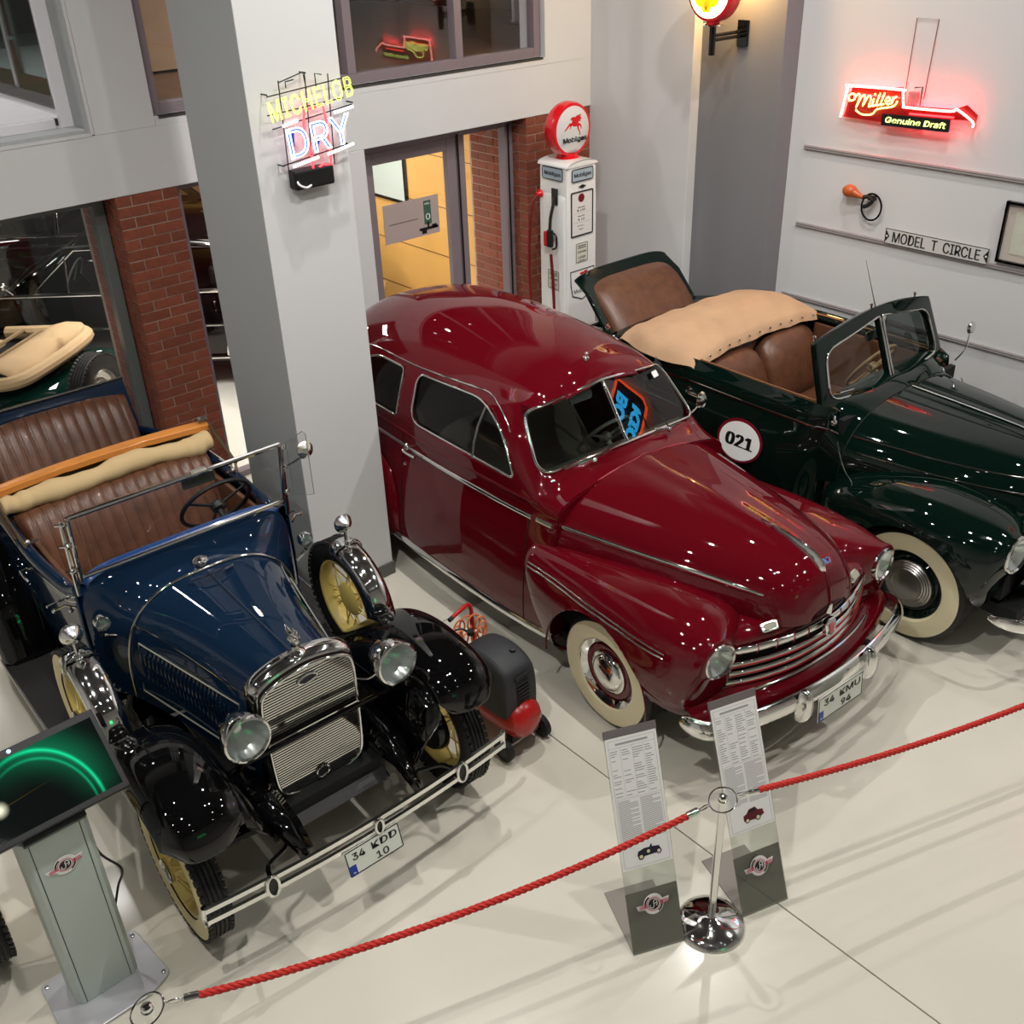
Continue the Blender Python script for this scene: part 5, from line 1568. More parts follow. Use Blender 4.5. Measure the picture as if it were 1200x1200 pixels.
    MB().add(q, [(0, 1, 2, 3)]).build('vent_window', glass('side_glass', (0.66, 0.68, 0.68), 0.55), T, 0, solid=.005)
    MB().tube(q, .010, 6, closed=True).build('vent_frame', M_STEEL, T)
    b = MB(); b.tube(smooth_path([(.70, 1.86, 1.14), (.76, 1.83, 1.22), (.80, 1.84, 1.32)], 5), .006, 6)
    b.lathe([(.045, .004), (.047, 0), (.035, -.016), (0, -.026)], 20, frame_mat((.80, 1.84, 1.36), (1, 0, 0), (0, .1, 1)) @ RX(180))
    b.build('door_mirror', M_CHROME, T)
    # seats
    def seatback(x0, x1, y0, z0, z1, nm):
        P = []
        n = 14; c = (x0 + x1) / 2; w = (x1 - x0) / 2
        for i in range(n + 1):
            q = -1 + 2 * i / n; e = 1 - abs(q) ** 4 * .16; th = (1 - abs(q) ** 3 * .55)
            P.append([(c + w * q, y0 + .04, z0), (c + w * q, y0 - .08 * th, z0 + .06), (c + w * q, y0 - .09 * th + .04, z0 + .5 * (z1 - z0)), (c + w * q, y0 + .11 - .07 * th, z0 + .86 * (z1 - z0) * e), (c + w * q, y0 + .17, z0 + (z1 - z0) * e), (c + w * q, y0 + .24, z0 + .9 * (z1 - z0) * e), (c + w * q, y0 + .2, z0)])
        o = MB().grid(P, capu=True).build(nm, M_LEATHER, T, 80, subsurf=1)
        return o
    seatback(-.62, .0, 2.88, .62, 1.17, 'seat_back'); seatback(.02, .64, 2.88, .62, 1.19, 'seat_back')
    P = []
    for i in range(15):
        x = -.62 + 1.24 * i / 14
        P.append([(x, 2.28, .50), (x, 2.26, .66), (x, 2.34, .72), (x, 2.7, .71), (x, 2.92, .68)])
    MB().grid(P, flip=True).build('seat_cushion', M_LEATHER, T, 60, subsurf=1)
    MB().grid([[(x, 3.06, .5), (x, 3.10, 1.16), (x, 3.16, 1.19)] for x in (-.66, -.3, 0, .3, .66)]).build('rear_trim', M_LEATHER, T, 60)
    P = []
    for i in range(13):
        x = -.62 + 1.24 * i / 12
        P.append([(x, 1.90, 1.15), (x, 1.98, 1.185), (x, 2.06, 1.16), (x, 2.08, 1.05), (x, 2.06, .92)])
    MB().grid(P, flip=True).build('dashboard', mat('brown_dash', (.26, .17, .12), .4), T, 60)
    steering(T, (.30, 2.26, 1.10), -56, .205, mat('horn_bakelite', (.62, .50, .36), .35), mat('horn_bakelite', (.62, .50, .36), .35), .4)
    MB().prism(round_poly([(-.1, -.03), (.1, -.03), (.1, .03), (-.1, .03)], .025), .014, frame_mat((.0, 2.10, 1.46), (1, 0, 0), (0, .2, 1))).build('rear_view_mirror', mat('mirror_back_dark', (.22, .24, .22), .25, .6), T, 0)
    # hood cover
    mc = mat('tan_cover_cloth', (0.69, 0.555, 0.43), .8, bump=(60, .25), noise=(5, .07))
    P = []
    for i in range(37):
        q = -1 + i / 18
        row = []
        for j in range(25):
            t = j / 24
            w = .74 + .05 * math.sin(PI * min(1, t * 1.2)) - .12 * max(0, t - .6)
            y = 3.02 + .78 * t + .06 * q * q * (1 - t) * -1
            crown = (max(0, 1 - abs(q) ** 4.5)) ** .5
            z = 1.16 + crown * (.165 * math.sin(PI * (.12 + .80 * t)) ** .8) + .006 * math.sin(q * 11 + t * 5) + .004 * math.sin(q * 23 - t * 13)
            if j == 0: z -= .05
            if j == 24: z -= .05
            row.append((w * q, y, z))
        P.append(row)
    MB().grid(P).build('hood_cover', mc, T, 60, subsurf=1)
    b = MB()
    for i in range(13):
        q = -.96 + 1.92 * i / 12
        b.sphere((.74 * q, 3.018 - .06 * q * q, 1.165 + .06 * (max(0, 1 - abs(q) ** 4.5)) ** .5), .009, n=8, m=5)
    tag(b.build('cover_studs', M_CHROME, T), kind='stuff')
    # deck, rumble opening and raised lid
    P = []
    for y, z, w in ((3.74, 1.15, .66), (3.9, 1.13, .66), (4.0, 1.11, .64)):
        P.append([(w * q, y, z - .03 * abs(q) ** 3) for q in [-1 + .1 * i for i in range(21)]])
    MB().grid(P).build('rear_deck', mp, T, 60)
    for s in (-1, 1):
        P = []
        for i in range(12):
            y = 3.98 + .8 * i / 11; xo = f(bx, y) - .085
            P.append([(s * xo, y, f(bz, y) - .0), (s * (xo - .04), y, f(bz, y) + .004), (s * max(.1, xo - .09), y, f(bz, y) - .02), (s * max(.08, xo - .10), y, f(bz, y) - .3)])
        MB().grid(P, flip=(s > 0)).build('rumble_coaming', mp, T, 60)
    MB().box((0, 4.3, .62), (.9, .8, .05)).build('rumble_floor', M_VOID, T, 0)
    def lidsec(q, off, grow):
        w = .50 + grow
        return [(w * q + .03, 3.86 + off, .80), (w * q * 1.0 + .03, 4.04 + off, 1.06), (w * q * .99 + .03, 4.26 + off, 1.30), (w * q * .975 + .03, 4.40 + off, 1.41 + grow * .6 - .05 * abs(q) ** 5)]
    P = []
    for q in [-1 + .1 * i for i in range(21)]:
        a = lidsec(q, .06, .03); c = lidsec(q, .115, .03)
        P.append(a + [((a[-1][0] + c[-1][0]) / 2, (a[-1][1] + c[-1][1]) / 2, a[-1][2] + .02)] + list(reversed(c)))
    MB().grid(P, capu=True, flip=True).build('rumble_lid', mp, T, 50, bevel=.01)
    P = []
    for i in range(21):
        q = -1 + i / 10; th = (1 - abs(q) ** 4) ** .5
        a = lidsec(q * .97, .05, -.005)
        P.append([a[0]] + [(x, y - .075 * th, z + .05 * th) for x, y, z in (a[0], a[1], a[2])] + [(a[3][0], a[3][1] - .045 * th, a[3][2] - .03)] + [(a[3][0], a[3][1], a[3][2] - .015)])
    MB().grid(P, capu=True, flip=True).build('rumble_seat_back', M_LEATHER, T, 80, subsurf=1)
    P = []
    for y, z, w in ((4.56, .94, .42), (4.75, .86, .38), (4.9, .72, .3), (4.93, .5, .28)):
        P.append([(w * q, y, z - .03 * abs(q) ** 3) for q in [-1 + .1 * i for i in range(21)]])
    MB().grid(P).build('tail_panel', mp, T, 60)
    # oval race number on the door
    yc, zc = 2.46, .83
    M = frame_mat((-(side_x(yc, zc) + .010), yc, zc), (.03, -1, 0), ((side_x(yc, zc - .12) - side_x(yc, zc + .12)) / .24, 0, 1))
    dz = MB().lathe([(0, .002), (1, .002), (1, 0)], 48, M @ Matrix.Diagonal((.185, .150, 1, 1))).build('race_number', mat('maroon_rim', (.40, .03, .09), .4), T, 0)
    MB().lathe([(0, .0035), (1, .0035), (1, 0)], 48, M @ TR(0, -.004, 0) @ Matrix.Diagonal((.165, .132, 1, 1))).build('number_disc', mat('decal_white', (.88, .88, .87), .4), dz, 0)
    t_ = text('lettering', '021', .165, M @ TR(0, -.004, .0042), M_INK, dz, extrude=.0004, width=.21, bold=.02)
    for dx in (-.006, .006):
        text('lettering', '021', .165, M @ TR(dx, -.004, .0042), M_INK, dz, extrude=.0004, width=.21, bold=.02)
green_car()
# far door mirror of the burgundy car, standing clear of its body
def red_mirror():
    b = MB(); b.tube(smooth_path([(.73, 1.88, 1.10), (.80, 1.86, 1.12), (.84, 1.84, 1.17)], 4), .008, 6)
    b.lathe([(.052, .005), (.055, 0), (.045, -.018), (.02, -.03), (0, -.033)], 22, frame_mat((.855, 1.83, 1.20), (1, .2, 0), (0, .1, 1)) @ RX(180))
    b.build('door_mirror', M_CHROME, RED)
red_mirror()
# ================================================================ exhibits, signs, barrier
def flat_stroke(pts, w, h=.001):
    """flat ribbon along 2D points, as a thin raised stroke"""
    b = MB(); P = [Vector((p[0], p[1])) for p in pts]; L = []; Rr = []
    for i, p in enumerate(P):
        a, c = P[max(0, i - 1)], P[min(len(P) - 1, i + 1)]
        t = (c - a).normalized(); n = Vector((-t.y, t.x)) * w / 2
        L.append(p + n); Rr.append(p - n)
    for i in range(len(P) - 1):
        q = [L[i], L[i + 1], Rr[i + 1], Rr[i]]
        b.add([(v.x, v.y, h) for v in q], [(0, 3, 2, 1)])
    return b
def sp2(pts, n=6):
    return [(p.x, p.y) for p in smooth_path([(a, b, 0) for a, b in pts], n)]
M_PINK = mat('badge_pink', (0.80, 0.30, 0.42), 0.4)
M_BADGE = mat('badge_white', (0.90, 0.89, 0.88), 0.35)
def badge(parent, M, r):
    """round winged museum badge with a monogram"""
    S = M @ Matrix.Diagonal((r, r, 1, 1))
    b = MB().lathe([(0, .003), (1.0, .003), (1.0, 0)], 48, S)
    b.prism([(-1.55, -.36), (-.7, -.40), (.7, -.14), (1.45, -.02), (1.62, .42), (.7, .30), (-.7, .10), (-1.72, .10)], .0028, S)
    o = b.build('badge', M_BADGE, parent, 0)
    for k in range(3):
        y = -.22 + .15 * k
        for s in (-1, 1):
            p = MB().prism([(s * .62, y + s * .02), (s * (1.50 - .05 * k), y + .05 * s + s * .04), (s * (1.50 - .05 * k), y + .07 + .05 * s + s * .04), (s * .62, y + .085 + s * .02)], .0006, S @ TR(0, 0, .003))
            p.build('badge_stripe', M_PINK, o, 0)
    MB().lathe([(.62, .0034), (.70, .0034)], 40, S).build('badge_ring', M_PINK, o, 0)
    MB().lathe([(0, .0038), (.53, .0038)], 40, S).build('badge_core', M_INK, o, 0)
    for a0, a1 in ((118, 190), (-62, 8)):
        MB().lathe([(.76, .0034), (.93, .0034)], 30, S, a0=a0, a1=a1).build('badge_arc', M_INK, o, 0)
    for pts in ([(-.34, -.02), (-.36, -.22), (-.2, -.36), (-.02, -.28), (.02, .0), (.02, .3), (.16, .40), (.32, .28), (.34, -.05), (.22, -.2)], [(.05, .05), (.2, .06), (.33, .05)]):
        flat_stroke([(x, y) for x, y in sp2(pts, 5)], .085).build('monogram', M_BADGE, o, 0, M=S @ TR(0, 0, .0032))
    return o

# ---------------------------------------------------------------- kiosk
K = thing('info_kiosk', 'grey pedestal kiosk with a tilted black touch screen at the lower left', 'kiosk', (0.455, 3.43, 0))
mk = mat('kiosk_grey', (0.71, 0.755, 0.735), .42, .15)
MB().prism(round_poly([(-.235, -.17), (-.12, -.215), (.12, -.215), (.235, -.17), (.205, .155), (-.225, .155)], .03), .012).build('base_plate', mat('kiosk_base', (.78, .78, .80), .3, .4), K, 0, bevel=.003, M=TR(0, 0, .004))
for x, y in ((-.205, .12), (.185, .12), (-.21, -.15), (.21, -.15)):
    MB().lathe([(.009, 0), (.009, .004), (.004, .007), (0, .007)], 12).build('bolt', M_STEEL, K, loc=(x, y, .016))
b = MB(); b.prism([(-.115, -.07), (.115, -.07), (.135, -.045), (.135, .09), (-.135, .09), (-.135, -.045)], .97)
b.build('pillar', mk, K, 0, bevel=.003, M=TR(0, 0, .016))
for x in (-.098, .098): MB().box((x, -.0705, .50), (.003, .002, .96)).build('pillar_groove', M_DARK, K, 0)
SM = TR(.005, -.105, 1.035) @ RX(42)
b = MB(); b.prism(round_poly([(-.30, 0), (.30, 0), (.30, .345), (-.30, .345)], .006), .045)
sc = b.build('screen_housing', M_DARK, K, 0, bevel=.004, M=SM)
# emission pattern of the display: dark green glow with a bright arc and spot
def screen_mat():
    m = bpy.data.materials.new('screen_pattern'); m.use_nodes = True; nt = m.node_tree
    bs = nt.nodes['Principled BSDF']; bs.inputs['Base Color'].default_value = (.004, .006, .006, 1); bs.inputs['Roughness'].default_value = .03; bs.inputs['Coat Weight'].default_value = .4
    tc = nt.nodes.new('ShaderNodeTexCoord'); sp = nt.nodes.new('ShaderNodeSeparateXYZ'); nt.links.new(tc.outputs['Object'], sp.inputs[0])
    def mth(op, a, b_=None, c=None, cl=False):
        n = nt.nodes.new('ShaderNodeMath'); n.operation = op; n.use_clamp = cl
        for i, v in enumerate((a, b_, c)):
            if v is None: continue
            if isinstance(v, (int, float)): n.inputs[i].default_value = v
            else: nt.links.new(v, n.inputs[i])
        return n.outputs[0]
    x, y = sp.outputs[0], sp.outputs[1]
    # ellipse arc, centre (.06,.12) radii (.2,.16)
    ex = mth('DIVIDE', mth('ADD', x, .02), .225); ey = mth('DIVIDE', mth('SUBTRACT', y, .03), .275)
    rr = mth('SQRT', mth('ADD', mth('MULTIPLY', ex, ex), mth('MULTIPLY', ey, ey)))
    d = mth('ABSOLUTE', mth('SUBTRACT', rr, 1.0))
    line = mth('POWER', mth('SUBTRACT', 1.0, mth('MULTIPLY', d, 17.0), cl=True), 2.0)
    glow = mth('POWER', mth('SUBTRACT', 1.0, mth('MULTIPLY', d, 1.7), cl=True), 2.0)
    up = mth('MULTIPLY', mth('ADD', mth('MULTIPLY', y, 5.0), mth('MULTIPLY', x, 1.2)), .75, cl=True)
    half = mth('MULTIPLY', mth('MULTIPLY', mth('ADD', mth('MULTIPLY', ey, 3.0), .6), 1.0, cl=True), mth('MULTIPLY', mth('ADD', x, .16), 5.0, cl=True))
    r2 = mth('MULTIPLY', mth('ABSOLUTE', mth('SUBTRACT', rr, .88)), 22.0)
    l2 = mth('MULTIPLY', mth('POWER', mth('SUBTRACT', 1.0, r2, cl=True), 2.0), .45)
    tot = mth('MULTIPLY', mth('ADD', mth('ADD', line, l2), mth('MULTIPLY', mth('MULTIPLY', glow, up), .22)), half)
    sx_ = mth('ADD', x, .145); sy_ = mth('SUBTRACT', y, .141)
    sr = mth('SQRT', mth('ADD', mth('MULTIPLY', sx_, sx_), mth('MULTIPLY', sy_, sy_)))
    bright_spot = mth('MULTIPLY', mth('POWER', mth('SUBTRACT', 1.0, mth('MULTIPLY', sr, 26.0), cl=True), 1.5), 1.3)
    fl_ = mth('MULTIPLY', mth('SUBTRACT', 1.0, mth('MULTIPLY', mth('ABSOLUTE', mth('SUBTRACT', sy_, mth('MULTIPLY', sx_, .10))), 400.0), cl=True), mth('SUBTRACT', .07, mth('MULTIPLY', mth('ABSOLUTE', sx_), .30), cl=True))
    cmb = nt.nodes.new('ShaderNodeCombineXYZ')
    nt.links.new(mth('ADD', mth('MULTIPLY', tot, .005), mth('ADD', bright_spot, fl_)), cmb.inputs[0]); nt.links.new(mth('ADD', mth('MULTIPLY', tot, .62), mth('ADD', bright_spot, mth('MULTIPLY', fl_, .6))), cmb.inputs[1]); nt.links.new(mth('ADD', mth('MULTIPLY', tot, .26), mth('MULTIPLY', bright_spot, .72)), cmb.inputs[2])
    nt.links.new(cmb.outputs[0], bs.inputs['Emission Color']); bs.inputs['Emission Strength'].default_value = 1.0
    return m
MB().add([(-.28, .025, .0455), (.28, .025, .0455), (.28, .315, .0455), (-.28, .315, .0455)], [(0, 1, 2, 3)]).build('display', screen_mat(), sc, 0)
MB().lathe([(0, .003), (.008, .003), (.0085, 0)], 16, TR(-.03, .330, .045)).build('camera_lens', mat('lens_glint', (.75, .82, .95), .1, 0, 0, emit=(.75, .85, 1), estr=.8), sc)
MB().box((.0, .03, -.03), (.24, .10, .07)).build('screen_mount', M_DARK, K, 0, bevel=.004, M=SM)
badge(K, frame_mat((0, -.0715, .80), (1, 0, 0), (0, 0, 1)), .045)
b = MB(); b.tube(smooth_path([(.10, .02, 1.03), (.145, .06, .99), (.15, .09, .85), (.16, .11, .6), (.23, .13, .42), (.20, .16, .30), (.14, .12, .2)], 6), .006, 6)
b.build('power_cable', M_DARK, K)

# ---------------------------------------------------------------- information stands
M_ACRY = glass('clear_acrylic', (0.93, 0.94, 0.93), .9)
M_PAPER = mat('print_paper', (0.92, 0.915, 0.91), .5)
M_PRINT = mat('grey_print', (0.62, 0.62, 0.63), .6)
M_STANDG = mat('stand_grey_steel', (0.56, 0.53, 0.50), .4, .1)
def stand(name, label, loc, rz, thumb):
    S = thing(name, label, 'stand', loc, rz, 'information stands by the rope post')
    lean = math.degrees(math.atan2(.41, .95)); L = 1.035; w = .245
    PM = RX(90 - lean) if False else frame_mat((0, 0, 0), (1, 0, 0), (0, .41, .95))
    MB().prism(round_poly([(-w / 2, 0), (w / 2, 0), (w / 2, L), (-w / 2, L)], .003), .005).build('acrylic_panel', M_ACRY, S, 0, M=PM)
    # grey steel foot: floor plate bent up into a low front
    fb = MB(); fb.box((0, .175, .003), (w, .35, .006)); fb.build('foot_plate', M_STANDG, S, 0, bevel=.001)
    fr = MB(); fr.prism([(-w / 2, 0), (w / 2, 0), (w / 2, .285), (-w / 2, .285)], .004, PM @ TR(0, 0, -.0045)); fr.build('front_plate', M_STANDG, S, 0)
    MB().prism([(-w / 2, L - .035), (w / 2, L - .035), (w / 2, L), (-w / 2, L)], .008, PM @ TR(0, 0, -.002)).build('top_strip', mat('strip_grey', (.50, .47, .47), .35, .4), S, 0)
    PP = PM @ TR(0, 0, .0055)
    pw, p0, p1 = w - .008, .395, L - .036
    pa = MB().prism([(-pw / 2, p0), (pw / 2, p0), (pw / 2, p1), (-pw / 2, p1)], .001, PP).build('printed_sheet', M_PAPER, S, 0)
    rng = random.Random(hash(name) % 99 if False else len(name) + int(loc[0] * 10))
    b = MB(); z = .0013; hw = pw / 2 - .012
    for q in ((0, p0 + .01, 2 * hw, .0012), (0, p1 - .012, 2 * hw, .0012), (0, p1 - .045, 2 * hw, .001)):
        b.box((q[0], q[1], z), (q[2], q[3], .0003))
    for x in (-hw, hw): b.box((x, (p0 + p1) / 2 - .001, z), (.0012, p1 - p0 - .022, .0003))
    b.box((0, p1 - .03, z), (.15, .009, .0003))
    y = p1 - .06
    while y > p0 + .33:
        for xa, xb_ in ((-hw + .005, -hw + .045), (-.05, -.005), (.0, .05), (hw - .05, hw - .005)):
            q = rng.random()
            if q > .22:
                L_ = (xb_ - xa) * (.45 + .55 * rng.random()); b.box((xa + L_ / 2, y, z), (L_, .0036, .0003))
        y -= .0105 if rng.random() > .12 else .016
    for x in (-hw + .05, 0, hw - .055): b.box((x, (p1 - .045 + p0 + .33) / 2, z), (.0008, p1 - .045 - p0 - .33, .0003))
    b.box((0, p0 + .325, z), (2 * hw, .001, .0003))
    y = p0 + .315
    while y > p0 + .125:
        for xa in (-hw + .006, .005):
            L_ = (hw - .012) * (1 if rng.random() > .15 else .6); b.box((xa + L_ / 2, y, z), (L_, .0026, .0003))
        y -= .0068
    tag(b.build('fine_print', M_PRINT, pa, 0, M=PP), kind='stuff')
    PT = PP @ TR(.012, p0 + .062, .0016)
    thumb(pa, PT)
    badge(S, PM @ TR(.0, .215, .006), .047)
    return S
def shape(parent, M, pts, m, name='picture_shape', z=0.0):
    MB().prism(pts, .0004, M @ TR(0, 0, z)).build(name, m, parent, 0)
def circ(r, cx, cy, n=20): return [(cx + r * math.cos(2 * PI * i / n), cy + r * math.sin(2 * PI * i / n)) for i in range(n)]
def thumb_blue(p, M):
    mb_ = mat('picture_dark_blue', (.10, .10, .20), .5)
    shape(p, M, [(-.055, -.008), (-.05, .012), (-.02, .022), (.005, .022), (.012, .034), (.018, .033), (.016, .022), (.05, .018), (.058, -.004), (.04, -.012), (-.04, -.016)], mb_)
    for x, y, r in ((-.038, -.014, .014), (.046, -.006, .013), (-.002, .004, .013)):
        shape(p, M, circ(r, x, y), M_INK, z=.0005); shape(p, M, circ(r * .6, x, y), M_WHITEWALL, z=.001)
def thumb_red(p, M):
    mr_ = mat('picture_burgundy', (.36, .06, .12), .5)
    shape(p, M, [(-.052, -.014), (-.052, .012), (-.035, .018), (-.02, .036), (.012, .04), (.026, .022), (.05, .018), (.056, -.006), (.02, -.02)], mr_)
    shape(p, M, [(-.03, .018), (-.018, .032), (.008, .035), (.018, .021)], M_INK, z=.0005)
    for x, y, r in ((-.034, -.014, .012), (.022, -.014, .014)):
        shape(p, M, circ(r, x, y), M_INK, z=.0005); shape(p, M, circ(r * .65, x, y), M_WHITEWALL, z=.001)
stand('info_stand', 'leaning clear information panel with a small picture of the dark blue roadster', (2.362, 1.900, 0), -24.0, thumb_blue)
stand('info_stand', 'leaning clear information panel with a small picture of the burgundy sedan', (2.878, 1.712, 0), -18.0, thumb_red)

# ---------------------------------------------------------------- rope barrier
def post(loc, label):
    P = thing('rope_post', label, 'barrier post', loc, 0, 'chrome rope posts')
    MB().lathe([(0, .0), (.150, 0), (.154, .006), (.150, .016), (.12, .030), (.07, .044), (.034, .052), (.024, .058), (.0, .06)], 48).build('base', M_CHROME, P, 50)
    MB().tube([(0, 0, .05), (0, 0, .80)], .0175, 20).build('pole', M_CHROME, P)
    MB().lathe([(.0175, 0), (.019, .002), (.019, .014), (.012, .02), (0, .021)], 20, TR(0, 0, .79)).build('pole_cap', M_CHROME, P)
    b = MB(); b.tube([(.058 * math.cos(2 * PI * i / 32), .058 * math.sin(2 * PI * i / 32), .782 + .018 * math.cos(2 * PI * i / 32)) for i in range(32)], .0042, 8, closed=True)
    b.build('rope_ring', M_CHROME, P)
    MB().lathe([(.0178, 0), (.022, .003), (.022, .012), (.0178, .015)], 20, TR(0, 0, .772)).build('collar', M_CHROME, P)
    return P
PA, PB, PC = Vector((.43, 2.55, 0)), Vector((2.625, 1.825, 0)), Vector((5.10, 0.98, 0))
post(PA, 'chrome rope post at the lower left corner in front of the kiosk')
post(PB, 'chrome rope post between the two leaning information panels')
post(PC, 'chrome rope post beyond the right edge of the picture')
M_ROPE = mat('red_rope', (0.74, 0.15, 0.11), .6, bump=(300, .2))
def rope(a, c, sag, label):
    d = (c - a); d.z = 0; d.normalize()
    p0 = a + d * .062 + Vector((0, 0, .782)); p1 = c - d * .062 + Vector((0, 0, .782))
    def pt(t): return p0.lerp(p1, t) + Vector((0, 0, -sag * 4 * t * (1 - t)))
    Lr = (p1 - p0).length
    t0, t1 = .062 / Lr, 1 - .062 / Lr
    n = 220
    root = thing('barrier_rope', label, 'rope', p0, 0, 'red barrier ropes')
    core = MB(); turns = 2 * PI * Lr / .026
    side = Vector((-d.y, d.x, 0))
    for k in range(3):
        pts = []
        for i in range(n * 2 + 1):
            t = t0 + (t1 - t0) * i / (n * 2)
            a_ = turns * t / 3 * 1.0 + 2 * PI * k / 3
            pts.append(pt(t) - p0 + side * (.0078 * math.cos(a_)) + Vector((0, 0, .0078 * math.sin(a_))))
        core.tube(pts, .0074, 6)
    tag(core.build('twisted_strands', M_ROPE, root, 60), kind='stuff')
    for e, (ta, tb) in enumerate(((t0 - .002, t0 + .046 / Lr), (t1 - .046 / Lr, t1 + .002))):
        MB().tube([pt(ta) - p0, pt(tb) - p0], .0165, 14).build('end_ferrule', M_CHROME, root)
        hk = MB(); q0, q1 = (pt(0) - p0, pt(ta) - p0) if e == 0 else (pt(1) - p0, pt(tb) - p0)
        m_ = (q0 + q1) / 2; v = (q1 - q0); L2 = v.length / 2
        hk.tube([m_ + v.normalized() * (L2 * math.cos(2 * PI * i / 20)) + Vector((0, 0, 1)) * (.010 * math.sin(2 * PI * i / 20)) for i in range(20)], .0032, 6, closed=True)
        hk.build('snap_hook', M_CHROME, root)
    return root
rope(PA, PB, .10, 'twisted red rope from the left post past the front of the blue roadster')
rope(PB, PC, .09, 'twisted red rope from the middle post towards the right edge of the hall')

# ---------------------------------------------------------------- air compressor
CP = thing('air_compressor', 'red and black portable air compressor on wheels between the two cars', 'compressor', (2.76, 3.46, 0), 2)
mred = mat('compressor_red', (0.66, 0.07, 0.07), .3, 0, .4); mcov = mat('compressor_cover', (0.17, 0.175, 0.185), .55, bump=(150, .15))
pr = [(0, -.28), (.05, -.278), (.09, -.26), (.115, -.22), (.12, -.16), (.12, .20), (.115, .25), (.09, .29), (.05, .31), (0, .312)]
MB().lathe(pr, 36, frame_mat((0, 0, .215), (1, 0, 0), (0, 0, 1)) @ RX(180)).build('tank', mred, CP, 50)
cov = []
for y, z0, z1, w in ((-.215, .28, .40, .085), (-.205, .26, .53, .112), (-.16, .26, .565, .122), (-.08, .26, .60, .125), (.06, .27, .60, .125), (.16, .27, .56, .118), (.21, .28, .45, .105)):
    cov.append([(-w, y, z0), (-w * 1.02, y, z0 + .6 * (z1 - z0)), (-w * .93, y, z1 - .04), (-w * .78, y, z1), (0, y, z1 + .008), (w * .78, y, z1), (w * .93, y, z1 - .04), (w * 1.02, y, z0 + .6 * (z1 - z0)), (w, y, z0)])
cv_ = MB().grid(cov, capu=True).build('motor_cover', mcov, CP, 50, subsurf=2)
for k in range(7): MB().box((.0, -.214, .32 + .024 * k), (.085, .012, .010)).build('vent_slot', M_INK, cv_, 0)
for s in (-1, 1):
    b = MB(); b.prism([(-.14, .30), (.02, .30), (.10, .42), (-.12, .50)], .01, frame_mat((s * .123, 0, 0), (0, 1, 0), (0, 0, 1))); b.build('cover_recess', M_DARK, cv_, 0)
MB().box((0, -.212, .505), (.10, .008, .02)).build('name_strip', M_INK, cv_, 0)
MB().lathe([(.018, 0), (.018, .006), (.009, .008), (0, .007)], 16, TR(.04, -.10, .598)).build('cover_knob', mcov, cv_)
for s in (-1, 1):
    MB().lathe([(.018, -.018), (.050, -.02), (.068, -.016), (.07, 0), (.068, .016), (.050, .02), (.018, .018)], 28, axle(s * .138, -.20, .07, s)).build('wheel', M_RUBBER, CP)
    MB().lathe([(0, .024), (.028, .022), (.042, .016), (.042, -.016)], 20, axle(s * .138, -.20, .07, s)).build('wheel_hub', M_DARK, CP)
MB().tube([(-.14, -.20, .07), (.14, -.20, .07)], .010, 8).build('axle', M_STEEL, CP)
MB().box((0, -.18, .105), (.16, .05, .08)).build('axle_bracket', M_INK, CP, 0)
MB().box((0, .20, .05), (.12, .05, .10)).build('rubber_foot', M_RUBBER, CP, 0, bevel=.008)
b = MB(); b.tube(smooth_path([(.06, .24, .36), (.06, .25, .58), (.055, .25, .68), (.03, .25, .715), (-.05, .23, .72), (-.10, .22, .715)], 6), .0125, 10)
b.build('handle', mred, CP)
MB().tube([(-.10, .22, .715), (-.125, .215, .713)], .0135, 10).build('handle_end', M_INK, CP)
b = MB(); pts = []
for i in range(260):
    a = i * .42; pts.append((.085 * math.cos(a * .1) * 1.0 + .03 * math.cos(a), .20 + .05 * math.sin(a * .1) + .0 * a, .585 + .045 * math.sin(a) + .02 * math.sin(a * .1)))
b.tube(pts, .0055, 6); b.build('coiled_hose', mat('orange_hose', (.85, .47, .28), .4), CP)
b = MB(); b.tube(smooth_path([(-.02, .18, .58), (-.06, .20, .63), (-.13, .24, .60), (-.14, .25, .52)], 5), .006, 6); b.lathe([(0, .012), (.02, .012), (.022, 0), (.02, -.012), (0, -.012)], 16, TR(-.03, .16, .61)); b.build('pressure_fitting', M_DARK, CP)

# ---------------------------------------------------------------- petrol pump
GP = thing('petrol_pump', 'white vintage petrol pump with a red and white globe in the corner', 'petrol pump', (6.425, 6.70, 0))
W2, D2 = .18, .19
b = MB()
prf = [(W2, D2, 0), (W2 + .012, D2 + .012, .02), (W2 + .012, D2 + .012, .14), (W2, D2, .17)]
def rr(w, d, z, r=.03): return [(x, y, z) for x, y in round_poly([(-w, -d), (w, -d), (w, d), (-w, d)], r, 4)]
MB().grid([rr(W2 + .012, D2 + .012, 0), rr(W2 + .012, D2 + .012, .14), rr(W2, D2, .18)], cv=True, capu=True).build('plinth', M_INK, GP, 50)
MB().grid([rr(W2, D2 - .012, .16, .02), rr(W2, D2 - .012, 1.5, .02), rr(W2, D2 - .012, 1.74, .02), rr(W2 - .004, D2 - .016, 1.90, .02), rr(W2 - .002, D2 - .014, 2.05, .03)], cv=True, capu=True).build('cabinet', M_WHITE, GP, 50)
for s in (-1, 1):   # bulged side doors with rounded shoulders
    P = []
    for z, d in ((.18, .004), (.24, .022), (1.66, .022), (1.74, .020), (1.79, .012), (1.82, -.004)):
        P.append([(s * (W2 + d * q), y, z) for y, q in ((-D2 + .03, -.2), (-D2 + .045, .75), (-D2 + .07, 1), (D2 - .07, 1), (D2 - .045, .75), (D2 - .03, -.2))])
    MB().grid(P, capu=True, flip=(s > 0)).build('side_door', M_WHITE, GP, 40, subsurf=1)
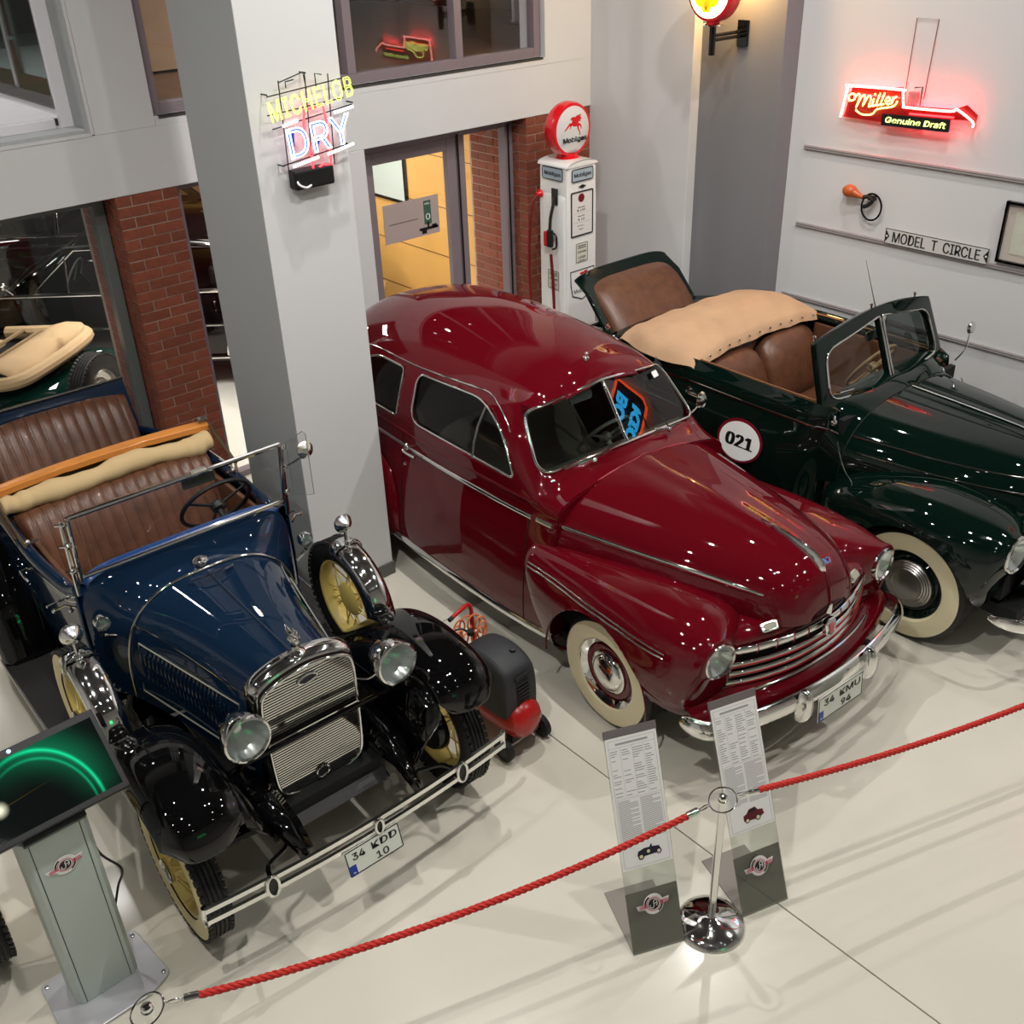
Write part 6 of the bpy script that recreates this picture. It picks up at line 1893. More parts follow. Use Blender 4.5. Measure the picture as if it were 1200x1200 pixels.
# arched cap
P = []
for i in range(17):
    a = PI * i / 16
    P.append([(-(W2 + .004) * math.cos(a), y, 2.045 + .05 * math.sin(a) ** .8) for y in (-D2 + .006, -D2 + .0, D2 - .0, D2 - .006)])
b = MB().grid(P); b.add([P[i][0] for i in range(17)], [tuple(range(17))]); b.add([P[i][3] for i in range(17)], [tuple(reversed(range(17)))]); b.build('cap', M_WHITE, GP, 40)
FM = lambda x, z: frame_mat((x, -D2 + .0105, z), (1, 0, 0), (0, 0, 1))
SMx = lambda y, z, d=0: frame_mat((-W2 - d, y, z), (0, -1, 0), (0, 0, 1))
mpl = mat('pump_sign_grey', (.62, .68, .72), .35)
for M, nm in ((FM(0, 1.975), 'front_sign'), (SMx(0, 1.985, .001), 'side_sign')):
    o = MB().prism(round_poly([(-.125, -.05), (.125, -.05), (.125, .05), (-.125, .05)], .015), .004, M).build(nm, mpl, GP, 0)
    MB().tube([tuple(M @ Vector((x, y, .004))) for x, y in round_poly([(-.125, -.05), (.125, -.05), (.125, .05), (-.125, .05)], .015)], .004, 6, closed=True).build('sign_rim', M_INK, o)
    text('lettering', 'Mobilgas', .06, M @ TR(0, 0, .005), M_INK, o, width=.20); text('lettering', 'Mobilgas', .06, M @ TR(.002, .0015, .005), M_INK, o, width=.20)
# dial
MD = FM(-.005, 1.645)
o = MB().prism([(-.125, -.185), (.125, -.185), (.125, .185), (-.125, .185)], .003, MD).build('dial_face', mat('dial_white', (.86, .85, .84), .35), GP, 0)
MB().tube([tuple(MD @ Vector((x, y, .004))) for x, y in round_poly([(-.128, -.188), (.128, -.188), (.128, .188), (-.128, .188)], .008)], .006, 6, closed=True).build('dial_frame', M_INK, o)
MB().lathe([(0, .006), (.036, .006), (.036, 0)], 24, MD @ TR(-.01, .135, 0)).build('dial_roundel', mat('dial_maroon', (.42, .06, .10), .4), o, 0)
for t_, y, s_, w_ in (('THIS SALE', .055, .022, .09), ('$ 180', .03, .034, .10), ('GALLONS', -.02, .018, .08), ('5 10', -.05, .036, .075), ('0 0 0 ..', -.105, .022, .09), ('PRICE', -.135, .014, .05)):
    text('lettering', t_, s_, MD @ TR(-.01, y, .0035), M_INK, o, width=w_)
b = MB()
for yy in (.005, -.075): b.box((0, yy, .0035), (.2, .002, .001), MD)
b.build('dial_lines', M_PRINT, o, 0)
MB().prism([(-.045, 0), (0, -.016), (.045, 0), (0, .016)], .004, FM(0, 1.875)).build('maker_plate', M_DARK, GP, 0)
def lead(M, parent):
    o = MB().prism(round_poly([(-.075, -.09), (.075, -.09), (.075, .09), (-.075, .09)], .012), .002, M).build('lead_notice', mat('notice_cream', (.80, .80, .75), .45), parent, 0)
    MB().tube([tuple(M @ Vector((x, y, .002))) for x, y in round_poly([(-.068, -.083), (.068, -.083), (.068, .083), (-.068, .083)], .01)], .0022, 5, closed=True).build('notice_rim', M_INK, o)
    text('lettering', 'CONTAINS', .032, M @ TR(0, .006, .0025), M_INK, o, width=.105); text('lettering', 'LEAD', .042, M @ TR(0, -.042, .0025), M_INK, o, width=.085)
    b = MB()
    for yy in (.06, .043): b.box((0, yy, .0025), (.10, .007, .0006), M)
    b.box((0, -.072, .0025), (.08, .005, .0006), M); b.build('notice_print', M_INK, o, 0)
lead(FM(-.005, 1.30), GP); lead(SMx(-.02, 1.06, .022), GP)
HORSE = [(-.40, .30), (-.30, .36), (-.05, .34), (.05, .40), (.42, .44), (.30, .34), (.46, .22), (.30, .20), (.38, .10), (.22, .10), (.16, .02), (.30, -.02), (.42, -.14), (.42, -.30), (.36, -.32), (.34, -.18), (.24, -.12), (.20, -.24), (.30, -.40), (.32, -.62), (.26, -.62), (.22, -.42), (.10, -.28), (.06, -.14), (-.14, -.14), (-.34, -.06), (-.42, -.20), (-.50, -.24), (-.44, -.12), (-.50, -.06), (-.86, -.30), (-.90, -.26), (-.52, .06), (-.34, .08), (-.28, .22), (-.42, .24)]
MSH = FM(.0, 1.02)
o = MB().prism([(-.145, .125), (.145, .125), (.14, .0), (.12, -.10), (0, -.15), (-.12, -.10), (-.14, .0)], .003, MSH).build('shield_sign', M_WHITE, GP, 0)
MB().tube([tuple(MSH @ Vector((x, y, .003))) for x, y in [(-.145, .125), (.145, .125), (.14, .0), (.12, -.10), (0, -.15), (-.12, -.10), (-.14, .0)]], .0045, 6, closed=True).build('shield_rim', M_INK, o)
MB().prism([(x * .13 + .02, y * .13 + .055) for x, y in HORSE], .001, MSH @ TR(0, 0, .003)).build('flying_horse', M_REDSIGN, o, 0)
text('lettering', 'Mobilgas', .07, MSH @ TR(0, -.065, .0045), M_INK, o, width=.21)
# globe
GM = frame_mat((0, 0, 2.325), (1, 0, 0), (0, 0, 1))
MB().lathe([(.190, .062), (.212, .060), (.222, .035), (.224, 0), (.222, -.035), (.212, -.060), (.19, -.062)], 56, GM).build('globe_rim', M_REDSIGN, GP, 50)
for s in (1, -1):
    G2 = GM if s > 0 else GM @ RY(180)
    o = MB().lathe([(.195, .060), (.15, .078), (.08, .088), (0, .090)], 48, G2).build('globe_lens', mat('globe_white', (.80, .80, .80), .2, 0, .4), GP)
    MB().prism([(x * .15 + .015, y * .16 + .05) for x, y in HORSE], .001, G2 @ TR(0, 0, .0885)).build('flying_horse', M_REDSIGN, o, 0)
    text('lettering', 'Mobilgas', .075, G2 @ TR(0, -.075, .088), M_INK, o, extrude=.002, width=.27); text('lettering', 'Mobilgas', .075, G2 @ TR(.003, -.072, .088), M_INK, o, extrude=.002, width=.27)
MB().lathe([(.10, 0), (.105, .012), (.085, .022), (.08, .05), (.09, .06)], 32, TR(0, 0, 2.085)).build('globe_base', M_REDSIGN, GP)
b = MB(); b.tube([(.10, .05, 2.10), (.15, .08, 2.10)], .008, 6); b.build('globe_cable', M_WHITE, GP)
# hose, nozzle
b = MB(); b.lathe([(.034, 0), (.034, .015), (.022, .03), (.016, .06)], 20, frame_mat((-W2 - .02, .135, 1.80), (0, 1, 0), (0, 0, 1)) @ RY(180) @ RX(0)); b.build('hose_outlet', M_REDSIGN, GP)
b = MB(); b.tube(smooth_path([(-W2 - .05, .135, 1.80), (-W2 - .10, .15, 1.72), (-W2 - .13, .17, 1.4), (-W2 - .14, .16, .9), (-W2 - .12, .10, .45), (-W2 - .09, 0, .36), (-W2 - .06, -.06, .6), (-W2 - .055, -.05, 1.0), (-W2 - .06, -.03, 1.30)], 8), .014, 10)
b.build('hose', mat('red_hose', (.42, .06, .07), .45), GP)
MB().box((-W2 - .022, -.045, 1.80), (.012, .075, .14)).build('nozzle_pocket', mat('pocket_grey', (.25, .25, .24), .4, .5), GP, 0, bevel=.004)
b = MB(); b.tube(smooth_path([(-W2 - .035, -.06, 1.80), (-W2 - .05, -.05, 1.72), (-W2 - .06, -.03, 1.62), (-W2 - .06, -.02, 1.52)], 5), .014, 10); b.build('nozzle_spout', mat('nozzle_metal', (.35, .33, .31), .35, .9), GP)
b = MB(); b.box((-W2 - .06, -.02, 1.44), (.035, .05, .15)); b.tube(smooth_path([(-W2 - .06, -.05, 1.50), (-W2 - .06, -.10, 1.47), (-W2 - .06, -.10, 1.38), (-W2 - .06, -.05, 1.35)], 4), .010, 8); b.build('nozzle_body', M_DARK, GP, 0, bevel=.006)
MB().box((-W2 - .06, .03, 1.43), (.03, .04, .13)).build('nozzle_grip', M_REDSIGN, GP, 0, bevel=.006)

# ---------------------------------------------------------------- neon signs
def neon(name, rgb, s): return mat(name, rgb, .4, emit=rgb, estr=s)
N_YEL = neon('neon_yellow', (0.90, 0.95, 0.42), 1.35); N_WHT = neon('neon_white', (0.93, 0.97, 1.0), 2.6); N_RED = neon('neon_red', (1.0, 0.18, 0.20), 5.0)
N_BACK = neon('wall_glow_red', (1.0, 0.10, 0.14), 110.0); N_PINK = neon('neon_rose', (1.0, 0.62, 0.58), 5.0); N_BLUE = neon('neon_cyan', (0.2, 0.75, 1.0), 6.0); N_ORG = neon('neon_orange', (1.0, 0.36, 0.16), 6.0); N_GRN = neon('neon_green', (0.05, 1.0, 0.55), 6.0)
NS = thing('neon_sign', 'neon sign reading MICHELOB DRY on the light face of the column', 'neon sign', (3.01, 5.17, 3.0))
def NM(x, z, d=.085, rot=0): return frame_mat((x, -d, z), (math.cos(R_(rot)), 0, math.sin(R_(rot))), (-math.sin(R_(rot)), 0, math.cos(R_(rot))))
text('michelob_tubes', 'MICHELOB', .19, NM(.0, .155, .09, 8), N_YEL, NS, outline=.0023, width=.52, space=1.12)
text('dry_tubes', 'DRY', .29, NM(.02, -.035, .09, 5), N_WHT, NS, outline=.0036, width=.40)
text('dry_inner', 'DRY', .28, NM(.02, -.035, .082, 5), neon('neon_pale_blue', (.26, .38, .70), .45), NS, extrude=.001, width=.385)
def bar(nm, pts, m, r=.007, par=NS): return MB().tube(pts, r, 8).build(nm, m, par)
bar('serif_bar', [(-.19, -.09, .045), (-.10, -.09, .062)], N_WHT, .0075); bar('serif_bar', [(.13, -.09, .07), (.25, -.09, .085)], N_WHT, .0075)
bar('serif_bar', [(-.16, -.09, -.165), (.0, -.09, -.14)], N_WHT, .0075); bar('serif_bar', [(.06, -.09, -.135), (.23, -.09, -.105)], N_WHT, .0075)
bar('ribbon_top', [(-.055, -.07, .03), (-.04, -.07, .105), (.075, -.07, .112), (.085, -.07, .04)], N_RED)
bar('ribbon_side', [(.085, -.07, .04), (.088, -.07, -.12)], N_RED); bar('ribbon_side', [(-.055, -.07, .03), (-.03, -.07, -.12)], N_RED)
bar('ribbon_tail', [(-.03, -.07, -.13), (-.03, -.07, -.215), (.035, -.07, -.185), (.085, -.07, -.20), (.09, -.07, -.12)], N_RED)
MB().box((-.03, -.045, -.245), (.25, .07, .105)).build('transformer', M_INK, NS, 0, bevel=.012)
b = MB()
for q in ([(-.24, -.05, .19), (.25, -.05, .23)], [(-.25, -.05, .10), (.22, -.05, .13)], [(-.23, -.05, .03), (.27, -.05, .09)], [(-.20, -.05, -.16), (.22, -.05, -.11)], [(-.16, -.05, .26), (-.17, -.05, -.28)], [(.0, -.05, .28), (-.02, -.05, -.2)], [(.14, -.05, .26), (.12, -.05, -.2)], [(-.16, -.05, .25), (-.01, -.05, .285), (.0, -.05, .2)], [(.10, -.05, .26), (.06, -.05, .27), (.06, -.05, .2)], [(-.12, -.05, .22), (-.12, -.05, .25), (-.07, -.05, .255)]):
    b.tube(q, .0035, 5)
b.build('wire_frame', M_INK, NS)
b = MB()
for x, z in ((-.24, .2), (.27, .1), (-.2, -.16), (.22, -.11), (0, .28)): b.tube([(x, -.06, z), (x, 0, z)], .004, 6)
tag(b.build('standoffs', M_INK, NS), kind='stuff')
b = MB(); b.tube(smooth_path([(-.13, -.05, -.22), (-.14, -.085, -.26), (-.10, -.09, -.285), (-.06, -.08, -.28)], 5), .006, 6); b.build('cable', M_WHITE, NS)
# sign on the right wall: face towards -x, reads along -y
MS = thing('neon_sign', 'red bordered neon sign reading Miller Genuine Draft hung on the right wall', 'neon sign', (7.4, 4.12, 2.62), -90)
def MW(x, z, d=.07, rot=0): return NM(x, z, d, rot)
back = MB().prism([(-.52, -.10), (-.47, .12), (-.06, .135), (-.02, .03), (.36, .045), (.44, .08), (.53, .02), (.52, -.04), (.46, -.02), (.14, -.045), (.14, -.09), (-.10, -.105)], .004, frame_mat((0, -.045, 0), (1, 0, 0), (0, 0, 1))).build('back_panel', mat('sign_red_panel', (.62, .05, .05), .4), MS, 0)
bar('border_tube', smooth_path([(-.53, -.07, -.10), (-.50, -.07, .11), (-.485, -.07, .125), (-.06, -.07, .135), (-.045, -.07, .12), (-.025, -.07, .035), (.0, -.07, .022), (.33, -.07, .030), (.37, -.07, .045), (.40, -.07, .040), (.51, -.07, -.02), (.515, -.07, -.055)], 3), N_PINK, .0085, MS)
for dz in (-.022,):
    bar('glow_tube', [(-.50, -.05, .09 + dz), (-.07, -.05, .10 + dz)], N_RED, .007, MS); bar('glow_tube', [(.02, -.05, .0 + dz), (.36, -.05, .01 + dz)], N_RED, .007, MS)
    bar('hidden_glow_tube', [(-.46, -.040, .098), (-.08, -.040, .112)], N_BACK, .007, MS); bar('hidden_glow_tube', [(.02, -.040, .012), (.36, -.040, .030), (.46, -.040, .02)], N_BACK, .007, MS)  # hidden over-bright tubes, added behind the panel for the red wall glow
mil = [[(-.46, .02), (-.47, .06), (-.43, .075), (-.42, .04), (-.45, .025)], [(-.42, .05), (-.39, .08), (-.38, .05), (-.40, -.02), (-.37, .05), (-.345, .075), (-.335, .05), (-.345, -.0), (-.315, .06), (-.295, .075), (-.285, .05), (-.295, .0), (-.27, .01)],
       [(-.26, .06), (-.265, .01), (-.24, .015)], [(-.215, .10), (-.235, .02), (-.21, .02)], [(-.18, .105), (-.20, .025), (-.175, .03)], [(-.165, .045), (-.13, .06), (-.145, .08), (-.165, .055), (-.145, .03), (-.12, .04)], [(-.105, .085), (-.115, .035), (-.10, .075), (-.08, .09)], [(-.40, -.035), (-.34, -.06), (-.26, -.05), (-.22, -.01), (-.10, .02), (-.07, .06)]]
for st in mil: bar('script_tube', smooth_path([(x, -.085, z) for x, z in st], 5), neon('neon_lime', (.93, 1.0, .50), 3.0), .006, MS)
MB().sphere((-.255, -.085, .09), .007).build('script_dot', neon('neon_lime', (.93, 1.0, .50), 3.0), MS)
MB().prism(round_poly([(-.17, -.115), (.36, -.105), (.36, -.02), (-.17, -.035)], .01), .012, frame_mat((0, -.085, 0), (1, 0, 0), (0, 0, 1))).build('draft_panel', M_INK, MS, 0)
text('draft_lettering', 'Genuine Draft', .075, MW(.095, -.068, .102, 1), mat('lit_lettering', (.92, .98, .62), .5, emit=(.92, .98, .62), estr=1.1), MS, extrude=.001, width=.47, shear=.12); text('draft_lettering', 'Genuine Draft', .075, MW(.098, -.066, .102, 1), mat('lit_lettering', (.92, .98, .62), .5, emit=(.92, .98, .62), estr=1.1), MS, extrude=.001, width=.47, shear=.12)
b = MB(); b.tube([(-.05, -.03, .10), (-.055, -.01, .60), (.11, -.01, .60), (.10, -.03, .08)], .0035, 5); b.build('hanging_chain', mat('rose_wire', (.45, .25, .25), .5), MS)
b = MB(); b.tube([(-.11, -.05, .14), (-.06, -.05, .15), (-.055, -.05, .12)], .004, 5); b.tube([(.03, -.05, .155), (.09, -.05, .165), (.09, -.05, .04)], .005, 5); b.build('sign_bracket', M_DARK, MS); MB().box((.02, -.03, .09), (.07, .04, .07)).build('cable_box', mat('red_lit_white_box', (.75, .45, .45), .4), MS, 0, bevel=.006)  # cable box is white; the red neon light on it is put into its colour
for x, z in ((-.35, .12), (.25, .045)):
    pass
# neon beyond the right edge, seen mirrored in the burgundy car's windscreen
BK = thing('neon_sign', 'orange hexagon neon sign with blue lettering mirrored in the burgundy windscreen', 'neon sign', (7.4, 1.46, 3.06), -90)
bar('hexagon_tube', [(-.46, -.05, .22), (-.54, -.05, -.18), (-.46, -.05, -.25), (.40, -.05, -.22), (.54, -.05, .02), (.40, -.05, .26), (-.46, -.05, .22)], N_ORG, .018, BK)
text('bock_tubes', 'BOCK', .27, NM(-.0, .10, .05), N_BLUE, BK, outline=.011, width=.70)
text('kick_tubes', 'KICK', .22, NM(-.0, -.12, .05), N_BLUE, BK, outline=.011, width=.74)
MB().prism([(-.48, -.24), (.42, -.22), (.56, .02), (.42, .26), (-.48, .23)], .006, frame_mat((0, -.012, 0), (1, 0, 0), (0, 0, 1))).build('back_panel', M_INK, BK, 0)
# green neon hoop high on the wall behind the viewer: gives the green glints on lamps and paint
GN = thing('neon_hoop', 'green neon hoop on the wall behind the visitor, seen only as green glints', 'neon sign', (1.4, -4.17, 3.6), 180)
bar('hoop_tube', [(.55 * math.cos(R_(a)), -.04, .35 * math.sin(R_(a))) for a in range(0, 200, 8)], N_GRN, .02, GN)
bar('hoop_base', [(-.55, -.04, -.12), (.55, -.04, -.12)], N_GRN, .02, GN)

# ---------------------------------------------------------------- wall lamp with an oil company globe
WL = thing('wall_lamp', 'black bracket wall lamp carrying a red rimmed globe with a yellow shell', 'lamp', (7.2, 5.515, 3.065))
MB().box((-.012, 0, 0), (.024, .10, .19)).build('wall_plate', M_BLACK, WL, 0, bevel=.004)
for z in (.016, -.016): MB().tube([(-.02, 0, z), (-.38, 0, z)], .014, 10).build('arm', M_BLACK, WL)
MB().tube([(-.385, 0, -.12), (-.385, 0, .085)], .026, 14).build('post', M_BLACK, WL)
MB().lathe([(.026, 0), (.075, .006), (.078, .018), (.06, .022), (.05, .026)], 28, TR(-.385, 0, .08)).build('collar', M_CHROME, WL)
G3 = frame_mat((-.385, 0, .325), (0, -1, 0), (0, 0, 1))
MB().lathe([(.055, -.12), (.06, -.0), (.05, .03)][:0] + [(.185, .068), (.205, .062), (.218, .035), (.22, 0), (.218, -.035), (.205, -.062), (.185, -.068)], 48, G3).build('globe_rim', M_REDSIGN, WL)
MB().lathe([(.06, 0), (.052, .02), (.055, .035)], 24, TR(-.385, 0, .085)).build('globe_neck', M_REDSIGN, WL)
for s in (1, -1):
    G2 = G3 if s > 0 else G3 @ RY(180)
    o = MB().lathe([(.188, .066), (.15, .082), (.08, .092), (0, .094)], 40, G2).build('globe_lens', mat('globe_glow', (1, .97, .9), .3, emit=(1, .93, .80), estr=2.6), WL)
    sh = [(-.03, -.12), (.03, -.12), (.04, -.09), (.09, -.075), (.125, -.02), (.12, .04), (.085, .09), (.04, .115), (0, .122), (-.04, .115), (-.085, .09), (-.12, .04), (-.125, -.02), (-.09, -.075), (-.04, -.09)]
    o2 = MB().prism(sh, .002, G2 @ TR(0, -.02, .093)).build('shell_emblem', mat('shell_glow', (1, .78, .05), .4, emit=(1, .72, .03), estr=1.4), o, 0)
    for k in range(-3, 4): MB().tube([tuple(G2 @ Vector((0, -.13, .0965))), tuple(G2 @ Vector((.034 * k, .09 - .006 * k * k, .0965)))], .0018, 4).build('shell_rib', mat('shell_rib', (.85, .35, .02), .4, emit=(.9, .35, .02), estr=.6), o2)
d_ = bpy.data.lights.new('globe_light', 'POINT'); d_.energy = 30; d_.color = (1, .62, .22); d_.shadow_soft_size = .1
o = bpy.data.objects.new('globe_light', d_); COL.objects.link(o); o.location = (7.03, 5.515, 3.55)

# ---------------------------------------------------------------- bulb horn, street sign, picture
HN = thing('bulb_horn', 'brass coloured bulb horn with a coiled black tube on the right wall', 'horn', (7.4, 4.36, 1.92), -90)
b = MB(); b.sphere((-.135, -.06, .07), .052, sc=(1.15, 1, .95)); b.tube([(-.09, -.06, .06), (-.04, -.06, .045), (-.01, -.06, .04)], [.035, .02, .016], 12)
b.build('rubber_bulb', mat('amber_rubber', (.68, .32, .13), .35, 0, .3), HN)
b = MB(); b.tube([(.06 + .085 * math.cos(R_(a)), -.045, -.025 + .10 * math.sin(R_(a))) for a in range(0, 360, 10)], .0075, 10, closed=True); b.build('coil_tube', M_BLACK, HN)
b = MB(); b.tube(smooth_path([(-.02, -.06, .04), (.03, -.06, .05), (.07, -.06, .03), (.04, -.06, -.01), (.0, -.06, -.03)], 5), [.014] * 21, 8) if False else b.tube(smooth_path([(-.02, -.06, .04), (.03, -.06, .05), (.07, -.06, .03), (.04, -.06, -.01), (.0, -.06, -.03)], 5), .016, 8)
b.box((.06, -.05, .045), (.06, .03, .035)); b.build('horn_body', M_DARK, HN)
b = MB(); b.tube([(.03, -.06, .01), (.03, 0, .01)], .008, 6); b.build('wall_hook', M_STEEL, HN)
SS = thing('street_sign', 'white street sign plate reading MODEL T CIRCLE on the lower wall rail', 'sign', (7.4, 3.745, 1.70), -90)
MB().prism(round_poly([(-.415, -.06), (.415, -.06), (.415, .06), (-.415, .06)], .006), .004, NM(0, 0, .024)).build('plate', mat('sign_plate', (.80, .80, .79), .4, .1), SS, 0)
b = MB()
for c, s in (((0, .056), (.825, .005)), ((0, -.056), (.825, .005)), ((-.411, 0), (.005, .115)), ((.411, 0), (.005, .115))): b.box((c[0], -.0285, c[1]), (s[0], .001, s[1]))
b.build('plate_border', M_INK, SS, 0)
for s in (-1, 1):
    MB().prism([(s * .408, -.045), (s * .408, .045), (s * .376, 0)], .0006, NM(0, 0, .0285)).build('plate_arrow', M_INK, SS, 0)
    MB().lathe([(0, .0012), (.008, .0012)], 10, NM(s * .398, 0, .0285)).build('plate_bolt', M_WHITE, SS, 0)
text('lettering', 'MODEL  T  CIRCLE', .152, NM(0, 0, .0288), M_INK, SS, extrude=.0004, width=.70, bold=.014)
PF = thing('framed_picture', 'black framed picture with a pale mount at the right edge of the wall', 'picture', (7.4, 2.96, 1.895), -90)
b = MB()
for c, s in (((0, .205), (.62, .018)), ((0, -.205), (.62, .018)), ((-.31, 0), (.018, .428)), ((.31, 0), (.018, .428))): b.box((c[0], -.018, c[1]), (s[0], .03, s[1]))
b.build('frame', M_BLACK, PF, 0)
MB().box((0, -.008, 0), (.60, .006, .40)).build('mount', mat('picture_mount', (.74, .70, .66), .6), PF, 0)
MB().box((0, -.012, 0), (.48, .004, .29)).build('print', mat('picture_print', (.76, .76, .70), .6, noise=(14, .06)), PF, 0)
MB().box((-.05, -.004, .236), (.03, .006, .05)).build('hanger', M_DARK, PF, 0)

# ---------------------------------------------------------------- wheel of a car standing just outside the left edge
LW = thing('car_wheel', 'black ribbed tyre of a car mostly outside the lower left edge', 'wheel', (.145, 3.98, 0))
wire_wheel(LW, 0, 0, .365, 1, .365, .125, mat('cream_wheel_paint', (0.84, 0.75, 0.42), 0.4), spokes=False)
MB().tube([(-.06, 0, .365), (-.7, 0, .365)], .03, 8).build('axle', M_VOID, LW)
MB().box((-.7, 0, .18), (.12, .16, .36)).build('axle_support', M_VOID, LW, 0)
# ================================================================ cars behind the ground floor glass
def saloon(name, label, loc, rz, group):
    T = thing(name, label, 'car', loc, rz, group)
    mp = paint('gloss_black', (0.02, 0.022, 0.022)); W = 1.72
    def f(k, x): return float(pchip(k, x)[0])
    top = [(-1.75, .70), (-1.68, .82), (-1.5, .88), (-.2, .955), (0, .965), (2.5, .96), (2.9, .92), (3.15, .84), (3.22, .66)]
    xs = [-1.75, -1.72, -1.68, -1.6, -1.45, -1.2, -.9, -.6, -.3, -.1, .1, .5, .9, 1.3, 1.7, 2.1, 2.4, 2.6, 2.8, 2.95, 3.08, 3.16, 3.2, 3.22]
    P = []
    for x in xs:
        z = f(top, x); i = .10 * max(0, (-x - 1.3) / .45) ** 2 + .10 * max(0, (x - 2.8) / .42) ** 2
        P.append([(x, .06 + i, .26), (x, .01 + i, .40), (x, 0 + i, .60), (x, .01 + i, .80), (x, .03 + i, z - .03), (x, .07 + i, z), (x, .5, z + .035), (x, W / 2, z + .045), (x, W - .5, z + .035), (x, W - .07 - i, z), (x, W - .03 - i, z - .03), (x, W - .01 - i, .80), (x, W - i, .60), (x, W - .01 - i, .40), (x, W - .06 - i, .26)])
    MB().grid(P, capu=True, flip=True).build('body', mp, T, 40)
    # roof
    P = []
    for x, z in ((.50, 1.375), (.62, 1.41), (1.0, 1.435), (1.5, 1.43), (1.9, 1.39), (2.0, 1.36)):
        P.append([(x, .20, z - .05), (x, .24, z - .01), (x, .5, z + .01), (x, W / 2, z + .02), (x, W - .5, z + .01), (x, W - .24, z - .01), (x, W - .20, z - .05)])
    MB().grid(P, flip=True).build('roof', mp, T, 60, solid=.02)
    G = glass('car_glass', (0.86, 0.9, 0.88), 1.15)
    for y0, y1 in ((.06, .21), (W - .06, W - .21)):
        s = 1 if y0 < 1 else -1
        def side(x, t): return (x, y0 + (y1 - y0) * t, .975 + .385 * t)
        MB().tube([(-.12, y0 + .06 * s, .97), (.50, y1 + .02 * s, 1.365)], .022, 8).build('screen_pillar', M_CHROME, T)
        MB().tube([(.10, y0, .975), (.52, y1, 1.35), (.62, y1, 1.37)], .016, 6).build('door_pillar', mp, T)
        MB().tube([side(.14, 0), side(.56, .94), side(1.12, .97), side(1.12, 0)], .009, 6, closed=True).build('window_frame', M_CHROME, T)
        MB().tube([side(1.2, 0), side(1.2, .97), side(1.85, .93), side(2.1, 0)], .009, 6, closed=True).build('window_frame', M_CHROME, T)
        MB().tube([side(.48, 0), side(.47, .76)], .010, 6).build('vent_bar', M_CHROME, T)
        MB().tube([side(1.16, 0), side(1.16, 1)], .02, 6).build('door_post', mp, T)
        MB().tube([(1.95, y1, 1.36), (2.35, y0 + .04 * s, .97)], .05, 8).build('rear_pillar', mp, T)
        MB().tube([(.48, y1 - .02 * s, 1.37), (1.0, y1 - .025 * s, 1.395), (1.6, y1 - .025 * s, 1.385), (2.0, y1 - .02 * s, 1.33)], .012, 6).build('roof_moulding', M_CHROME, T)
        MB().add([side(.14, 0), side(1.12, 0), side(1.12, .97), side(.56, .94)], [(0, 1, 2, 3)]).build('side_window', G, T, 0)
        MB().add([side(1.2, 0), side(2.1, 0), side(1.85, .93), side(1.2, .97)], [(0, 1, 2, 3)]).build('side_window', G, T, 0)
        yy = -.004 if s > 0 else W + .004
        MB().tube([(-1.55, yy + .10 * s, .955 - .06), (-.9, yy + .03 * s, .95), (-.1, yy + .035 * s, .968), (2.6, yy + .035 * s, .965), (3.1, yy + .09 * s, .86)], .016, 8).build('belt_strip', M_CHROME, T)
        MB().tube([(-1.5, yy + .04 * s, .64), (-1.2, yy, .645), (2.7, yy, .645), (3.05, yy + .05 * s, .64)], .012, 6).build('side_strip', M_CHROME, T)
        MB().tube([(-.95, yy + .02 * s, .31), (1.9, yy + .02 * s, .31)], .014, 6).build('sill_strip', M_CHROME, T)
        for x in (1.0, 2.0):
            MB().tube(smooth_path([(x - .09, yy, .885), (x - .07, yy - .035 * s, .885), (x + .05, yy - .035 * s, .885), (x + .08, yy, .885)], 4), .010, 6).build('door_handle', M_CHROME, T)
        for x in (.08, 1.16):
            MB().tube([(x, yy + .004 * s, z) for z in (.34, .6, .94)], .004, 5).build('door_seam', M_INK, T)
        for x in (-1.02, 2.25):
            w = tyre_mb(.32, .20, .16).build('wheel', M_RUBBER, T, 30, M=frame_mat((x, (.08 if s > 0 else W - .08), .32), (1, 0, 0), (0, 0, s)) if False else Matrix(((1, 0, 0, x), (0, 0, -s, (.08 if s > 0 else W - .08)), (0, s, 0, .32), (0, 0, 0, 1))))
            MB().lathe([(.19, .058), (.2, .07), (.15, .07), (.12, .062), (.06, .085), (0, .088)], 30).build('hub_cap', M_CHROME, w)
            MB().lathe([(.365, .0), (.345, .0)], 30, Matrix(((1, 0, 0, x), (0, 0, -s, yy - .004 * s), (0, s, 0, .34), (0, 0, 0, 1))), a0=0, a1=180).build('arch_trim', M_CHROME, T)
    MB().add([(-.10, .13, .98), (-.10, W - .13, .98), (.50, W - .23, 1.37), (.50, .23, 1.37)], [(0, 1, 2, 3)]).build('windscreen', G, T, 0)
    MB().tube([(-.14, .12, .975), (-.2, W / 2, .99), (-.14, W - .12, .975)], .016, 6).build('screen_base_strip', M_CHROME, T)
    MB().add([(2.42, .15, .98), (2.42, W - .15, .98), (2.0, W - .25, 1.36), (2.0, .25, 1.36)], [(0, 1, 2, 3)]).build('rear_window', G, T, 0)
    for x in (.95, 1.85): MB().box((x, W / 2, .9), (.16, 1.3, .5)).build('seat_back', mat('dark_seat', (.10, .07, .06), .5), T, 0, bevel=.04)
    b = MB(); M = TR(.42, .42, 1.02) @ RY(-65)
    b.tube([(.19 * math.cos(2 * PI * i / 30), .19 * math.sin(2 * PI * i / 30), 0) for i in range(30)], .011, 6, closed=True, M=M); b.tube([(-.18, 0, 0), (.18, 0, 0)], .008, 5, M=M)
    b.build('steering_wheel', mat('grey_wheel', (.5, .5, .48), .3, .4), T)
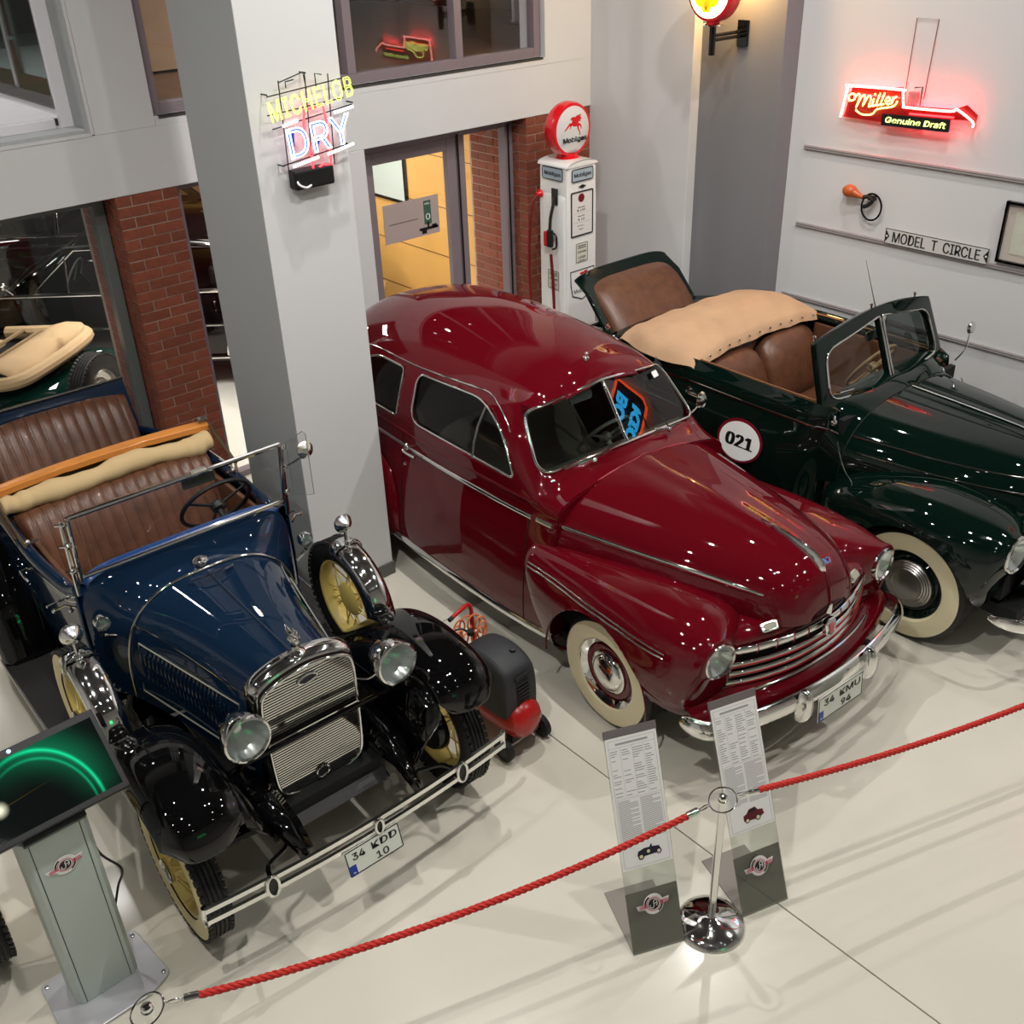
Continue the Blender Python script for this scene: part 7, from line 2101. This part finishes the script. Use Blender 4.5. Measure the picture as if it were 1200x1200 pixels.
    for x in (-1.77, 3.24): MB().box((x, W / 2, .44), (.06, 1.6, .12)).build('bumper', M_CHROME, T, 0, bevel=.02)
    for y in (.22, W - .22): MB().lathe([(.085, 0), (.09, .01), (.07, .03), (0, .035)], 20, Matrix(((0, 0, -1, -1.72), (1, 0, 0, y), (0, 1, 0, .72), (0, 0, 0, 1)))).build('headlight', M_CHROME, T)
    b = MB(); b.tube([(-.02, .04, .97), (-.06, .0, 1.05)], .008, 6); b.sphere((-.07, -.01, 1.08), .05, sc=(.4, 1, .7)); b.build('wing_mirror', M_CHROME, T)
    MB().box((.6, W / 2, .24), (3.4, 1.3, .16)).build('underside', M_VOID, T, 0)
    return T
saloon('saloon_car', 'black chrome trimmed saloon seen through the glass left of the brick pier', (2.60, 10.15, 0), -40.9, 'black saloons behind the glass')
saloon('saloon_car', 'second black saloon parked further back, behind the first one', (2.77, 12.78, 0), -40.9, 'black saloons behind the glass')

SP = thing('sports_car', 'small dark green sports car with a folded tan hood and spare wheel on its tail', 'car', (2.38, 8.12, 0), 38.5)
mg = paint('sports_green', (0.03, 0.16, 0.13))
P = []
for y, z0, z1, w in ((-.02, .42, .72, .42), (.0, .42, .80, .44), (.12, .40, .90, .47), (.5, .38, .92, .52), (1.1, .38, .90, .55), (1.6, .38, .92, .50), (2.6, .40, .88, .32), (2.65, .42, .84, .30)):
    P.append([(-w, y, z0), (-w * 1.02, y, z0 + .25), (-w, y, z1 - .05), (-w * .9, y, z1), (0, y, z1 + .01), (w * .9, y, z1), (w, y, z1 - .05), (w * 1.02, y, z0 + .25), (w, y, z0)])
MB().grid(P, capu=True, flip=True).build('body', mg, SP, 40)
for s in (-1, 1):
    pr = smooth_path([(0, y, z) for y, z in ((-.22, .34), (-.20, .52), (-.08, .70), (.12, .80), (.34, .76), (.55, .60), (.75, .42), (.95, .34))], 5)
    P = []
    for i, p in enumerate(pr):
        a, c = pr[max(0, i - 1)], pr[min(len(pr) - 1, i + 1)]; t = (c - a).normalized(); nr = Vector((0, -t.z, t.y))
        P.append([(s * (.42 + .30 * j / 12), (p + nr * (.05 * (1 - abs(j / 6 - 1) ** 2.4))).y, (p + nr * (.05 * (1 - abs(j / 6 - 1) ** 2.4))).z) for j in range(13)])
    MB().grid(P, flip=(s < 0)).build('rear_wing', mg, SP, 60, solid=.006)
    pf = smooth_path([(0, y, z) for y, z in ((.95, .34), (1.3, .42), (1.7, .66), (2.1, .78), (2.45, .74), (2.75, .56))], 5)
    MB().grid([[(s * (.36 + .34 * j / 8), p.y, p.z + .05 * (1 - abs(j / 4 - 1) ** 2.4)) for j in range(9)] for p in pf], flip=(s > 0)).build('front_wing', mg, SP, 60, solid=.006)
    for y in (.12, 2.35):
        w = tyre_mb(.33, .22, .13).build('wheel', M_RUBBER, SP, 30, M=axle(s * .60, y, .33, s))
        MB().lathe([(.225, .05), (.2, .055), (.12, .03), (.05, .05), (0, .052)], 28).build('rim', M_STEEL, w)
    b = MB(); b.sphere((s * .57, -.20, .60), .035, sc=(1, .8, 1)); b.build('tail_lamp', mat('tail_lamp_red', (.45, .05, .05), .2, 0, .5), SP)
    MB().lathe([(.034, 0), (.04, -.01), (.036, -.03)], 16, TR(s * .57, -.18, .60) @ RX(90)).build('lamp_rim', M_CHROME, SP)
sw = tyre_mb(.335, .205, .15).build('spare_wheel', M_RUBBER, SP, 30, M=Matrix(((1, 0, 0, .02), (0, 0, -1, -.13), (0, 1, 0, .70), (0, 0, 0, 1))))
tag(tread_mb(.335, .15).build('tread', M_RUBBER, sw, 0), kind='stuff')
MB().lathe([(.208, .055), (.20, .062), (.185, .03), (.14, .02), (.125, .045), (.09, .05), (.085, .03)], 40).build('rim', M_STEEL, sw)
for i in range(12): MB().lathe([(0, .001), (.011, .001)], 10, RZ(30 * i) @ TR(.108, 0, .048)).build('rim_hole', M_INK, sw, 0)
MB().lathe([(.075, .04), (.07, .07), (.045, .085), (0, .09)], 28).build('hub_cap', M_CHROME, sw)
b = MB(); b.box((-.22, -.06, .50), (.07, .05, .07)); b.sphere((-.30, -.07, .62), .04); b.tube([(-.45, -.05, .55), (-.40, -.06, .66), (-.30, -.06, .68)], .008, 6)
b.build('tail_fittings', M_CHROME, SP)
MB().tube([(-.45, .02, .80), (-.44, .0, .50)], .008, 6).build('tank_strip', M_CHROME, SP)
mt = mat('pale_tan_cloth', (.78, .66, .50), .8, bump=(120, .25))
# folded hood: ring of cloth around the cockpit tail with a stick frame inside
b = MB()
b.tube(smooth_path([(-.56, .95, .97), (-.56, .45, 1.0), (-.50, .17, 1.02), (-.2, .10, 1.03), (.2, .10, 1.03), (.50, .17, 1.03), (.56, .45, 1.01), (.56, .95, .98)], 6), .055, 10)
b.build('folded_hood', mt, SP)
P = []
for i in range(13):
    q = -1 + i / 6
    P.append([(.54 * q, .16 + .03 * math.sin(q * 5), 1.0), (.53 * q, .22, 1.09 + .02 * math.sin(q * 7)), (.52 * q, .34, 1.12 + .015 * math.cos(q * 9)), (.50 * q, .46, 1.08), (.5 * q, .5, 1.0)])
MB().grid(P).build('hood_cloth', mt, SP, 60, solid=.01)
for y in (.62, .78): MB().tube([(-.54, y, 1.0), (-.4, y - .1, 1.07), (.4, y - .1, 1.07), (.54, y, 1.0)], .016, 6).build('hood_stick', mat('hood_stick', (.55, .45, .32), .6), SP)
MB().box((0, .95, .91), (.96, .5, .03)).build('cockpit', M_VOID, SP, 0)
MB().box((0, .95, .88), (.9, .10, .18)).build('seat_back', mt, SP, 0, bevel=.03)
MB().box((0, 1.2, .33), (.7, 2.6, .1)).build('chassis', M_VOID, SP, 0)
